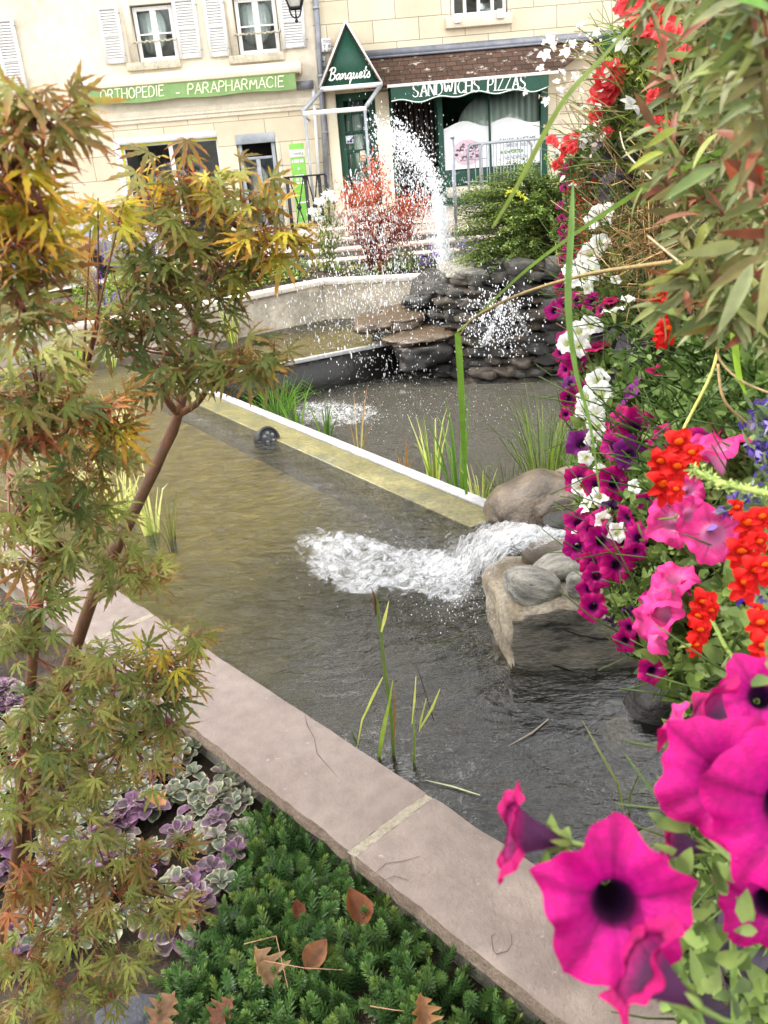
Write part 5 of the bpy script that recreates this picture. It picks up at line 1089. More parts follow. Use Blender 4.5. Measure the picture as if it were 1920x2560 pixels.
# ================================================================ PLANT TOOLS
M_leaf = leafm('leaf', .35, .5, .3, .25, 70); M_leafg = leafm('glossy_leaf', .3, .38, .45, .22, 50); M_mleaf = leafm('maple_leaf', .5, .55, .25, .22, 120)
M_petal = leafm('petal', .35, .65, .2, .14, 90); M_stem = leafm('stem', .1, .6, .3, .3, 80); M_grass = leafm('blade', .35, .45, .35, .2, 40)
def t_leaf(w=.3, seg=5, fold=.12, curl=.15, pt=.6, tmode='tip', wav=0.):
    V = []; T = []
    for i in range(seg + 1):
        s_ = i / seg; ww = w * (math.sin(math.pi * min(1, s_ ** pt * .97 + .02)) ** .8) if i < seg else .004
        for x in (-1, 0, 1):
            V.append((x * ww, s_, abs(x) * ww * fold * 2 - curl * s_ * s_ + (wav * math.sin(s_ * 14 + x) * abs(x))))
            T.append((s_ ** 1.5) if tmode == 'tip' else (1. if (x or i == seg) else 0.))
    F = [(3 * i + k, 3 * i + k + 1, 3 * i + k + 4, 3 * i + k + 3) for i in range(seg) for k in (0, 1)]
    return np.array(V), np.array(F), np.array(T)
def t_maple(seed, narrow=1.):
    r_ = random.Random(seed); V = []; F = []; T = []
    for a, L in ((0, 1), (36, .93), (-37, .95), (74, .74), (-75, .72), (112, .42), (-113, .4)):
        a = R(a + r_.uniform(-4, 4)); L *= r_.uniform(.82, 1.1); d = np.array([math.sin(a), math.cos(a)]); e = np.array([d[1], -d[0]]); n = 9; dr = r_.uniform(.05, .5); b0 = len(V); bd = r_.uniform(-.1, .1)
        for i in range(n + 1):
            s_ = i / n; w = .078 * narrow * L ** .5 * math.sin(math.pi * min(1, .06 + .9 * s_ ** .85)) * (1 + .22 * (1 if i % 2 else -1) * (s_ > .2)) if i < n else .002
            c = d * L * s_ + e * bd * s_ * s_ * .6
            for x in (-1, 0, 1):
                back = .035 * (1 if i % 2 else 0) * abs(x); p = c + e * x * w + d * back * L
                V.append((p[0], p[1], .3 * abs(x) * w - dr * s_ * s_ * L)); T.append(s_ ** 2.2)
        F += [(b0 + 3 * i + k, b0 + 3 * i + k + 1, b0 + 3 * i + k + 4, b0 + 3 * i + k + 3) for i in range(n) for k in (0, 1)]
    return np.array(V), np.array(F), np.array(T)
def t_round():
    V = []; T = []; n = 6
    for i in range(n + 1):
        s_ = i / n; w = .40 * math.sqrt(max(0, 1 - ((s_ - .56) / .46) ** 2)) if 0 < i < n else (.03 if i == 0 else .13)
        for x in (-1, -.55, 0, .55, 1): V.append((x * w, s_ - .06 * abs(x) * (i == n), .16 * x * x * w * 2 - .3 * s_ * s_ + .03 * math.sin(i * 2.2 + x * 5))); T.append(1. if (abs(x) == 1 or i == n) else (.0 if abs(x) < .6 else .4))
    return np.array(V), np.array([(5 * i + k, 5 * i + k + 1, 5 * i + k + 6, 5 * i + k + 5) for i in range(n) for k in range(4)]), np.array(T)
T_OV = t_leaf(.27, 4); T_LAN = t_leaf(.14, 5, pt=.75); T_SM = t_leaf(.3, 2); T_HEART = t_leaf(.42, 5, pt=.5, curl=.2); T_MARG = t_round()
T_MAP = [t_maple(i) for i in range(9)]
def frames(ax, nm, sc):
    y = np.asarray(ax, float); y = y / (np.linalg.norm(y, axis=1, keepdims=True) + 1e-9); z = np.asarray(nm, float)
    z = z - y * (z * y).sum(1, keepdims=True); z /= (np.linalg.norm(z, axis=1, keepdims=True) + 1e-9); x = np.cross(y, z)
    return np.stack([x, y, z], 2) * np.asarray(sc, float)[:, None, None]
def rnd(n, s=1.): return np.random.normal(0, s, (n, 3))
def pal(cs, n, jit=.12):
    cs = np.array([lin(c) for c in cs]); q = cs[np.random.randint(0, len(cs), n)]; return np.clip(q * (1 + np.random.normal(0, jit, (n, 1))), 0, 1)
def clump(mb, base, n, h, spread, w, cols, lean=(0, 0), droop=.25, tip=None):
    base = np.array(base, float)
    for _ in range(n):
        a = rng.uniform(0, 6.283); H = h * rng.uniform(.55, 1.05); s_ = spread * rng.uniform(.15, 1.) ; d = np.array([math.cos(a), math.sin(a), 0]); b0 = base + d * rng.uniform(0, .28) * spread
        P = []
        for k in range(6):
            u = k / 5; P.append(b0 + d * s_ * u ** 1.6 + np.array([lean[0] * u, lean[1] * u, H * (u - droop * u ** 3 * rng.uniform(.2, 1))]))
        c = lin(rng.choice(cols)); c2 = lin(tip) if tip else c
        mb.ribbon(P, [w * .7, w, w * .8, w * .45, .0008], (d[1] + .3, -d[0] - .6, .1) if rng.random() < .5 else (0, -1, .1), c, c2=c2)
def bushleaves(mb, ctr, rad, n, size, cols, tips=None, T=None, up=.4, squash=1., shell=.45):
    ctr = np.array(ctr, float); q = rnd(n); q /= np.linalg.norm(q, axis=1, keepdims=True); r_ = (shell + (1 - shell) * np.random.random((n, 1))) * rad
    P = ctr + q * r_ * np.array([1, 1, squash]); ax = q + rnd(n, .6) + np.array([0, 0, up]); nm = rnd(n, .7) + np.array([0, 0, 1.])
    mb.bulk(T or T_OV, frames(ax, nm, size * np.random.uniform(.6, 1.2, n)), P, pal(cols, n), pal(tips or cols, n))

# ================================================================ PLANTS ROUND THE FAR POND
def bedz(x, y):                      # height of the bed soil
    return .44 + .05 * max(0, min(3, y - 10)) if x < -1.3 else .5 + .06 * max(0, y - 11.8)
def at(px, py_, Y): p = py(px, py_, Y); return np.array([p[0], Y, bedz(p[0], Y)])
def stalks(name, base, tops, leafcol, flcol, label, cat, fl='spike', leaf=.05, nl=16, fw=.018, rad=.0035, nfl=26, frac=.4):
    t = thing(name, base, label, cat); g = MB(); f = MB()
    for tp in tops:
        b0 = base + np.array([rng.gauss(0, .04), rng.gauss(0, .04), 0]); m_ = (b0 + tp) / 2 + np.array([rng.gauss(0, .02), 0, .03]); P = [b0, m_, np.array(tp)]
        g.tube(P, [rad * 1.3, rad, rad * .6], 5, lin(leafcol[0])); u = np.random.uniform(.05, 1 - frac * .8, nl)[:, None]; Q = b0 * (1 - u) + np.array(tp) * u; ax = rnd(nl); ax[:, 2] = .35
        g.bulk(T_LAN if leaf > .04 else T_OV, frames(ax, rnd(nl, .5) + [0, 0, 1], leaf * np.random.uniform(.6, 1.2, nl)), Q, pal(leafcol, nl))
        if flcol:
            u = np.random.uniform(1 - frac, 1.02, nfl)[:, None]; Q = b0 * (1 - u) + np.array(tp) * u + rnd(nfl, fw * (.7 if fl == 'spike' else 1.6))
            f.bulk(T_SM, frames(rnd(nfl), rnd(nfl), fw * 1.5 * np.random.uniform(.6, 1.3, nfl)), Q, pal(flcol, nfl))
    g.build('foliage', M_leaf, t)
    if flcol: f.build('flowers', M_petal, t)
    return t
LG = [(150, 170, 70), (120, 150, 60), (172, 186, 96)]; DG = [(60, 88, 40), (80, 104, 48), (96, 120, 58)]; GG = [(120, 136, 96), (150, 160, 116)]
# tied sheaf of dry grass
bs = at(238, 700, 11.0); tp = py(165, 548, 11.0); t = thing('dry_grass_sheaf', bs, 'sheaf of dry straw coloured stems leaning left in the flower bed', 'dry grass'); b = MB()
for _ in range(90):
    e = tp + np.array([rng.gauss(0, .07), rng.gauss(0, .07), rng.gauss(0, .08)]); s0 = bs + np.array([rng.gauss(0, .035), rng.gauss(0, .035), 0]); mid = (s0 + e) / 2 + rnd(1, .012)[0]; b.tube([s0, mid, e], [.003, .0035, .0015], 4, lin(rng.choice([(206, 184, 110), (226, 208, 140), (180, 156, 90)])))
b.build('stems', M_stem, t); b = MB(); n = 500; u = np.random.uniform(.3, 1.05, (n, 1)); b.bulk(T_SM, frames(rnd(n) + [0, 0, 1], rnd(n), .03 * np.random.uniform(.4, 1, n)), bs * (1 - u) + tp * u + rnd(n, .05) * u, pal([(214, 192, 120), (190, 160, 96), (236, 222, 170)], n)); b.build('seed_heads', M_leaf, t)
t = thing('bushy_herb', at(305, 720, 11.2), 'bright lime green bushy herb in the sunny bed', 'plant'); b = MB(); c = at(305, 720, 11.2); bushleaves(b, c + [0, 0, .18], .26, 900, .06, LG, T=T_LAN, squash=.9); b.build('foliage', M_leaf, t)
stalks('leafy_perennial', at(180, 690, 11.0), [py(178 + k * 12 - 20, 600 + (k % 3) * 16, 11.0) for k in range(6)], LG, [(226, 214, 150)], 'pale leafy stalks with creamy buds beside the dry sheaf', 'plant', nl=26, leaf=.075)
stalks('gaura', at(430, 640, 11.9), [py(x, y, 11.9) for x, y in ((370, 500), (388, 470), (402, 462), (420, 472), (436, 490), (350, 515), (455, 505), (312, 486), (330, 500), (470, 520), (398, 500))], GG, [(250, 236, 240), (236, 200, 214)], 'tall airy plant with pinkish white spikes before the chemist\'s window', 'plant', nfl=60, fw=.022, frac=.55)
stalks('purple_salvia', at(258, 640, 11.3), [py(255, 560, 11.3), py(262, 585, 11.3), py(248, 600, 11.3)], DG, [(130, 60, 150), (150, 80, 170)], 'thin salvia with reddish purple spikes before the car headlight', 'plant', nfl=40)
stalks('purple_salvia', at(300, 690, 11.4), [py(293, 612, 11.4), py(302, 618, 11.4), py(340, 640, 11.4), py(325, 650, 11.4)], DG, [(110, 70, 170), (128, 90, 190)], 'violet salvia spikes beside the lime green herb', 'plant', nfl=36)
stalks('purple_salvia', at(245, 720, 10.8), [py(243, 672, 10.8), py(232, 690, 10.8)], DG, [(130, 70, 160)], 'short purple salvia at the foot of the dry sheaf', 'plant', nfl=36)
t = thing('bellflower', at(287, 780, 10.6), 'low bellflower with violet blue cups near the rear coping', 'plant'); b = MB(); c = at(287, 780, 10.6); bushleaves(b, c + [0, 0, .04], .16, 260, .045, LG, squash=.5); b.build('foliage', M_leaf, t); b = MB(); n = 70; b.bulk(T_OV, frames(rnd(n) + [0, 0, .6], rnd(n), np.random.uniform(.025, .05, n)), c + [0, 0, .12] + rnd(n, .06), pal([(110, 80, 190), (150, 120, 220)], n)); b.build('flowers', M_petal, t)
t = thing('heuchera', at(130, 780, 10.2), 'low rust red leafy plant behind the rear coping at left', 'plant'); b = MB(); c = at(130, 780, 10.2); bushleaves(b, c + [0, 0, .05], .3, 420, .08, [(120, 60, 40), (150, 84, 56), (96, 60, 40)], squash=.5); b.build('foliage', M_leaf, t)
stalks('carnation', at(205, 660, 11.1), [py(200, 622, 11.1), py(196, 628, 11.1), py(212, 632, 11.1)], GG, [(226, 90, 90), (240, 130, 120)], 'small coral red flowers before the wheel of the car', 'plant', fl='head', nfl=16, frac=.12, fw=.03)
t = thing('white_phlox', at(815, 640, 12.35), 'white phlox with rounded flower heads beside the iron railing', 'plant'); c = at(815, 640, 12.35); b = MB()
tops = [py(x, y, 12.3) for x, y in ((822, 488), (800, 508), (838, 500), (784, 532), (846, 540), (796, 548), (812, 530), (860, 552))]
for p in tops: b.tube([c + rnd(1, .04)[0] * [1, 1, 0], (c + p) / 2 + rnd(1, .03)[0], p], [.006, .005, .004], 5, lin((110, 130, 70)))
n = 500; u = np.random.uniform(.25, .95, (n, 1)); ii = np.random.randint(0, len(tops), n); b.bulk(T_LAN, frames(rnd(n) + [0, 0, .3], rnd(n, .5) + [0, 0, 1], .075 * np.random.uniform(.6, 1.2, n)), c * (1 - u) + np.array(tops)[ii] * u + rnd(n, .035), pal([(120, 140, 60), (150, 160, 80), (90, 112, 50)], n)); b.build('foliage', M_leaf, t)
for p in tops[:6]:
    b = MB(); n = 70; q = rnd(n); q /= np.linalg.norm(q, axis=1, keepdims=True); q[:, 2] = abs(q[:, 2]); b.bulk(T_OV, frames(rnd(n), q, np.random.uniform(.035, .055, n)), p + q * [.075, .075, .055], pal([(246, 248, 246), (236, 240, 232)], n, .03)); b.build('flower_head', M_petal, t)
# low mats along the coping: nobody could count these
b = MB(); n = 5200; u = np.random.random(n) ** 1.0 * 6; xs_ = np.interp(u, range(7), [w[0] for w in WALL]); ys_ = np.interp(u, range(7), [w[1] for w in WALL]) + .3 + np.abs(np.random.normal(0, .5, n))
keep = (ys_ < 12.6) & (np.array([noise.noise(Vector((x * 1.6, y * 1.6, 3))) for x, y in zip(xs_, ys_)]) > -.12); xs_, ys_ = xs_[keep], ys_[keep]; n = len(xs_)
zs_ = np.array([bedz(x, y) for x, y in zip(xs_, ys_)]); hh = np.random.random(n) * .10 + .02; b.bulk(T_OV, frames(rnd(n) + [0, 0, .8], rnd(n, .6) + [0, 0, .8], np.random.uniform(.03, .075, n)), np.stack([xs_, ys_, zs_ + hh], 1), pal(LG + DG + GG + [(196, 190, 110)], n, .2))
tag(b.build('low_bedding', M_leaf), 'low mixed green ground cover in the bed behind the pond', 'ground cover', None, 'stuff')
for px_, yy, Y, cc, lb in ((690, 700, 12.0, LG, 'fresh green tuft behind the kink of the pond wall'), (610, 720, 11.8, DG, 'dark green tuft at the left of the steps'), (1010, 690, 12.2, GG, 'greyish green tuft below the middle of the steps'), (740, 690, 12.3, GG, 'pale tuft under the white phlox')):
    t = thing('bedding_plant', at(px_, yy, Y), lb, 'plant'); c = at(px_, yy, Y); b = MB(); bushleaves(b, c + [0, 0, .1], .22, 420, .055, cc, squash=.75); b.build('foliage', M_leaf, t)
for px_, yy, Y, lb in ((1082, 668, 11.9, 'violet bellflowers left of the fountain column'), (1160, 640, 11.9, 'violet bellflowers right of the fountain column')):
    stalks('bellflower', at(px_, yy, Y), [py(px_ + dx, yy - 30 + dy, Y) for dx, dy in ((-30, 6), (-18, 14), (0, -18), (8, -6), (20, 6), (28, -12), (-6, 0))], DG, [(120, 80, 200), (140, 104, 214)], lb, 'plant', fl='head', nfl=22, frac=.35, fw=.022)
# the red shrub
c = at(930, 672, 12.25); t = thing('red_shrub', c, 'upright shrub with orange red leaves behind the falling spray', 'shrub'); b = MB(); g = MB()
for k in range(26):
    x, y = rng.choice([(940, 430), (950, 470), (925, 500), (890, 490), (1010, 500), (960, 540), (905, 560), (985, 560), (930, 600), (950, 640)]); x += rng.gauss(0, 22); y += rng.gauss(0, 18)
    p = py(x, y, 12.25 + rng.gauss(0, .12)); b.tube([c + rnd(1, .03)[0] * [1, 1, 0], c * .5 + p * .5 + rnd(1, .05)[0], p], [.012, .008, .003], 5, lin((96, 62, 48)))
    n = 190; q = np.array([p]) * 1 + rnd(n, .1); hi = 1 if y < 530 else 0
    g.bulk(T_LAN, frames(rnd(n) + [0, 0, .2], rnd(n, .6) + [0, 0, 1], np.random.uniform(.04, .075, n)), q, pal([(190, 96, 66), (172, 78, 54), (204, 124, 88)] if hi else [(158, 78, 62), (134, 64, 52), (176, 98, 76)], n))  # upper leaves paler: the sunlit top is put into the leaf colour
b.build('branches', M_stem, t); g.build('crown', M_leaf, t)
# layered green shrub above the waterfall
c = py(1320, 640, 10.2); t = thing('layered_shrub', (c[0], 10.2, .6), 'dense small-leaved green shrub with layered arching branches above the waterfall', 'shrub'); b = MB(); g = MB(); root = py(1370, 610, 10.5)
for k in range(360):
    x = rng.uniform(1150, 1500) if rng.random() < .8 else rng.uniform(1140, 1260); top = 372 + max(0, (1310 - x)) * .6; y = rng.uniform(top, 690) if x > 1200 else rng.uniform(top, 650); Y = 10.2 - .7 * smooth(400, 680, y) + rng.gauss(0, .2)
    e = py(x, y, Y); e = e + np.array([-.06, 0, -.05]); s0 = root + rnd(1, .1)[0] + np.array([.1, .1, (e[2] - root[2]) * .55]); m_ = s0 * .4 + e * .6 + np.array([0, 0, .14]); P = [s0 * (1 - u) ** 2 + m_ * 2 * u * (1 - u) + e * u * u for u in np.linspace(0, 1, 8)]
    b.tube(P, [.006, .004, .0015], 4, lin((84, 76, 50))); n = 110; u = np.random.uniform(.25, 1.02, n); Q = np.array([s0 * (1 - w) ** 2 + m_ * 2 * w * (1 - w) + e * w * w for w in u]) + rnd(n, .018)
    ax = np.tile(e - s0, (n, 1)); ax /= np.linalg.norm(ax, axis=1, keepdims=True); ax = ax * .6 + rnd(n, .6) * [1, 1, .4]; u_ = smooth(640, 420, y)
    g.bulk(T_OV, frames(ax, rnd(n, .35) + [0, 0, 1], np.random.uniform(.022, .04, n)), Q, pal([(70, 92, 40), (92, 116, 50), (120, 142, 62)] if rng.random() > .25 else [(140, 160, 76), (112, 140, 64)], n, .18))
e0, e1 = py(1262, 486, 9.7), py(1312, 498, 9.7); n = 60; u = np.random.random((n, 1)); g.bulk(T_OV, frames(rnd(n), rnd(n) + [0, 0, 1], np.full(n, .035)), e0 * (1 - u) + e1 * u + rnd(n, .008) + np.array([0, 0, .06]) * np.sin(u * 3.14), pal([(216, 220, 80)], n))
b.build('branches', M_stem, t); g.build('crown', M_leaf, t)

# ---- water plants
IV = [(196, 206, 96), (150, 176, 70), (222, 226, 140), (120, 150, 60)]; IG = [(96, 140, 50), (120, 160, 62), (76, 116, 44)]
def grass(name, px, py_, z, n, h, sp, w, cols, label, cat='grass clump', tip=None, lean=(0, 0), droop=.25, roots=None):
    c = pz(px, py_, z); t = MB(); clump(t, (c[0], c[1], z - .12), n, h + .12, sp, w, cols, lean, droop, tip); return tag(t.build(name, M_grass), label, cat)
def grassY(name, px, Y, z, n, h, sp, w, cols, label, **k):
    c = py(px, 800, Y); t = MB(); clump(t, (c[0], Y, z - .1), n, h + .1, sp, w, cols, k.get('lean', (0, 0)), k.get('droop', .25)); return tag(t.build(name, M_grass), label, 'grass clump')
grassY('iris_clump', 165, 9.7, 0, 34, .62, .3, .008, IV, 'sunlit yellow-green iris clump beside the drain in the rear wall')
grassY('iris_clump', 255, 9.75, 0, 16, .42, .2, .007, IV, 'short sunlit iris clump right of the drain pipe')
grassY('iris_clump', 575, 10.6, 0, 30, .6, .2, .008, IV, 'bright iris clump against the grey wall behind the maple')
grass('iris_clump', 320, 1110, 0, 18, .62, .22, .008, IV, 'variegated iris with pale blades behind the maple fork', tip=(230, 224, 160))
grass('iris_clump', 300, 1290, 0, 30, .62, .3, .008, IV, 'large variegated iris clump left of the maple trunk', tip=(226, 220, 150))
grass('iris_clump', 382, 1335, 0, 15, .62, .14, .009, IV, 'upright variegated iris right of the maple trunk', tip=(226, 224, 150))
grass('rush_clump', 425, 1345, 0, 16, .42, .16, .003, [(110, 120, 60), (140, 140, 70)], 'thin dark rushes at the right edge of the trunk irises')
grass('iris_clump', 130, 1290, 0, 24, .6, .3, .008, IV + IG, 'far left iris clump standing in yellow water', tip=(220, 210, 140))
grass('papyrus_clump', 690, 1035, -.4, 90, .62, .5, .0045, IG, 'dense arching papyrus at the corner of the two weirs', droop=.7)
grass('iris_clump', 815, 1090, -.4, 14, .5, .16, .009, IG, 'short green iris blades near the churned water')
grass('iris_clump', 740, 1065, -.4, 14, .55, .2, .009, IG, 'green iris between the papyrus and the churned water')
grass('iris_clump', 895, 1130, -.4, 7, .62, .14, .007, IV, 'few pale variegated blades behind the weir lip', tip=(190, 120, 60))
grass('iris_clump', 1010, 1195, -.4, 8, .42, .1, .006, IV, 'short brown-tipped iris blades behind the lip', tip=(190, 110, 50))
grass('iris_clump', 1085, 1215, -.4, 16, .72, .2, .009, IV, 'variegated iris clump standing tall behind the lip')
grass('iris_clump', 1150, 1250, -.4, 14, .95, .22, .0095, IG, 'tall green iris under the folded sedge blade')
grass('iris_clump', 1205, 1275, -.4, 14, .5, .2, .006, IV, 'small yellow-green blades before the wet stones')
grass('rush_clump', 1270, 1270, -.4, 60, .55, .3, .003, [(90, 104, 50), (120, 130, 66), (70, 84, 42)], 'thin rushes left of the tall grass')
grass('tall_grass', 1360, 1225, -.4, 70, 1.0, .45, .005, [(104, 126, 52), (130, 150, 64), (80, 100, 44)], 'tall leaning grass in the lower pool beside the petunias', droop=.35)
grass('tall_grass', 1420, 1190, -.4, 40, .8, .4, .005, IG, 'grass half hidden by petunias at the lower pool edge')
grass('water_mint', 1185, 1265, -.4, 20, .2, .2, .014, [(84, 124, 50), (110, 150, 66)], 'small leafy plant at the base of the irises')
# thin reeds standing in the near water
def reed(pts, w, c, label, c2=None, name='reed', head=None):
    t = MB(); P = [py(x, y, Y) for x, y, Y in pts]; Q = []
    for i in range(len(P) - 1): Q += [P[i] * (1 - u) + P[i + 1] * u for u in np.linspace(0, 1, 5)[:-1]]
    Q.append(P[-1]); t.ribbon(Q, w, (0, -1, .25), lin(c), c2=lin(c2 or c)); return tag(t.build(name, M_grass), label, 'reed')
def wy(x, y): return pz(x, y, 0)[1]
Yr = wy(985, 1890)
reed([(985, 1905, Yr - .0), (978, 1790, Yr + .02), (958, 1640, Yr + .05), (942, 1500, Yr + .08), (938, 1490, Yr + .08)], [.006, .0065, .005, .003], (96, 116, 50), 'tall green reed with a brown tip in the near water')
b = MB(); p = py(937, 1505, Yr + .08); b.tube([p + [0, 0, -.05], p, p + [-.004, 0, .05]], [.002, .007, .001], 6, lin((96, 60, 40))); tag(b.build('reed_seed_head', M_stem), 'dry brown seed head at the tip of the tall reed', 'seed head')
reed([(953, 1580, Yr + .06), (962, 1545, Yr + .07), (972, 1503, Yr + .08)], [.003, .006, .001], (206, 210, 110), 'pale yellow blade joined to the tall reed near its top')
reed([(946, 1900, Yr), (957, 1830, Yr), (975, 1745, Yr), (982, 1700, Yr)], [.006, .008, .004, .001], (150, 176, 70), 'curved light green blade left of the tall reed')
reed([(985, 1850, Yr), (988, 1790, Yr), (984, 1705, Yr)], [.003, .004, .001], (140, 110, 60), 'thin brown blade beside the tall reed')
reed([(892, 1870, Yr + .02), (905, 1800, Yr + .04), (935, 1735, Yr + .05), (957, 1692, Yr + .05)], [.0015, .003, .005, .001], (196, 206, 96), 'bent yellow blade leaning left of the reeds')
reed([(1033, 1930, Yr - .05), (1036, 1860, Yr - .04), (1034, 1790, Yr - .03)], [.004, .005, .002], (120, 140, 60), 'short green reed right of the tall reed')
reed([(1030, 1810, Yr + .1), (1036, 1750, Yr + .1), (1040, 1690, Yr + .1)], [.002, .004, .001], (206, 214, 110), 'pale upright blade between the reeds')
reed([(1048, 1825, Yr + .05), (1080, 1770, Yr + .06), (1100, 1722, Yr + .06)], [.002, .005, .001], (196, 206, 96), 'pale blade slanting right over the near water')
reed([(1085, 1802, Yr + .1), (1060, 1720, Yr + .12), (1040, 1660, Yr + .14), (1020, 1652, Yr + .14)], [.0015, .002, .0015, .001], (60, 60, 40), 'thin dark bent rush over the near water')
reed([(1048, 1830, Yr + .02), (1052, 1800, Yr + .03), (1066, 1745, Yr + .04)], [.002, .004, .001], (176, 186, 90), 'short pale blade between the slanting reeds')
reed([(897, 1868, Yr + .05), (885, 1845, Yr + .05), (879, 1825, Yr + .05)], [.002, .004, .001], (90, 110, 60), 'short dark blade at the edge of the coping')
for P, c, lb in (([(1270, 1865, 1.), (1330, 1832, 1.), (1372, 1797, 1.)], (150, 140, 120), 'pale straw floating on the dark water'), ([(1062, 1950, 1.), (1130, 1966, 1.), (1200, 1988, 1.)], (190, 196, 150), 'pale blade floating near the sandstone coping')):
    t = MB(); t.ribbon([pz(x, y, .006) for x, y, _ in P], [.001, .004, .002], (0, 0, 1), lin(c)); tag(t.build('floating_straw', M_grass), lb, 'straw')
reed([(1455, 1800, wy(1560, 2050) + .35), (1500, 1880, wy(1560, 2050) + .2), (1545, 1960, wy(1560, 2050) + .1), (1570, 2080, wy(1560, 2050))], [.001, .004, .004, .002], (120, 130, 60), 'long thin blade drooping over the dark water')
reed([(1570, 2090, wy(1560, 2050)), (1575, 1990, wy(1560, 2050) + .05), (1600, 1930, wy(1560, 2050) + .1), (1628, 1908, wy(1560, 2050) + .14)], [.003, .003, .002, .001], (110, 124, 56), 'short thin blade curving right over the dark water')
# ================================================================ THE NEAR BED: MAPLE, BUGLE, NEEDLE COVER
M_bark = pm('maple_bark', (78, 56, 36), (118, 78, 50), 9, .65, .4, 60, fine=.3, stretch=(1, 1, .4), spots=((140, 130, 100), 30, .64, .74))
S9 = 1920 / 1659.
def path3(P): return [py(*p) for p in P]
mp = thing('japanese_maple', pz(20, 2330, -.07), 'tall Japanese maple with olive leaves, orange tips and a leaning brown trunk', 'tree')
trunk = path3([(-15, 2400, 1.78), (30, 2230, 1.74), (70, 2040, 1.70), (120, 1840, 1.66), (205, 1570, 1.64), (255, 1440, 1.66), (330, 1290, 1.7), (420, 1100, 1.75), (446, 1030, 1.76), (472, 920, 1.78), (490, 800, 1.8), (496, 690, 1.8), (520, 560, 1.8), (540, 470, 1.78)])
def sm(P, k=5):
    out = []
    for i in range(len(P) - 1):
        a = P[max(i - 1, 0)]; b_ = P[i]; c = P[i + 1]; d = P[min(i + 2, len(P) - 1)]
        for u in np.linspace(0, 1, k, endpoint=False): out.append(.5 * ((2 * b_) + (-a + c) * u + (2 * a - 5 * b_ + 4 * c - d) * u * u + (-a + 3 * b_ - 3 * c + d) * u ** 3))
    return out + [P[-1]]
b = MB(); T_ = sm(trunk); r0 = np.interp(np.linspace(0, 1, len(T_)), [0, .3, .6, .72, 1], [.017, .0142, .0115, .009, .004]); r0 = [r * (1 + .12 * noise.noise(Vector((i * .9, 0, 1)))) * (1.18 if i % 9 == 0 else 1) for i, r in enumerate(r0)]
b.tube(T_, r0, 12); b.build('trunk', M_bark, mp, smooth=True)
LIMB = [[(446, 1035, 1.76), (418, 1000, 1.72), (400, 940, 1.7), (360, 880, 1.66), (310, 850, 1.6)], [(446, 1035, 1.76), (490, 1010, 1.74), (530, 960, 1.7), (590, 930, 1.66), (620, 900, 1.62)], [(490, 800, 1.8), (450, 740, 1.74), (400, 700, 1.7)], [(496, 690, 1.8), (560, 640, 1.72), (640, 600, 1.68)], [(500, 640, 1.8), (430, 560, 1.76), (390, 500, 1.72)],
        [(60, 2080, 1.7), (170, 1990, 1.66), (245, 1840, 1.62), (300, 1760, 1.6)], [(100, 1900, 1.66), (250, 1900, 1.6), (330, 1840, 1.55)], [(230, 1500, 1.65), (290, 1470, 1.6), (330, 1440, 1.58)], [(150, 1740, 1.65), (300, 1700, 1.6), (420, 1660, 1.58)], [(40, 2200, 1.74), (180, 2200, 1.6), (280, 2170, 1.5)],
        [(30, 2240, 1.74), (60, 1900, 1.6), (90, 1560, 1.52), (118, 1320, 1.5), (132, 1160, 1.5), (170, 1060, 1.48), (205, 980, 1.46)], [(118, 1320, 1.5), (60, 1250, 1.45), (20, 1180, 1.4)], [(132, 1160, 1.5), (100, 1060, 1.46), (70, 1000, 1.42)]]
limbs = []
for i, P in enumerate(LIMB):
    b = MB(); Q = sm(path3(P), 4); limbs += Q; b.tube(Q, [.009, .006, .0025] if i != 10 else [.013, .010, .005], 8); b.build('limb', M_bark, mp, smooth=True)
mp2 = thing('japanese_maple', py(-420, 2300, 1.2), 'second maple reaching in at upper left with sunlit yellow and orange leaves', 'tree')
tr2 = sm(path3([(-420, 2330, 1.25), (-330, 1700, 1.1), (-220, 1100, 1.0), (-120, 800, .92), (-40, 640, .88), (40, 520, .85)])); b = MB(); b.tube(tr2, [.018, .014, .005], 10); b.build('trunk', M_bark, mp2, smooth=True); lim2 = []
for P in ([(-120, 800, .92), (-30, 600, .86), (30, 420, .84), (70, 330, .84), (90, 270, .84)], [(-40, 640, .88), (40, 560, .84), (110, 510, .84)], [(-120, 800, .92), (-20, 760, .92), (60, 730, .95)]):
    b = MB(); Q = sm(path3(P), 4); lim2 += Q; b.tube(Q, [.007, .005, .002], 7); b.build('limb', M_bark, mp2, smooth=True)
OL = [(134, 144, 70), (116, 130, 64), (152, 156, 80), (126, 136, 72), (142, 140, 82)]; DK = [(96, 112, 58), (86, 104, 56), (110, 124, 68)]; YG = [(176, 172, 52), (196, 184, 60), (150, 154, 56), (206, 170, 56)]; OR = [(196, 124, 50), (176, 100, 46), (204, 150, 60)]; RD = [(136, 76, 48), (150, 92, 56), (112, 66, 44)]; BR = [(126, 108, 56), (112, 100, 52), (136, 114, 62)]
TIPN = [(150, 106, 72), (108, 106, 54), (146, 108, 66), (100, 110, 54)]; TIPR = [(164, 92, 56), (176, 112, 60), (130, 110, 56)]
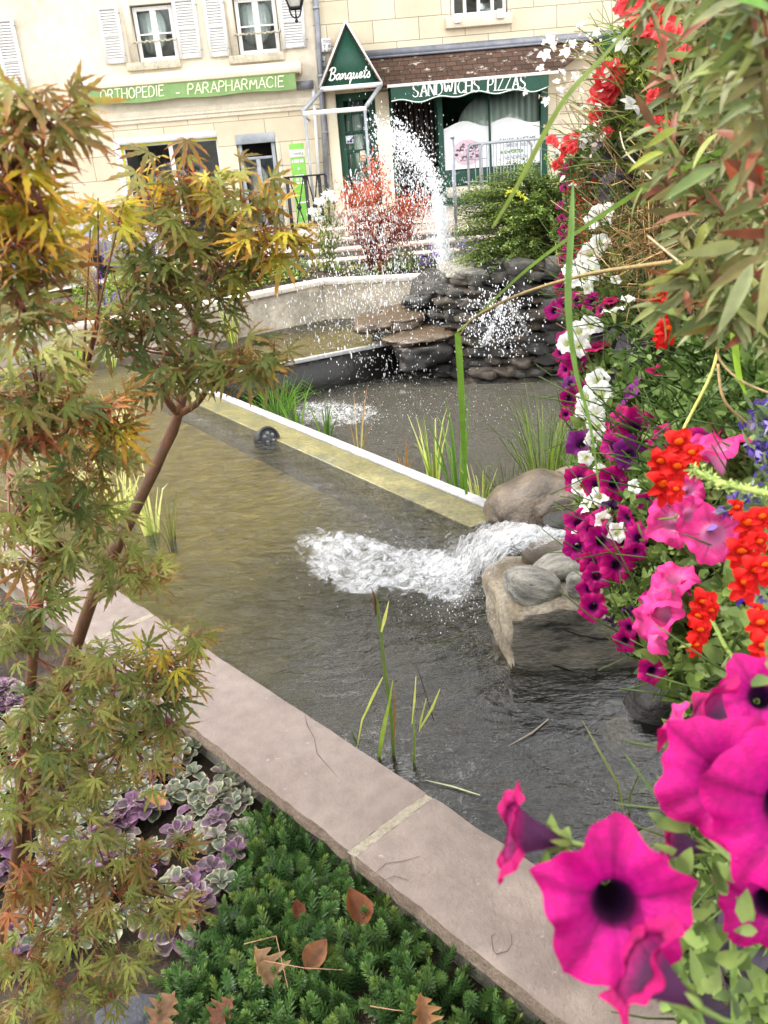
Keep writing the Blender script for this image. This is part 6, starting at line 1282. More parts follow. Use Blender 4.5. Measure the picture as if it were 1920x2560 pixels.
def cluster(mb, tw, px_, py_, r, Y, n, cols, tips, size, limbs, view=.5):
    c = py(px_ * S9, py_ * S9, Y); k = Y / FPX * 1.12; r = r * S9 * k
    d = min(limbs, key=lambda q: np.linalg.norm(q - c)); m_ = (c + d) / 2 + np.array([0, 0, -.015])
    for s_ in range(3):
        e = c + rnd(1, r * .28)[0]; tw.tube([d, m_ + rnd(1, .01)[0], e], [.0032, .0022, .0012], 5, lin((110, 70, 52)))
    a = np.random.uniform(0, 6.283, n); rr = np.sqrt(np.random.random(n)) * r * .62
    O = c + np.stack([np.cos(a) * rr, np.sin(a) * rr * .8, np.random.normal(0, r * .3, n)], 1)
    ax = np.stack([np.cos(a), np.sin(a), np.random.uniform(-.75, .25, n)], 1) + rnd(n, .28)
    tc = (EYE - c) / np.linalg.norm(EYE - c); nm = np.array([0, 0, 1.]) * (1 - view) + tc * view + rnd(n, .42)
    sc = size * np.random.uniform(.62, 1.12, n); Fm = frames(ax, nm, sc); c1 = pal(cols, n, .14); c2 = pal(tips, n, .14)
    for v in range(9):
        i = np.arange(n) % 9 == v
        if i.any(): mb.bulk(T_MAP[v], Fm[i], O[i], c1[i], c2[i])
    for o_, x_ in zip(O[::2], ax[::2]): tw.tube([c + (o_ - c) * .1, o_], [.0012, .0008], 4, lin((150, 80, 60)))
CL = [  # x, y, radius (in the 1659-wide view), depth, leaves, colours, tips
 (410, 385, 110, 1.55, 13, YG + OL, OR), (345, 420, 95, 1.55, 11, OL + YG, TIPR), (330, 480, 110, 1.5, 15, OL, TIPN), (440, 450, 110, 1.55, 12, BR + OL, TIPR), (520, 440, 90, 1.5, 12, YG + OL, TIPR), (570, 495, 85, 1.5, 12, YG + OL, OR), (620, 510, 55, 1.5, 6, YG, TIPR), (230, 450, 60, 1.35, 6, YG, TIPR),
 (370, 560, 120, 1.55, 17, DK + OL, TIPN), (470, 565, 100, 1.55, 14, DK + OL, TIPN), (555, 560, 80, 1.55, 10, OL + YG, TIPN), (300, 610, 80, 1.5, 9, DK, RD), (440, 630, 90, 1.6, 12, DK, TIPN),
 (310, 700, 80, 1.5, 12, DK, RD), (250, 720, 50, 1.5, 6, DK, RD), (380, 740, 95, 1.55, 12, DK + OL, TIPN), (520, 770, 95, 1.5, 14, DK + OL, TIPR), (590, 790, 60, 1.5, 7, OL, TIPR), (440, 800, 85, 1.55, 11, DK + OL, TIPN), (350, 810, 70, 1.55, 8, DK, RD),
 (60, 850, 110, 1.25, 16, DK + OL, RD), (150, 870, 90, 1.3, 13, DK + OL, TIPN), (215, 880, 70, 1.35, 9, RD + BR, OR), (90, 770, 90, 1.2, 11, OL, TIPN), (30, 940, 90, 1.25, 12, DK + RD, TIPN), (250, 920, 55, 1.35, 6, BR + YG, TIPR),
 (190, 990, 90, 1.35, 12, DK + BR, TIPN), (250, 1000, 60, 1.4, 7, BR + OL, TIPR), (90, 1030, 95, 1.35, 12, DK + OL, TIPN), (160, 1080, 70, 1.4, 9, DK, TIPN), (30, 1120, 80, 1.3, 10, OL, TIPN), (215, 1120, 85, 1.45, 12, OL + DK, TIPN), (70, 1210, 95, 1.4, 12, OL + BR, RD), (150, 1180, 70, 1.45, 8, OL, TIPN),
 (260, 1215, 95, 1.5, 14, OL, TIPN), (320, 1240, 55, 1.5, 6, OL + BR, TIPR), (110, 1255, 70, 1.5, 8, DK + OL, TIPN), (60, 1310, 105, 1.45, 14, OL + DK, TIPN), (20, 1400, 70, 1.45, 8, OL, TIPN),
 (250, 1430, 115, 1.5, 17, OL, TIPN), (360, 1415, 70, 1.5, 8, OL + YG, TIPR), (430, 1370, 40, 1.5, 4, OL, TIPR), (330, 1490, 100, 1.5, 14, OL + DK, TIPN), (170, 1460, 80, 1.5, 10, OL, TIPN), (400, 1470, 45, 1.5, 4, OL, TIPR), (370, 1560, 60, 1.5, 7, OL + DK, TIPR), (240, 1560, 90, 1.5, 12, DK + OL, TIPN),
 (60, 1540, 100, 1.5, 13, OL + DK, TIPN), (40, 1640, 90, 1.5, 12, OL, TIPN), (140, 1630, 85, 1.5, 11, OL + DK, TIPN), (330, 1640, 70, 1.5, 8, OL, TIPR), (230, 1680, 85, 1.5, 11, OL, TIPN), (150, 1730, 85, 1.5, 11, OL, TIPN), (60, 1760, 90, 1.48, 11, OL + BR, TIPN),
 (200, 1820, 95, 1.48, 13, OL, TIPN), (300, 1850, 70, 1.48, 8, OL + BR, TIPR), (390, 1830, 45, 1.5, 5, BR + OL, TIPR), (100, 1880, 95, 1.46, 12, OL + BR, TIPN), (30, 1930, 80, 1.4, 9, RD + BR, TIPR), (250, 1930, 95, 1.46, 13, OL + BR, TIPN), (400, 1950, 50, 1.48, 5, OL + BR, TIPR), (340, 1970, 70, 1.46, 8, OL, TIPN), (170, 2010, 95, 1.44, 12, OL + BR, TIPN), (60, 2060, 95, 1.42, 11, OL + BR, TIPN), (270, 2060, 70, 1.44, 8, OL, TIPN), (150, 2130, 90, 1.42, 10, BR + OL, TIPN), (40, 2170, 80, 1.4, 8, BR + OL, TIPN), (240, 2160, 60, 1.42, 5, OL, TIPN)]
g = MB(); tw = MB()
for (x, y, r, Y, n, cs, tp) in CL: cluster(g, tw, x, y, r * (1.12 if y < 1380 else 1.22), Y, int(n * (1.5 if y < 1380 else 2.1)) + 2, cs, tp, .053 + .005 * (y < 900), limbs + T_[15:], .3 + .3 * (y > 900))
g.build('crown', M_mleaf, mp); tw.build('twigs', M_stem, mp)
g = MB(); tw = MB()
for (x, y, r, Y, n, cs, tp) in [(60, 225, 95, .84, 8, OL + BR, TIPR), (105, 260, 85, .84, 9, OL + BR, TIPR), (30, 290, 80, .82, 8, OL + BR + RD, TIPR), (40, 420, 105, .82, 11, YG, OR), (95, 450, 60, .84, 5, YG, OR), (30, 520, 105, .84, 11, YG, TIPR), (85, 540, 60, .86, 6, YG + OL, OR), (50, 610, 95, .88, 12, OL + BR, TIPN), (110, 600, 60, .9, 6, OL + BR, TIPR), (60, 680, 80, .95, 9, OL + DK, TIPR), (10, 350, 60, .82, 6, BR + OL, OR)]:
    cluster(g, tw, x, y, r, Y, int(n * 1.35) + 1, cs, tp, .044, lim2, .3)
g.build('crown', M_mleaf, mp2); tw.build('twigs', M_stem, mp2)

def inpoly(x, y, P):
    c = False; j = len(P) - 1
    for i in range(len(P)):
        if (P[i][1] > y) != (P[j][1] > y) and x < (P[j][0] - P[i][0]) * (y - P[i][1]) / (P[j][1] - P[i][1]) + P[i][0]: c = not c
        j = i
    return c
AJ = [(-420, 1700), (430, 1740), (560, 1830), (632, 1920), (692, 2010), (652, 2100), (560, 2260), (480, 2330), (420, 2450), (260, 2460), (-420, 2400)]
SE = [(676, 2020), (760, 2090), (880, 2200), (1080, 2330), (1240, 2425), (1560, 2760), (300, 2760), (430, 2470), (560, 2330), (590, 2210), (640, 2100)]
def onbed(P, n, zb=-.065):
    x0 = min(p[0] for p in P); x1 = max(p[0] for p in P); y0 = min(p[1] for p in P); y1 = max(p[1] for p in P); out = []
    A = pz(x0, y0, zb), pz(x1, y0, zb), pz(x0, y1, zb), pz(x1, y1, zb); wx = [a[0] for a in A]; wy_ = [a[1] for a in A]
    while len(out) < n:
        p = (rng.uniform(min(wx), max(wx)), rng.uniform(min(wy_), max(wy_)), zb); q = CAM.T @ (np.array(p) - EYE); s_ = -q[2]
        X, Y_ = 960 + q[0] / s_ * FPX, 1280 - q[1] / s_ * FPX
        if inpoly(X, Y_, P) and p[0] * NV[0] + p[1] * NV[1] < 1.13: out.append(p)
    return np.array(out)
# variegated bugle
b = MB(); ctr = onbed(AJ, 480)
for c in ctr:
    n = rng.randint(6, 9); a = np.arange(n) * 2.4 + rng.uniform(0, 6); el = np.linspace(.15, 1.1, n); ax = np.stack([np.cos(a) * np.cos(el), np.sin(a) * np.cos(el), np.sin(el) * .8], 1); nm = np.array([0, 0, 1.]) + rnd(n, .25)
    o = c + np.array([0, 0, .02 + rng.uniform(0, .05)]) + ax * .006; pur = rng.random() < .25
    core = [(104, 82, 100), (122, 84, 116), (92, 76, 84)] if pur else [(104, 116, 96), (128, 138, 112), (92, 104, 88), (124, 112, 110)]
    edge = [(166, 132, 152), (184, 164, 164), (146, 102, 136)] if pur else [(190, 190, 150), (204, 200, 168), (176, 166, 150)]
    b.bulk(T_MARG, frames(ax, nm, np.linspace(1.1, .55, n) * rng.uniform(.052, .07)), o, pal(core, n, .12), pal(edge, n, .08))
M_bugle = leafm('bugle_leaf', .25, .5, .35, .55, 55, .5)
tag(b.build('variegated_bugle', M_bugle), 'carpet of cream edged green and purple bugle rosettes beside the coping', 'ground cover', None, 'stuff')
# needle-leaved ground cover
V = []; F = []; T = []; r_ = random.Random(2)
for i in range(78):
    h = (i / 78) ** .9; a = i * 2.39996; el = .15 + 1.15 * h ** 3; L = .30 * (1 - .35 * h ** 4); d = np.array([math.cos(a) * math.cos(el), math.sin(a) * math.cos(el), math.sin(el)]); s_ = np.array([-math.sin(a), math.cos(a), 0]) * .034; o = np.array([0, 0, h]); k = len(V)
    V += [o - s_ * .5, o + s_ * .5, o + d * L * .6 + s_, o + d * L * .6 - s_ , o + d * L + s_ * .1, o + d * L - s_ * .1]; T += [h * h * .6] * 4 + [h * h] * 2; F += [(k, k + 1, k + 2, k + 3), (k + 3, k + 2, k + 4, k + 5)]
TN = (np.array(V), np.array(F), np.array(T))
n = 760; c = onbed(SE, n); hh = np.random.uniform(.06, .115, n); ax = rnd(n, .3); ax[:, 2] = 1; up_ = rnd(n)
Fm = frames(up_, ax, np.ones(n)); Fm = Fm * np.stack([np.full(n, 1.) , np.ones(n), np.ones(n)], 1)[:, None, :]
sc = np.stack([np.random.uniform(.068, .09, n)] * 2 + [hh], 1); Fm = Fm * sc[:, None, :]; b = MB()
lc = np.random.random(n) < .14
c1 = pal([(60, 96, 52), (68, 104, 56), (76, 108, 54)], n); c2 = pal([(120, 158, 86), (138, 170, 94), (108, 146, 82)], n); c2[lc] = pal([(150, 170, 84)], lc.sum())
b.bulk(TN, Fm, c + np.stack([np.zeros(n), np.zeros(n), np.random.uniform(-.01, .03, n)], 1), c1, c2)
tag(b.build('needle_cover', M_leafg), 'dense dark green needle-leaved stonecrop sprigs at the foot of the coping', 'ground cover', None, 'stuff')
# fallen leaves
def dry(px_, py_, wpx, ang, tilt, c, label, oak=True, Z=.03):
    p = pz(px_, py_, Z); k = np.linalg.norm(p - EYE) / FPX * wpx; m = MB(); n = 22; V = []; C = []
    for i in range(n + 1):
        s_ = i / n; w = .34 * math.sin(math.pi * s_ ** .8) * (1 + (.45 * math.sin(s_ * 26) if oak else .02 * math.sin(s_ * 30)) * (s_ > .15)) + .006
        for x in (-1, -.5, 0, .5, 1): V.append((x * w, s_ - .5, 1.1 * abs(x) ** 1.5 * w + .7 * (s_ - .5) ** 2 + .03 * noise.noise(Vector((x * 2, s_ * 5, px_))))); C.append(np.array(lin(c)) * (.85 if x == 0 else 1) * (1 + .25 * noise.noise(Vector((x * 3, s_ * 7, 5)))))
    m_ = Matrix.Rotation(ang, 3, 'Z') @ Matrix.Rotation(tilt, 3, 'X') @ Matrix.Rotation(.3, 3, 'Y'); V = [np.array(m_ @ Vector(v)) * k + p for v in V]
    m.add(V, [(5 * i + j, 5 * i + j + 1, 5 * i + j + 6, 5 * i + j + 5) for i in range(n) for j in range(4)], np.array(C))
    a = V[2]; m.tube([a, a + (V[2] - V[12]) * .35], [.0012, .0008], 4, lin((120, 84, 56))); return tag(m.build('fallen_leaf', M_leaf, smooth=True), label, 'dry leaf')
dry(650, 2420, 96, .7, .9, (176, 142, 108), 'pale tan lobed fallen leaf with a small hole among the needle sprigs', Z=.05)
dry(792, 2390, 76, -.7, .3, (140, 98, 70), 'rust brown oval fallen leaf right of the lobed tan one', False, Z=.05)
dry(884, 2275, 92, .35, .5, (136, 82, 52), 'narrow red brown fallen leaf leaning near the coping joint', False, Z=.05)
dry(742, 2275, 45, .2, .6, (120, 66, 46), 'small dark red fallen leaf between the sprigs', False, Z=.05)
dry(1052, 2530, 75, .1, .7, (164, 118, 80), 'curled brown fallen leaf nearest the big petunia', True, Z=.05)
dry(412, 2530, 80, -.5, .3, (168, 130, 102), 'light brown fallen leaf at the bottom beside the bugle', True, Z=.04)
dry(560, 2530, 66, -.8, .4, (150, 104, 84), 'dull pinkish brown fallen leaf at the bottom among sprigs', True, Z=.04)
dry(385, 2010, 55, 1.2, .3, (206, 150, 100), 'small orange tan fallen leaf lying on the bugle', True, Z=.06)
for P, lb in (([(650, 2400), (760, 2420), (860, 2425)], 'thin pink brown stalk lying across the sprigs'), ([(610, 2360), (690, 2340), (720, 2470)], 'bent pale stalk between the fallen leaves'), ([(925, 2515), (985, 2525), (1010, 2527)], 'short straw lying on the sprigs')):
    m = MB(); m.tube([pz(x, y, .07) for x, y in P], [.0016, .0014, .001], 5, lin((176, 136, 104))); tag(m.build('dry_stalk', M_stem), lb, 'stalk')
put('bed_stone', stone_mesh(60, .09, .06, .035, rockm('blue_grey_stone', (64, 67, 74), (92, 96, 104), 8, .7), 3), pz(325, 2550, -.02), (0, 0, .3), 1, 'smooth blue grey stone at the lower left under the bugle')
# ================================================================ THE PLANTER ON THE RIGHT
ROWS = [(-80, 1660, 2.3, 1.25), (60, 1590, 2.6, 1.25), (150, 1545, 2.9, 1.25), (300, 1478, 3.1, 1.25), (430, 1428, 3.2, 1.25), (600, 1425, 2.7, 1.2), (750, 1425, 2.3, 1.2), (950, 1450, 1.95, 1.15), (1150, 1462, 1.65, 1.08), (1350, 1470, 1.5, 1.0), (1500, 1525, 1.36, .92), (1620, 1610, 1.22, .86), (1750, 1690, 1.05, .78), (1950, 1715, .88, .66), (2200, 1735, .74, .56), (2640, 1690, .6, .46)]
RY = [r[0] for r in ROWS]
def bx(y): return float(np.interp(y, RY, [r[1] for r in ROWS]))
def dB(x, y):
    xl = bx(y); a = float(np.interp(y, RY, [r[2] for r in ROWS])); c = float(np.interp(y, RY, [r[3] for r in ROWS])); t = min(1.15, max(-.25, (x - xl) / max(60, 1960 - xl))); return a + (c - a) * t
M_pl = pm('planter_wall', (92, 88, 78), (136, 130, 116), 5, .95, .9, 40, fine=.4, spots=((60, 72, 36), 4, .6, .75))
t = thing('planter_wall', (1.0, 1.0, 0), 'rough grey stone planter wall under the petunias with a strip of moss', 'planter')
fp = [(.36, .35), (.50, .8), (.66, 1.15), (.92, 1.75), (1.25, 2.55), (1.6, 3.3), (3.0, 3.5), (3.0, .3)]
b = MB(); n_ = 7; lv = [-.6, -.2, .2, .5, .8, .98]; V = []
FP = []
for i in range(len(fp)):
    a = np.array(fp[i]); c = np.array(fp[(i + 1) % len(fp)]); FP += [a + (c - a) * u for u in np.linspace(0, 1, n_, endpoint=False)]
for z in lv: V += [(p[0] + .02 * noise.noise(Vector((p[0] * 7, p[1] * 7, z * 7))), p[1] + .02 * noise.noise(Vector((p[0] * 7, p[1] * 7, z * 7 + 5))), z) for p in FP]
m_ = len(FP); b.add(V, [(q * m_ + i, q * m_ + (i + 1) % m_, (q + 1) * m_ + (i + 1) % m_, (q + 1) * m_ + i) for q in range(len(lv) - 1) for i in range(m_)] + [tuple((len(lv) - 1) * m_ + i for i in range(m_))]); b.build('wall', M_pl, t)
# soil mound under the plants
M_mound = pm('planting_soil', (30, 32, 18), (52, 54, 30), 14, .95, .9, 60, fine=.5)
b = MB(); V = []; nx, ny = 14, 46
for j in range(ny + 1):
    y = -80 + (2660 + 80) * j / ny
    for i in range(nx + 1):
        x = bx(y) + 30 + (2150 - bx(y)) * i / nx; d = dB(x, y) + .13 + .05 * noise.noise(Vector((x * .01, y * .01, 0))); V.append(py(x, y, d))
nb = len(V); W_ = [v + np.array([.62 + .12 * noise.noise(Vector(v) * 3), .5 + .1 * noise.noise(Vector(v) * 2.3), .02]) for v in V]; w_ = nx + 1
Q1 = [(j * w_ + i, (j + 1) * w_ + i, (j + 1) * w_ + i + 1, j * w_ + i + 1) for j in range(ny) for i in range(nx)]
ring = [i for i in range(w_)] + [j * w_ + nx for j in range(1, ny + 1)] + [ny * w_ + i for i in range(nx - 1, -1, -1)] + [j * w_ for j in range(ny - 1, 0, -1)]
b.add(V + W_, Q1 + [tuple(k + nb for k in f[::-1]) for f in Q1] + [(ring[i], ring[(i + 1) % len(ring)], ring[(i + 1) % len(ring)] + nb, ring[i] + nb) for i in range(len(ring))])
tag(b.build('planting_soil', M_mound, smooth=True), 'dark soil of the raised planting under the flowers', None, None, 'structure')
BACK = [W_[k] for k in range(nb)] + [V[k] * (1 - u) + W_[k] * u for k in ring for u in (.2, .4, .6, .8) if k % w_ > nx - 2 or k < w_]
def cdir(a): return CAM @ np.array(a, float)
PG = [(84, 104, 52), (104, 126, 62), (124, 144, 76), (70, 90, 46)]; PGL = [(116, 138, 70), (100, 122, 60), (130, 148, 80)]
def foliage(name, box, n, size, cols, label, cat, T=None, parent=None, off=(-.02, .12), up=.5, clip=None, mat=None, stems=30, out=None):
    """leafy shoots spread over a patch of the planting"""
    x0, x1, y0, y1 = box; P = []; ax = []
    while len(P) < n:
        y = rng.uniform(y0, y1); x = rng.uniform(max(x0, bx(y) - 12), x1)
        if clip and not inpoly(x, y, clip): continue
        P.append(py(x, y, dB(x, y) + rng.uniform(*off)))
    P = np.array(P); n = len(P); o = out if out is not None else cdir((-.25, .3, .5)); ax = rnd(n, .6) + o; nm = rnd(n, .55) + np.array([0, 0, .6]) + cdir((0, 0, .7)) * .6
    g = MB(); Y = P[:, 1]; g.bulk(T or T_OV, frames(ax, nm, size * np.random.uniform(.55, 1.2, n)), P, pal(cols, n, .16), pal(cols, n, .16))
    for _ in range(stems):
        i = rng.randrange(n); p = P[i]; q = p + (rnd(1, .05)[0] + cdir((-.05, .04, .05))); g.tube([p, (p + q) / 2 + rnd(1, .008)[0], q], [.0018, .0015, .001], 4, lin(cols[0]))
    o_ = g.build('foliage', mat or M_leaf, parent)
    if parent is None: tag(o_, label, cat); o_.name = name
    return o_
# ---- petunia flowers
M_petbig = leafm('big_petal', .35, .6, .25, .26, 9, .0)
def _pb():
    n = M_petbig.node_tree.nodes; l = M_petbig.node_tree.links; t = N(n, 'ShaderNodeTexNoise', Scale=34., Detail=5.); tc = N(n, 'ShaderNodeTexCoord'); l.new(tc.outputs['Object'], t.inputs[0]); bp = N(n, 'ShaderNodeBump', Strength=.35, Distance=.02); l.new(t.outputs[0], bp.inputs['Height']); l.new(bp.outputs[0], n['Principled BSDF'].inputs['Normal'])
_pb()
def petunia(seed, cout, cin, cthr, tube=1.15, fun=.18, flare=1., ruffle=1., na=60, calyx=False, open_=1.):
    r_ = random.Random(seed); ph = [r_.uniform(0, 6.28) for _ in range(6)]; V = []; C = []; F = []
    prof = [(0, .07, -tube), (.12, .09, -tube * .86), (.25, .11, -tube * .66), (.38, .14, -tube * .44), (.5, .19, -tube * .26), (.58, .25, -.19), (.64, .33, -.12), (.72, .46, -.055), (.8, .60, -.02), (.88, .75, 0), (.94, .88, .0), (1., 1., -.02)]
    prof = [(u, r + fun * (max(0, u - .1) * .95 - r * .3) * (u < .8) * max(0, 1 - u / .8) ** .3 if fun else r, z) for u, r, z in prof]
    cout, cin, cthr = [np.array(lin(c)) for c in (cout, cin, cthr)]
    for i, (u, r, z) in enumerate(prof):
        for j in range(na):
            a = 2 * math.pi * j / na; k = max(0, (u - .5) / .5); lobe = 1.05 - .20 * k ** 2 * abs(math.sin(2.5 * a)) ** .85 + .03 * k * math.sin(5 * a + ph[0]) ** 3
            rr = r * lobe * (1 + .035 * k * k * math.sin(2 * a + ph[1])) * (flare if u > .6 else 1) + .03 * k ** 3 * math.sin(13 * a + ph[2])
            zz = z * 1. + k ** 2 * ruffle * (.09 * math.sin(5 * a + ph[3]) + .06 * math.sin(3 * a + ph[4]) + .035 * math.sin(11 * a + ph[5])) - k ** 2 * .09 * abs(math.cos(2.5 * a)) ** 2 - k ** 3 * (1 - open_) * -.5
            V.append((rr * math.cos(a), rr * math.sin(a), zz))
            vein = max(0, math.cos(5 * a)) ** 14 * .5 * (1 - u * .55) + .30 * max(0, math.cos(20 * a + 1.2 * math.sin(9 * u + ph[1]))) ** 5 * (1.05 - u) + .09 * math.sin(41 * a + 5 * u) * math.sin(17 * a)
            w = min(1, max(0, (u - .49) / .13)); c = cthr * (1 - w) + (cin * (1 - k) + cout * k) * w; c = c * (1 - vein * (u > .5)); C.append(c * (1 + .06 * math.sin(3 * a + ph[0])))
    n = len(prof); F = [(i * na + j, i * na + (j + 1) % na, (i + 1) * na + (j + 1) % na, (i + 1) * na + j) for i in range(n - 1) for j in range(na)]
    b = MB(); b.add(V, F, np.array(C)); me = b.mesh('petunia_flower', [M_petal if na < 80 else M_petbig], True)
    cal = None
    if calyx:
        b = MB(); k = 6; a = np.arange(k) * 6.283 / k; ax = np.stack([np.cos(a) * .5, np.sin(a) * .5, np.full(k, .8)], 1); nm = np.stack([np.cos(a), np.sin(a), np.full(k, -.3)], 1); b.bulk(T_LAN, frames(ax, nm, np.full(k, .5)), np.tile([0, 0, -tube - .05], (k, 1)) + np.stack([np.cos(a), np.sin(a), a * 0], 1) * .06, pal([(124, 148, 74)], k), pal([(150, 170, 96)], k))
        b.tube([(0, 0, -tube - .02), (.05, 0, -tube - .45), (.2, .1, -tube - .95)], [.06, .045, .04], 7, lin((116, 140, 70))); cal = b.mesh('calyx', [M_leaf], True)
    return me, cal
MG = [(198, 0, 128), (188, 6, 140), (206, 4, 120)]
V_MG = [petunia(i, (160 + 4 * i, 0, 100 - 4 * i), (136, 0, 104), (44, 10, 52), calyx=True) for i in range(4)]
V_PUR = [petunia(10 + i, (116, 26, 112), (104, 24, 104), (50, 22, 60), calyx=True) for i in range(2)]
V_WH = [petunia(20 + i, (240, 241, 238), (234, 236, 226), (206, 214, 150), calyx=True) for i in range(3)]
V_PK = [petunia(30 + i, (216, 50, 132), (214, 82, 148), (206, 130, 176), calyx=True, ruffle=1.3, fun=.5) for i in range(3)]
V_CR = [petunia(40, (176, 8, 84), (160, 6, 78), (60, 10, 40), calyx=True)]
V_WI = [petunia(50, (82, 42, 96), (64, 36, 78), (48, 30, 58), ruffle=2.6, flare=.7, calyx=True)]
V_BIG = [petunia(60 + i, (184, 0, 112), (172, 0, 122), (36, 8, 44), na=200, calyx=True, ruffle=1.15) for i in range(3)]
V_SIDE = [petunia(70 + i, (176, 4, 96), (108, 16, 84), (78, 36, 74), na=90, tube=1.2, fun=.75, ruffle=1.5, calyx=True) for i in range(2)]
def aim(d, roll=0.):
    z = Vector(d).normalized(); x = Vector((0, 0, 1)).cross(z); x = x.normalized() if x.length > .01 else Vector((1, 0, 0)); y = z.cross(x); m = Matrix((x, y, z)).transposed(); return m @ Matrix.Rotation(roll, 3, 'Z')
def bloom(plant, var, x, y, rpx, face=None, off=-.05, Y=None, label=None, sub=True):
    Y = Y or dB(x, y) + off; p = py(x, y, Y); k = np.linalg.norm(p - EYE) / FPX * .93; me, cal = rng.choice(var)
    f = face or (rng.uniform(-.9, .1), rng.uniform(-.2, .5), rng.uniform(.35, .9)); m = aim(cdir(f), rng.uniform(0, 6.28)).to_4x4(); r = rpx * k
    M_ = Matrix.Translation(Vector(p) - wpos(plant)) @ m @ Matrix.Diagonal((r, r, r, 1)); o = link('flower', me, plant, M_)
    if label: o['label'] = label
    if cal and sub: link('calyx', cal, o)
    return o
def plantY(x, y): return py(x, y, dB(x, y) + .05)
# trailing magenta petunias, three plants along the edge
p1 = thing('petunia_plant', plantY(1430, 600), 'trailing magenta petunias in a narrow row high beside the green shrub', 'petunia', 'petunias spilling over the planter')
for x, y, r in [(1420, 409, 17), (1408, 430, 13), (1412, 467, 15), (1399, 512, 13), (1404, 545, 13), (1408, 575, 16), (1412, 600, 14), (1420, 625, 17), (1408, 650, 16), (1412, 684, 18), (1432, 655, 15), (1400, 705, 16), (1440, 590, 13), (1426, 500, 12), (1436, 540, 12)]: bloom(p1, V_MG if rng.random() < .8 else V_PUR, x, y, r, sub=False)
foliage('', (1395, 1480, 400, 720), 420, .035, PG, '', '', parent=p1)
p2 = thing('petunia_plant', plantY(1440, 850), 'trailing magenta petunias around the white blooms above the tall grass', 'petunia', 'petunias spilling over the planter')
for x, y, r in [(1382, 776, 27), (1412, 761, 27), (1446, 748, 33), (1425, 735, 24), (1479, 753, 26), (1405, 720, 22), (1400, 880, 25), (1412, 921, 27), (1442, 905, 38), (1423, 955, 26), (1423, 996, 28), (1461, 970, 27), (1449, 1011, 24), (1405, 840, 22), (1436, 860, 24), (1500, 775, 20), (1415, 1035, 20)]: bloom(p2, V_MG if rng.random() < .8 else V_PUR, x, y, r, sub=False)
for x, y, r, f in [(1494, 862, 38, (-.3, .8, .4)), (1528, 749, 24, (-.2, .7, .5)), (1648, 925, 34, (-.1, .75, .5))]: bloom(p2, V_CR, x, y, r, f, sub=False, label='crimson flower seen from the side')
foliage('', (1395, 1560, 730, 1040), 900, .034, PG, '', '', parent=p2)
p3 = thing('petunia_plant', plantY(1540, 1250), 'big clump of magenta petunias with dark throats hanging above the flat stones', 'petunia', 'petunias spilling over the planter')
FR = [(1577, 974, 40, (-.9, .5, .1)), (1539, 1052, 42, (-.8, .2, .3)), (1588, 1067, 50, (-.1, .15, .95)), (1532, 1115, 36, (-.6, .1, .6)), (1577, 1134, 44, (.1, 0, .95)), (1648, 1100, 40, (-.85, .2, .4)), (1760, 1078, 44, (-.2, .85, .4)), (1453, 1108, 37, (-.2, .1, .95)), (1446, 1200, 38, (-.3, 0, .9)), (1486, 1216, 36, (-.5, -.2, .7)), (1539, 1206, 44, (.1, .15, .95)), (1614, 1255, 26, (-.6, -.3, .6)), (1562, 1297, 34, (-.8, -.2, .3)), (1446, 1306, 38, (-.3, .3, .8)), (1474, 1322, 34, (-.5, .2, .7)), (1505, 1352, 42, (.05, .1, .95)), (1442, 1368, 36, (-.3, -.1, .9)), (1588, 1346, 38, (-.7, .1, .5)), (1591, 1380, 26, (-.3, -.4, .8)), (1543, 1410, 44, (0, .1, .95)), (1480, 1408, 34, (-.5, 0, .8)), (1490, 1442, 34, (-.3, -.1, .9)), (1471, 1474, 30, (-.4, -.2, .8)), (1482, 1518, 36, (-.3, -.1, .9)), (1580, 1384, 26, (.2, -.3, .8)), (1500, 1290, 30, (-.5, .4, .5)), (1560, 1605, 30, (-.5, -.3, .7)), (1570, 1570, 26, (-.6, 0, .6)), (1629, 1679, 34, (-.3, -.2, .9)), (1680, 1528, 24, (.1, .6, .6)), (1620, 1500, 22, (-.4, .2, .7)), (1650, 1560, 22, (.2, 0, .8)), (1705, 1480, 24, (.1, .3, .8))]
for x, y, r, f in FR: bloom(p3, V_MG if rng.random() < .93 else V_PUR, x, y, r * 1.14, f, off=-.07)
for x, y, r, f in [(1524, 1270, 34, (.2, .2, -.7)), (1525, 1556, 28, (-.4, -.6, .2)), (1572, 1531, 32, (-.5, -.6, .3)), (1462, 1180, 18, (-.2, -.7, .2))]: bloom(p3, V_WI, x, y, r, f, label='wilted dull purple flower')
foliage('', (1440, 1700, 1020, 1690), 2600, .032, PG + PGL, '', '', parent=p3, stems=160)
p4 = thing('petunia_plant', plantY(1480, 620), 'white petunias in the upper row beside the magenta ones', 'petunia', 'petunias spilling over the planter')
for x, y, r, f in [(1498, 538, 38, (-.5, .3, .7)), (1500, 606, 26, (-.2, .2, .9)), (1474, 632, 30, (-.4, .2, .8)), (1431, 676, 27, (-.4, .1, .9)), (1461, 690, 31, (-.2, 0, .95)), (1489, 676, 28, (.3, .2, .8)), (1448, 660, 24, (-.3, .4, .8)), (1532, 772, 30, (-.2, .8, .2)), (1479, 810, 30, (0, .4, .8)), (1446, 826, 30, (-.4, .2, .8)), (1414, 858, 27, (-.6, .1, .7)), (1448, 864, 28, (-.2, -.1, .9)), (1471, 720, 16, (.2, 0, .8)), (1540, 700, 14, (0, .2, .8)), (1570, 745, 18, (0, .6, .5)), (1430, 700, 20, (-.5, 0, .8))]: bloom(p4, V_WH, x, y, r * 1.08, f, sub=False, off=-.13)
foliage('', (1440, 1580, 560, 900), 700, .034, PGL, '', '', parent=p4)
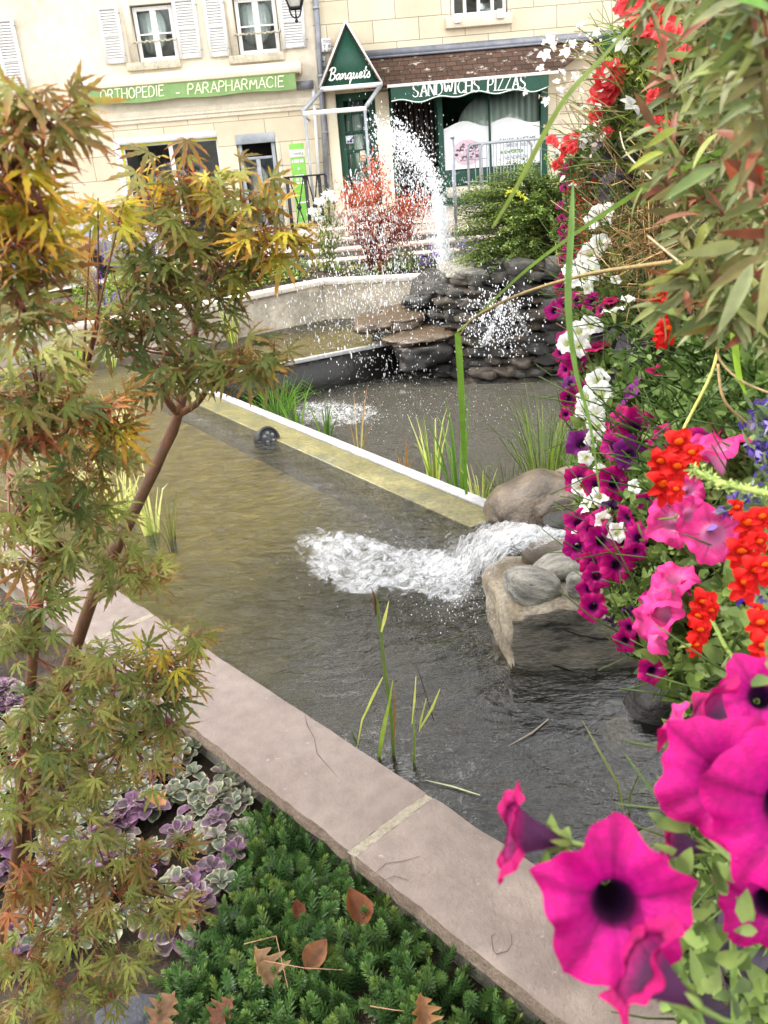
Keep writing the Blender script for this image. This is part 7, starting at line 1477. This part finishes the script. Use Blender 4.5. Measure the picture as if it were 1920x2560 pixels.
p5 = thing('petunia_plant', plantY(1490, 1050), 'white petunias in a column between the magenta clumps at mid height', 'petunia', 'petunias spilling over the planter')
for x, y, r, f in [(1492, 950, 32, (-.5, .2, .8)), (1468, 992, 29, (-.4, .1, .9)), (1504, 983, 36, (-.1, .3, .9)), (1462, 1024, 28, (-.5, -.1, .8)), (1490, 1036, 28, (0, 0, 1)), (1490, 1068, 31, (-.5, -.3, .6)), (1484, 1098, 24, (-.3, -.2, .8)), (1464, 1146, 22, (-.3, -.4, .8)), (1450, 1218, 26, (-.4, -.2, .8)), (1464, 1258, 30, (-.8, .3, .2)), (1498, 1240, 26, (-.3, .3, .8)), (1509, 1300, 24, (0, 0, .9)), (1546, 1330, 28, (.1, .2, .9)), (1588, 1215, 20, (0, .4, .8)), (1440, 1342, 18, (-.4, .2, .8)), (1500, 1175, 18, (0, 0, .9))]: bloom(p5, V_WH, x, y, r * 1.06, f, off=-.07)
foliage('', (1450, 1600, 930, 1360), 700, .034, PGL, '', '', parent=p5)
p6 = thing('petunia_plant', plantY(1720, 1400), 'bright pink petunias with pale throats among red snapdragons', 'petunia', 'petunias spilling over the planter')
for x, y, r, f in [(1683, 1302, 60, (-.45, .1, .85)), (1785, 1340, 66, (-.25, -.15, .95)), (1732, 1288, 46, (.3, .1, .85)), (1790, 1110, 66, (-.25, .8, .25)), (1752, 1118, 44, (-.5, .6, .5)), (1660, 1470, 62, (-.65, .62, .25)), (1690, 1440, 48, (-.2, .7, .5)), (1622, 1572, 58, (-.85, -.25, .3)), (1720, 1225, 36, (-.2, .1, .9)), (1650, 1535, 52, (-.7, .2, .4))]: bloom(p6, V_PK, x, y, r * 1.22, f, off=-.15)
foliage('', (1600, 1930, 1200, 1700), 800, .036, PG + PGL, '', '', parent=p6, off=(-.08, .1))
# foreground plant
p7 = thing('petunia_plant', py(1750, 2600, .42), 'large magenta petunias close to the viewer at the lower right', 'petunia', 'petunias spilling over the planter')
bloom(p7, [V_BIG[0]], 1540, 2272, 196, (-.14, .12, .97), Y=.345, label='big open magenta flower with a dark throat')
bloom(p7, [V_SIDE[0]], 1268, 2076, 128, (-.9, .16, -.05), Y=.40, label='magenta trumpet seen from the side, pointing left')
bloom(p7, [V_SIDE[1]], 1590, 2412, 134, (-.8, .5, -.12), Y=.30, label='magenta trumpet seen from behind at the lower edge')
bloom(p7, [V_BIG[1]], 1815, 1950, 172, (-.45, .25, .85), Y=.42); bloom(p7, [V_BIG[2]], 1990, 2030, 215, (-.2, .05, .98), Y=.36)
bloom(p7, [V_SIDE[0]], 1662, 2100, 84, (-.9, .15, -.25), Y=.46); bloom(p7, [V_SIDE[1]], 1740, 1770, 130, (-.62, .7, -.35), Y=.5, label='purple backed magenta trumpet facing away')
bloom(p7, V_PK, 1690, 1830, 82, (-.95, .1, -.05), Y=.55, label='ruffled pink flower seen from the side'); bloom(p7, [V_BIG[0]], 1905, 1740, 110, (-.3, .3, .9), Y=.6); bloom(p7, [V_BIG[1]], 1925, 2270, 120, (-.3, 0, .9), Y=.44)
st = MB()
for P in ([(1300, 2075, .42), (1400, 2115, .43), (1520, 2230, .45), (1700, 2500, .46), (1760, 2640, .45)], [(1600, 2300, .38), (1700, 2420, .41), (1780, 2640, .42)], [(1690, 2520, .33), (1740, 2560, .36), (1800, 2650, .4)], [(1820, 2000, .46), (1830, 2250, .46), (1840, 2640, .44)]): st.tube(sm(path3(P)), [.0022, .0026, .003], 7, lin((112, 138, 70)))
st.build('stem', M_stem, p7)
g = MB(); n = 46
Q = [(1650, 2180), (1700, 2230), (1720, 2300), (1760, 2340), (1800, 2380), (1850, 2330), (1880, 2400), (1700, 2440), (1640, 2140), (1830, 2200), (1790, 2260), (1900, 2300), (1740, 2470), (1800, 2500), (1860, 2540), (1720, 2540), (1900, 2480), (1650, 2560), (1380, 2110), (1390, 2130), (1900, 1960), (1890, 1680), (1680, 2050)]
P = np.array([py(x + rng.gauss(0, 24), y + rng.gauss(0, 24), .43 + rng.uniform(-.03, .08)) for x, y in Q for _ in range(4)]); n = len(P)
g.bulk(T_OV, frames(rnd(n, .6) + cdir((-.2, .4, .2)), rnd(n, .4) + cdir((0, .3, .9)), np.random.uniform(.013, .027, n)), P, pal(PGL + PG, n), pal(PG, n)); g.build('foliage', M_leaf, p7)
# ---- dark leaved vine
for nm_, Q, lb in (('sweet_potato_vine', [(1520, 824, 30), (1560, 832, 30), (1599, 877, 40), (1539, 873, 30), (1584, 847, 30), (1560, 900, 28), (1640, 860, 26), (1662, 885, 28), (1620, 820, 24), (1500, 845, 24), (1690, 850, 26), (1545, 930, 22), (1660, 830, 24)], 'dark purple heart-leaved vine below the upper red snapdragon'), ('sweet_potato_vine', [(1502, 359, 24), (1483, 374, 20), (1510, 350, 24), (1532, 448, 28), (1562, 437, 30), (1577, 512, 36), (1540, 400, 24), (1600, 400, 26), (1500, 420, 20), (1590, 470, 26), (1530, 480, 20)], 'dark leaved vine among the coral flowers at the top'), ('sweet_potato_vine', [(1800, 2440, 70), (1850, 2420, 60), (1780, 2380, 50), (1870, 2350, 50), (1830, 2520, 60), (1760, 2300, 44)], 'dark purple leaves behind the big magenta petunia at the bottom')):
    t = thing(nm_, plantY(Q[0][0], Q[0][1]), lb, 'vine', 'dark leaved vines'); g = MB()
    P = []; S = []
    for x, y, r in Q:
        p = py(x, y, dB(x, y) - .01 + (.0 if y < 2200 else .02)); P.append(p); S.append(r * 1.9 * np.linalg.norm(p - EYE) / FPX)
    n = len(P); P = np.array(P); g.bulk(T_HEART, frames(rnd(n, .5) + cdir((-.4, -.2, .2)), rnd(n, .3) + cdir((0, .5, .8)), S), P - 0, pal([(44, 34, 50), (54, 42, 60), (38, 30, 40)], n), pal([(60, 46, 64)], n))
    for i in range(n - 1): g.tube([P[i], (P[i] + P[i + 1]) / 2 + np.array([0, .03, .02]), P[i + 1]], .0016, 4, lin((60, 40, 50)))
    g.build('foliage', leafm('dark_leaf', .12, .4, .4, .2, 40) if 'dark_leaf' not in bpy.data.materials else bpy.data.materials['dark_leaf'], t)
# ---- green fillers
n = 9000; jj = np.random.randint(0, ny, n); uu = np.random.random((n, 1)); vv = np.random.random((n, 1)); R0 = np.array([V[j * w_ + nx] for j in range(ny + 1)]); R1 = np.array([W_[j * w_ + nx] for j in range(ny + 1)]); Rm = np.array([V[j * w_ + nx - 4] for j in range(ny + 1)]); uu = uu * 1.4 - .4; lp_ = lambda A_: A_[jj] * (1 - vv) + A_[jj + 1] * vv; P = np.where(uu > 0, lp_(R0) * (1 - uu) + lp_(R1) * uu, lp_(R0) * (1 + uu / .4) - lp_(Rm) * uu / .4); kk = np.random.random(n) < .4; ii = np.random.randint(0, len(BACK), n); P[kk] = np.array(BACK)[ii[kk]]; P = P + np.abs(rnd(n, .02)) * [1, -.3, .4] + rnd(n, .02); g = MB(); g.bulk(T_OV, frames(rnd(n) + [.5, .3, .4], rnd(n, .6) + [.6, .2, .6], np.random.uniform(.045, .085, n)), P, pal(PG, n, .16)); tag(g.build('back_foliage', M_leaf), 'green leaves covering the far side of the raised planting', 'ground cover', None, 'stuff')
foliage('scaevola', (1560, 1930, 820, 1320), 3600, .030, [(72, 98, 46), (92, 118, 58), (110, 138, 70), (126, 150, 84)], 'mass of small fresh green leaves behind the snapdragons', 'plant', stems=260, off=(-.05, .1))
foliage('herb_mass', (1440, 1640, 420, 800), 1500, .028, [(88, 104, 56), (110, 124, 66), (132, 140, 84)], 'fine green herb filling the upper edge of the planter', 'plant', stems=220, T=T_LAN)
foliage('hanging_foliage', (1690, 1930, 1640, 2560), 1300, .03, PG, 'dark green leaves hanging behind the close petunias', 'plant', stems=60, off=(.02, .1))
# dry tangle
b = MB()
for _ in range(420):
    x, y = rng.gauss(1580, 70), rng.gauss(590, 80)
    if x < bx(y): continue
    p = py(x, y, dB(x, y) - .03); e = p + rnd(1, .07)[0]; b.tube([p, (p + e) / 2 + rnd(1, .02)[0], e], .0011, 3, lin(rng.choice([(176, 140, 90), (150, 116, 74), (196, 164, 110), (128, 96, 64)])))
tag(b.build('dry_tangle', M_stem), 'tangle of dry brown stems between the white petunias and the leafy stalks', 'dry stems', None, 'stuff')
for P, c, w, lb in (([(1790, 850, 1.1), (1800, 900, 1.1), (1850, 950, 1.08), (1930, 985, 1.05)], (180, 156, 112), .0017, 'pale dry stem curving to the right edge'), ([(1800, 840, 1.15), (1780, 930, 1.12), (1720, 1050, 1.1), (1690, 1110, 1.1)], (206, 200, 110), .002, 'thin yellow stem hanging through the green leaves'), ([(1795, 910, 1.12), (1810, 1000, 1.1), (1870, 1060, 1.1), (1900, 1085, 1.1)], (170, 144, 100), .002, 'brown dry stem above the purple sage'), ([(1550, 330, 1.5), (1565, 380, 1.4), (1620, 440, 1.2), (1680, 500, 1.1), (1760, 620, 1.0)], (168, 156, 130), .0012, 'pale bent stem crossing the dark leaves'), ([(1845, 550, .9), (1870, 510, .85), (1930, 475, .8)], (160, 140, 110), .0013, 'pale curved stem at the right edge'), ([(1620, 590, 1.0), (1680, 640, .9), (1730, 680, .85)], (170, 156, 126), .0012, 'pale stem under the leafy stalks')):
    b = MB(); b.tube(sm(path3(P)), w, 6, lin(c)); tag(b.build('dry_twig', M_stem), lb, 'twig')
b = MB(); b.ribbon(sm(path3([(1820, 780, 1.1), (1836, 860, 1.08), (1845, 930, 1.08), (1866, 990, 1.08)])), [.002, .005, .004, .001], (0, -1, 0), lin((150, 190, 60))); tag(b.build('grass_blade', M_grass), 'bright green grass blade before the fresh leaves', 'grass blade')
# purple sage
t = thing('purple_sage', plantY(1900, 1150), 'sage with violet flowers at the right edge', 'plant'); g = MB(); f = MB()
for x0_, y0_, x1_, y1_ in ((1935, 1000, 1890, 1060), (1940, 1060, 1900, 1130), (1940, 1120, 1905, 1180), (1945, 1010, 1920, 1100), (1940, 1210, 1820, 1280), (1930, 1440, 1880, 1480)):
    a = py(x0_, y0_, dB(x0_, y0_) - .12); e = py(x1_, y1_, dB(x1_, y1_) - .14); g.tube([a, e], .0016, 5, lin((110, 124, 80))); n = 40; u = np.random.uniform(.3, 1.05, (n, 1)); f.bulk(T_OV, frames(rnd(n) + (e - a) * 3, rnd(n), np.random.uniform(.008, .018, n)), a * (1 - u) + e * u + rnd(n, .008), pal([(78, 48, 150), (100, 70, 170), (120, 96, 180), (150, 140, 190)], n)); n = 26; u = np.random.uniform(0, .7, (n, 1)); g.bulk(T_LAN, frames(rnd(n), rnd(n), np.random.uniform(.015, .03, n)), a * (1 - u) + e * u + rnd(n, .008), pal([(120, 140, 100), (96, 116, 78)], n))
g.build('foliage', M_leaf, t); f.build('flowers', M_petal, t)
# ---- red snapdragon heads
def snap(seed):
    r_ = random.Random(seed); b = MB()
    for a, L, W, el in ((62, .95, .62, .1), (118, .95, .62, .1), (8, .8, .5, .25), (172, .8, .5, .25), (238, 1.1, .75, .45), (302, 1.1, .75, .45), (270, .85, .6, .55)):
        a = R(a + r_.uniform(-7, 7)); d = np.array([math.cos(a), math.sin(a), 0]); e = np.array([-d[1], d[0], 0]); V = []; C = []; n = 6
        for i in range(n + 1):
            s_ = i / n; w = W * .55 * math.sin(math.pi * min(.97, .12 + .8 * s_ ** .8)) ** .7
            for x in (-1, -.4, .4, 1): V.append(d * L * s_ + e * x * w + np.array([0, 0, el * math.sin(s_ * 2.6) - .3 * s_ * s_ + .1 * x * x + .05 * math.sin(7 * s_ + x * 4 + seed)])); C.append(np.array(lin((190, 14, 10))) * (1.15 - .3 * (1 - s_)) * r_.uniform(.92, 1.05))
        b.add(V, [(4 * i + j, 4 * i + j + 1, 4 * i + j + 5, 4 * i + j + 4) for i in range(n) for j in range(3)], np.array(C))
    b.ball((0, -.22, .22), .27, lin((240, 96, 10)), seg=10, rings=7, scl=(1.2, .8, .9)); b.tube([(0, 0, .05), (0, .05, -.9)], [.22, .1], 8, lin((170, 24, 30))); return b.mesh('snapdragon_flower', [M_petal], True)
SN = [snap(i) for i in range(4)]
def snaphead(name, Q, off, lb, dark=False, stem=None):
    t = thing(name, plantY(Q[0][0], Q[0][1]), lb, 'snapdragon', 'red snapdragon heads')
    for x, y, r in Q:
        p = py(x, y, dB(x, y) + off); k = np.linalg.norm(p - EYE) / FPX * .93 * r * .98; M_ = Matrix.Translation(Vector(p) - wpos(t)) @ (aim(cdir((rng.uniform(-.5, .3), rng.uniform(0, .4), .85)), R(180) + rng.uniform(-.3, .3))).to_4x4() @ Matrix.Diagonal((k, k, k, 1)); link('flower', rng.choice(SN), t, M_)
    b = MB(); x, y, r = Q[-1]; P = stem or [(x, y + 10), (x + 40, y + 90), (x + 120, y + 200)]; b.tube([py(a, c, dB(a, c) + off * .6 + .02) for a, c in P], [.003, .0035], 6, lin((120, 140, 70))); b.build('stem', M_stem, t)
snaphead('snapdragon', [(1640, 745, 30), (1682, 748, 34), (1650, 790, 34), (1668, 830, 36), (1635, 775, 24), (1655, 845, 30)], -.45, 'red snapdragon head under the leafy stalks, topmost of the red ones', stem=[(1690, 730), (1750, 680), (1850, 600)])
snaphead('snapdragon', [(1698, 1115, 46), (1650, 1160, 40), (1690, 1175, 44), (1655, 1222, 50), (1730, 1140, 34), (1690, 1230, 30)], -.4, 'red snapdragon head at the centre of the bank, left of the hairy stem', stem=[(1740, 1180), (1820, 1210), (1960, 1240)])
snaphead('snapdragon', [(1840, 1275, 28), (1870, 1318, 44), (1905, 1300, 36), (1854, 1385, 46), (1895, 1360, 34), (1890, 1432, 46), (1862, 1468, 48), (1915, 1420, 34)], -.25, 'large red snapdragon head at the right edge beside a pink petunia')
snaphead('snapdragon', [(1756, 1510, 40), (1745, 1545, 34), (1748, 1580, 36), (1738, 1618, 30), (1775, 1530, 28)], -.2, 'narrow red snapdragon head below the pink petunias')
snaphead('snapdragon', [(1900, 1565, 44), (1908, 1620, 44), (1890, 1530, 24), (1915, 1660, 30)], -.25, 'red snapdragon head cut by the right edge below the large one')
# hairy stem
b = MB(); P = sm(path3([(1960, 1245, .72), (1860, 1222, .74), (1780, 1200, .76), (1735, 1172, .78)])); b.tube(P, [.003, .0026, .002], 8, lin((150, 170, 90)))
n = 240; u = np.random.randint(0, len(P), n); b.bulk(T_LAN, frames(rnd(n), rnd(n), np.random.uniform(.004, .008, n)), np.array(P)[u] + rnd(n, .003), pal([(170, 190, 110)], n)); tag(b.build('hairy_shoot', M_stem), 'pale hairy green stem reaching in from the right edge', 'shoot')
# ---- coral begonias
def begonia(seed):
    r_ = random.Random(seed); b = MB(); N_ = 22
    for k in range(N_):
        a = k * 2.4; el = .1 + 1.25 * (1 - k / N_); d = np.array([math.cos(a) * math.cos(el), math.sin(a) * math.cos(el), math.sin(el)]); L = .55 + .45 * (k / N_); W = .34; e = np.cross(d, (0, 0, 1.)); e /= np.linalg.norm(e) + 1e-6; nn = np.cross(e, d); V = []; C = []; n = 5
        for i in range(n + 1):
            s_ = i / n; w = W * math.sin(math.pi * min(.96, .15 + .75 * s_)) ** .8
            for x in (-1, 0, 1): V.append(d * L * s_ + e * x * w + nn * (.14 * x * x - .25 * s_ * s_ + .06 * math.sin(9 * s_ + x * 3 + k))); C.append(np.array(lin(r_.choice([(232, 72, 76), (226, 54, 62), (240, 104, 104)]))))
        b.add(V, [(3 * i + j, 3 * i + j + 1, 3 * i + j + 4, 3 * i + j + 3) for i in range(n) for j in range(2)], np.array(C))
    return b.mesh('begonia_flower', [M_petal], True)
BG = [begonia(i) for i in range(3)]
t = thing('coral_begonia', plantY(1600, 150), 'begonia with ruffled coral red flowers at the top of the planter', 'begonia')
for x, y, r in [(1517, 215, 48), (1502, 250, 34), (1535, 185, 36), (1490, 290, 22), (1588, 45, 46), (1640, 40, 54), (1605, 15, 40), (1674, 95, 44), (1690, 130, 34), (1560, 20, 26), (1636, 243, 24), (1648, 318, 34), (1640, 160, 22), (1672, 340, 26), (1610, 80, 30)]:
    p = py(x, y, dB(x, y) - .55 * (y < 140) - .12); k = np.linalg.norm(p - EYE) / FPX * r * .93; M_ = Matrix.Translation(Vector(p) - wpos(t)) @ aim(cdir((rng.uniform(-.6, .1), rng.uniform(-.3, .3), .8)), rng.uniform(0, 6)).to_4x4() @ Matrix.Diagonal((k, k, k * .8, 1)); link('flower', rng.choice(BG), t, M_)
foliage('', (1500, 1760, 20, 420), 520, .05, [(84, 100, 46), (110, 124, 54), (66, 74, 40)], '', '', parent=t)
t = thing('red_geranium', plantY(1410, 370), 'small scarlet geraniums at the upper edge beside the green shrub', 'geranium'); 
for x, y, r in [(1378, 351, 17), (1390, 362, 12), (1423, 352, 22), (1440, 345, 18), (1412, 375, 18), (1432, 372, 18), (1390, 415, 16), (1399, 405, 12), (1520, 329, 16), (1408, 390, 12)]:
    p = py(x, y, dB(x, y) - .1); k = np.linalg.norm(p - EYE) / FPX * r * .93; M_ = Matrix.Translation(Vector(p) - wpos(t)) @ aim(cdir((rng.uniform(-.6, .1), .2, .8)), rng.uniform(0, 6)).to_4x4() @ Matrix.Diagonal((k, k, k * .7, 1)); link('flower', rng.choice(BG), t, M_)
foliage('', (1400, 1500, 330, 430), 200, .04, PGL, '', '', parent=t)
for i in range(12): pass
t = thing('small_red_salvia', plantY(1440, 560), 'sprays of tiny red flowers behind the magenta row', 'plant'); f = MB()
n = 240; P = np.array([py(x, y, dB(x, y) - .02) for x, y in zip(np.random.normal(1450, 20, n), np.random.uniform(430, 700, n))]); f.bulk(T_OV, frames(rnd(n), rnd(n), np.random.uniform(.012, .026, n)), P, pal([(190, 30, 40), (210, 50, 40), (160, 30, 60)], n)); f.build('flowers', M_petal, t)
# ---- white gaura with dry stems
t = thing('white_gaura', plantY(1450, 250), 'airy dried gaura with small white flowers against the restaurant roof', 'plant'); s_ = MB(); f = MB()
for _ in range(46):
    x = rng.uniform(1490, 1570); y = rng.uniform(120, 420); Y = dB(x, y) - .05; ex = rng.uniform(1350, 1500); ey = y + rng.uniform(-140, 60) - (1500 - ex) * .1; ey = max(ey, 90 if ex < 1420 else 30)
    a = py(x, y, Y); e = py(ex, ey, Y + rng.uniform(-.1, .2)); m_ = py((x + ex) / 2 + 10, min(y, ey) * .4 + (y + ey) * .3 - 10, Y); Q = [a * (1 - u) ** 2 + m_ * 2 * u * (1 - u) + e * u * u for u in np.linspace(0, 1, 8)]; s_.tube(Q, [.0022, .0016, .0009], 4, lin(rng.choice([(150, 140, 84), (176, 160, 110), (130, 130, 70)])))
    n = 3; u = np.random.randint(3, 8, n); f.bulk(T_OV, frames(rnd(n), rnd(n) + cdir((0, 0, 1)), np.random.uniform(.012, .026, n)), np.array(Q)[u] + rnd(n, .012), pal([(250, 246, 236), (240, 228, 216), (226, 206, 190)], n, .04))
for x, y, r in [(1360, 134, 18), (1378, 110, 13), (1416, 131, 17), (1375, 97, 12), (1350, 168, 11), (1367, 254, 13), (1405, 180, 11), (1400, 225, 10), (1440, 190, 14), (1470, 120, 15), (1558, 105, 24), (1580, 262, 30), (1466, 340, 18), (1455, 365, 12), (1332, 330, 13), (1340, 365, 12), (1312, 230, 9), (1350, 345, 11), (1395, 380, 10), (1430, 110, 12), (1490, 80, 12), (1450, 60, 10), (1390, 205, 10)]:
    Y = dB(max(x, bx(y)), y) - .1; p = py(x, y, Y); k = np.linalg.norm(p - EYE) / FPX * .93 * r; n = 4; m_ = np.array(aim(cdir((rng.uniform(-.4, .4), rng.uniform(-.3, .5), .8)), rng.uniform(0, 6))); an = np.array([.2, 1.3, 2.2, 3.4]); ax = (m_ @ np.stack([np.cos(an), np.sin(an), an * 0 + .15])).T; q_ = MB(); q_.bulk(T_HEART, frames(ax, np.tile(m_[:, 2], (n, 1)), np.full(n, k * 1.1)), np.tile(p, (n, 1)), pal([(250, 250, 246)], n, .03)); q_.build('flower', M_petal, t)
s_.build('stems', M_stem, t); f.build('flowers', M_petal, t)
foliage('pale_shrub', (1480, 1640, -60, 360), 1100, .032, [(150, 170, 70), (120, 140, 70), (96, 112, 60), (176, 186, 96)], 'pale yellow-green leafy shrub behind the gaura and begonia', 'shrub', off=(.0, .16), stems=120)
# ---- leafy stalks at the upper right, close to the viewer
t = thing('leafy_stalks', py(1960, 900, .9), 'tall stalks with olive and reddish lance-shaped leaves filling the upper right corner', 'plant'); g = MB(); s_ = MB()
OLV = [(100, 110, 58), (122, 130, 72), (90, 104, 56), (136, 142, 96), (118, 112, 66)]; RDL = [(130, 76, 54), (140, 84, 62), (118, 84, 56)]
ST = [[(1990, 760, .95), (1900, 620, .95), (1810, 380, 1.0), (1740, 120, 1.05), (1700, -60, 1.1)], [(2000, 800, .85), (1930, 560, .85), (1850, 250, .85), (1800, -60, .9)], [(2000, 700, .8), (1900, 420, .75), (1880, 100, .72), (1870, -80, .7)], [(1960, 820, 1.05), (1800, 680, 1.0), (1700, 560, 1.0), (1640, 420, 1.05)], [(1990, 830, .85), (1840, 700, .8), (1740, 690, .78), (1660, 760, .8)], [(2020, 600, .7), (1920, 300, .65), (1900, 0, .65)], [(2020, 860, .8), (1900, 780, .75), (1800, 760, .74)], [(1990, 620, .95), (1760, 330, 1.05), (1660, 120, 1.15), (1600, -60, 1.2)], [(1990, 500, .9), (1880, 330, .95), (1790, 200, .95), (1760, -40, .95)], [(2000, 700, .9), (1850, 560, .92), (1720, 460, .95), (1650, 330, 1.)]]
for P in ST:
    Q = np.array(sm(path3(P), 8)); s_.tube(list(Q), [.003, .0026, .0015], 6, lin(rng.choice([(120, 110, 66), (128, 96, 70)])))
    n = 95; i = np.random.randint(0, len(Q), n); o = Q[i] + rnd(n, .006); ax = rnd(n, .7) + cdir((-.5, -.25, .1)) * .8; red = np.random.random(n) < .15; c = pal(OLV, n, .15); c[red] = pal(RDL, red.sum(), .15)
    g.bulk(t_l if 0 else T_LEAFY if 'T_LEAFY' in globals() else globals().setdefault('T_LEAFY', t_leaf(.105, 7, pt=.8, curl=.3, fold=.16)), frames(ax, rnd(n, .6) + cdir((0, .4, .7)), np.random.uniform(.022, .05, n)), o, c, np.clip(c * np.random.uniform(.75, 1.3, (n, 1)), 0, 1))
NEAR = [(1740, 640, 1610, 760, .75, (150, 156, 84)), (1850, 610, 1700, 640, .7, (140, 146, 92)), (1880, 660, 1790, 860, .66, (152, 160, 112)), (1905, 640, 1760, 720, .7, (130, 120, 74)), (1800, 800, 1690, 850, .72, (130, 116, 52)), (1920, 650, 1915, 860, .6, (150, 150, 92)), (1760, 540, 1620, 510, .8, (146, 100, 74)), (1800, 330, 1700, 400, .85, (150, 158, 84)), (1900, 60, 1770, 80, .7, (120, 170, 120)), (1930, 30, 1860, -40, .62, (120, 170, 70)), (1850, 480, 1810, 330, .7, (160, 86, 60)), (1900, 470, 1880, 300, .66, (176, 80, 60)), (1690, 320, 1610, 360, .9, (140, 150, 60)), (1660, 380, 1560, 400, .85, (150, 160, 60)), (1790, 420, 1640, 480, .8, (110, 130, 74)), (1700, 120, 1640, 30, .9, (120, 96, 60)), (1660, 90, 1650, 190, .9, (150, 96, 70)), (1830, 700, 1720, 760, .7, (120, 130, 74)), (1760, 560, 1730, 660, .8, (130, 134, 60))]
P = np.array([py(a[0], a[1], a[4] + .03) for a in NEAR]); E_ = np.array([py(a[2], a[3], a[4]) for a in NEAR]); n = len(P); L_ = np.linalg.norm(E_ - P, axis=1); c = np.array([lin(a[5]) for a in NEAR]); g.bulk(T_LEAFY, frames(E_ - P, rnd(n, .5) + cdir((0, .4, .8)), L_ * .8), P, c, c * .85)
s_.build('stem', M_stem, t); g.build('foliage', M_leaf, t)
foliage('tall_foliage', (1640, 1960, -80, 820), 1300, .05, OLV + RDL[:1], 'deeper olive foliage behind the leafy stalks at upper right', 'plant', T=T_LAN, off=(-.1, .1), stems=120)
# ---- the long blades crossing the view
b = MB(); P = sm(path3([(1960, 330, .8), (1830, 375, .95), (1590, 490, 1.35), (1340, 660, 1.8), (1200, 785, 2.1), (1142, 832, 2.2)]), 6); b.ribbon(P, [.006, .010, .009, .007], (0, -.6, .8), lin((104, 140, 60)), c2=lin((120, 150, 60)), fold=.4)
Q = sm(path3([(1142, 832, 2.2), (1145, 850, 2.2), (1152, 960, 2.2), (1158, 1100, 2.25), (1166, 1236, 2.3)]), 5); b.ribbon(Q, [.007, .009, .008, .004], (0, -1, .2), lin((130, 170, 60)), c2=lin((96, 140, 50)), fold=.4); tag(b.build('sedge_blade', M_grass), 'long green sedge blade folded sharply above the lower pool', 'grass blade')
b = MB(); b.tube(sm(path3([(1150, 838, 2.15), (1185, 795, 2.1), (1290, 740, 1.9), (1450, 690, 1.5), (1640, 660, 1.15), (1800, 640, .95)])), [.0016, .0035, .0032, .003], 7, lin((150, 130, 84))); tag(b.build('brown_twig', M_stem), 'thin brown stem crossing below the sedge blade', 'twig')
b = MB(); P = sm(path3([(1230, 570, 1.05), (1290, 470, 1.0), (1400, 265, .95), (1500, 150, .95), (1600, 40, .95)])); b.ribbon(P, [.0012, .0028, .0024, .001], (0, -1, .2), lin((130, 150, 76)), fold=.3); tag(b.build('grass_blade', M_grass), 'thin blade slanting up across the layered shrub', 'grass blade')
b = MB(); P = sm(path3([(1432, 455, 1.2), (1428, 560, 1.15), (1420, 760, 1.1), (1440, 930, 1.1), (1475, 1060, 1.12), (1500, 1240, 1.15)])); b.ribbon(P, [.001, .0042, .0046, .003, .002, .0008], (0, -1, 0), lin((110, 144, 70)), fold=.3); tag(b.build('grass_blade', M_grass), 'long upright blade hanging before the white petunias', 'grass blade')
# ================================================================ UNSEEN TREE ADDED TO SHADE THE VIEWER'S SIDE (out of the picture, to the left)
c = np.array([.25, 3.05, 0]) + np.array(SD) * 8.4; t = thing('shade_tree', (c[0] - .4, c[1] + .3, -.07), 'unseen round crowned tree added left of the pond to shade the near side', 'tree')
b = MB(); b.tube(sm([np.array([c[0] - .4, c[1] + .3, -.1]), np.array([c[0] - .3, c[1] + .2, 2.5]), np.array([c[0], c[1], c[2]])]), [.16, .12, .05], 10)
for _ in range(10): b.tube([c + [0, 0, -1.6], c + rnd(1, .4)[0] + [0, 0, -.4], c + rnd(1, .9)[0]], [.05, .03, .01], 6)
b.build('trunk', M_bark, t); g = MB(); bushleaves(g, c, 1.95, 5200, .2, [(70, 96, 40), (90, 116, 50)], squash=.85, shell=.25); g.build('crown', M_leaf, t)
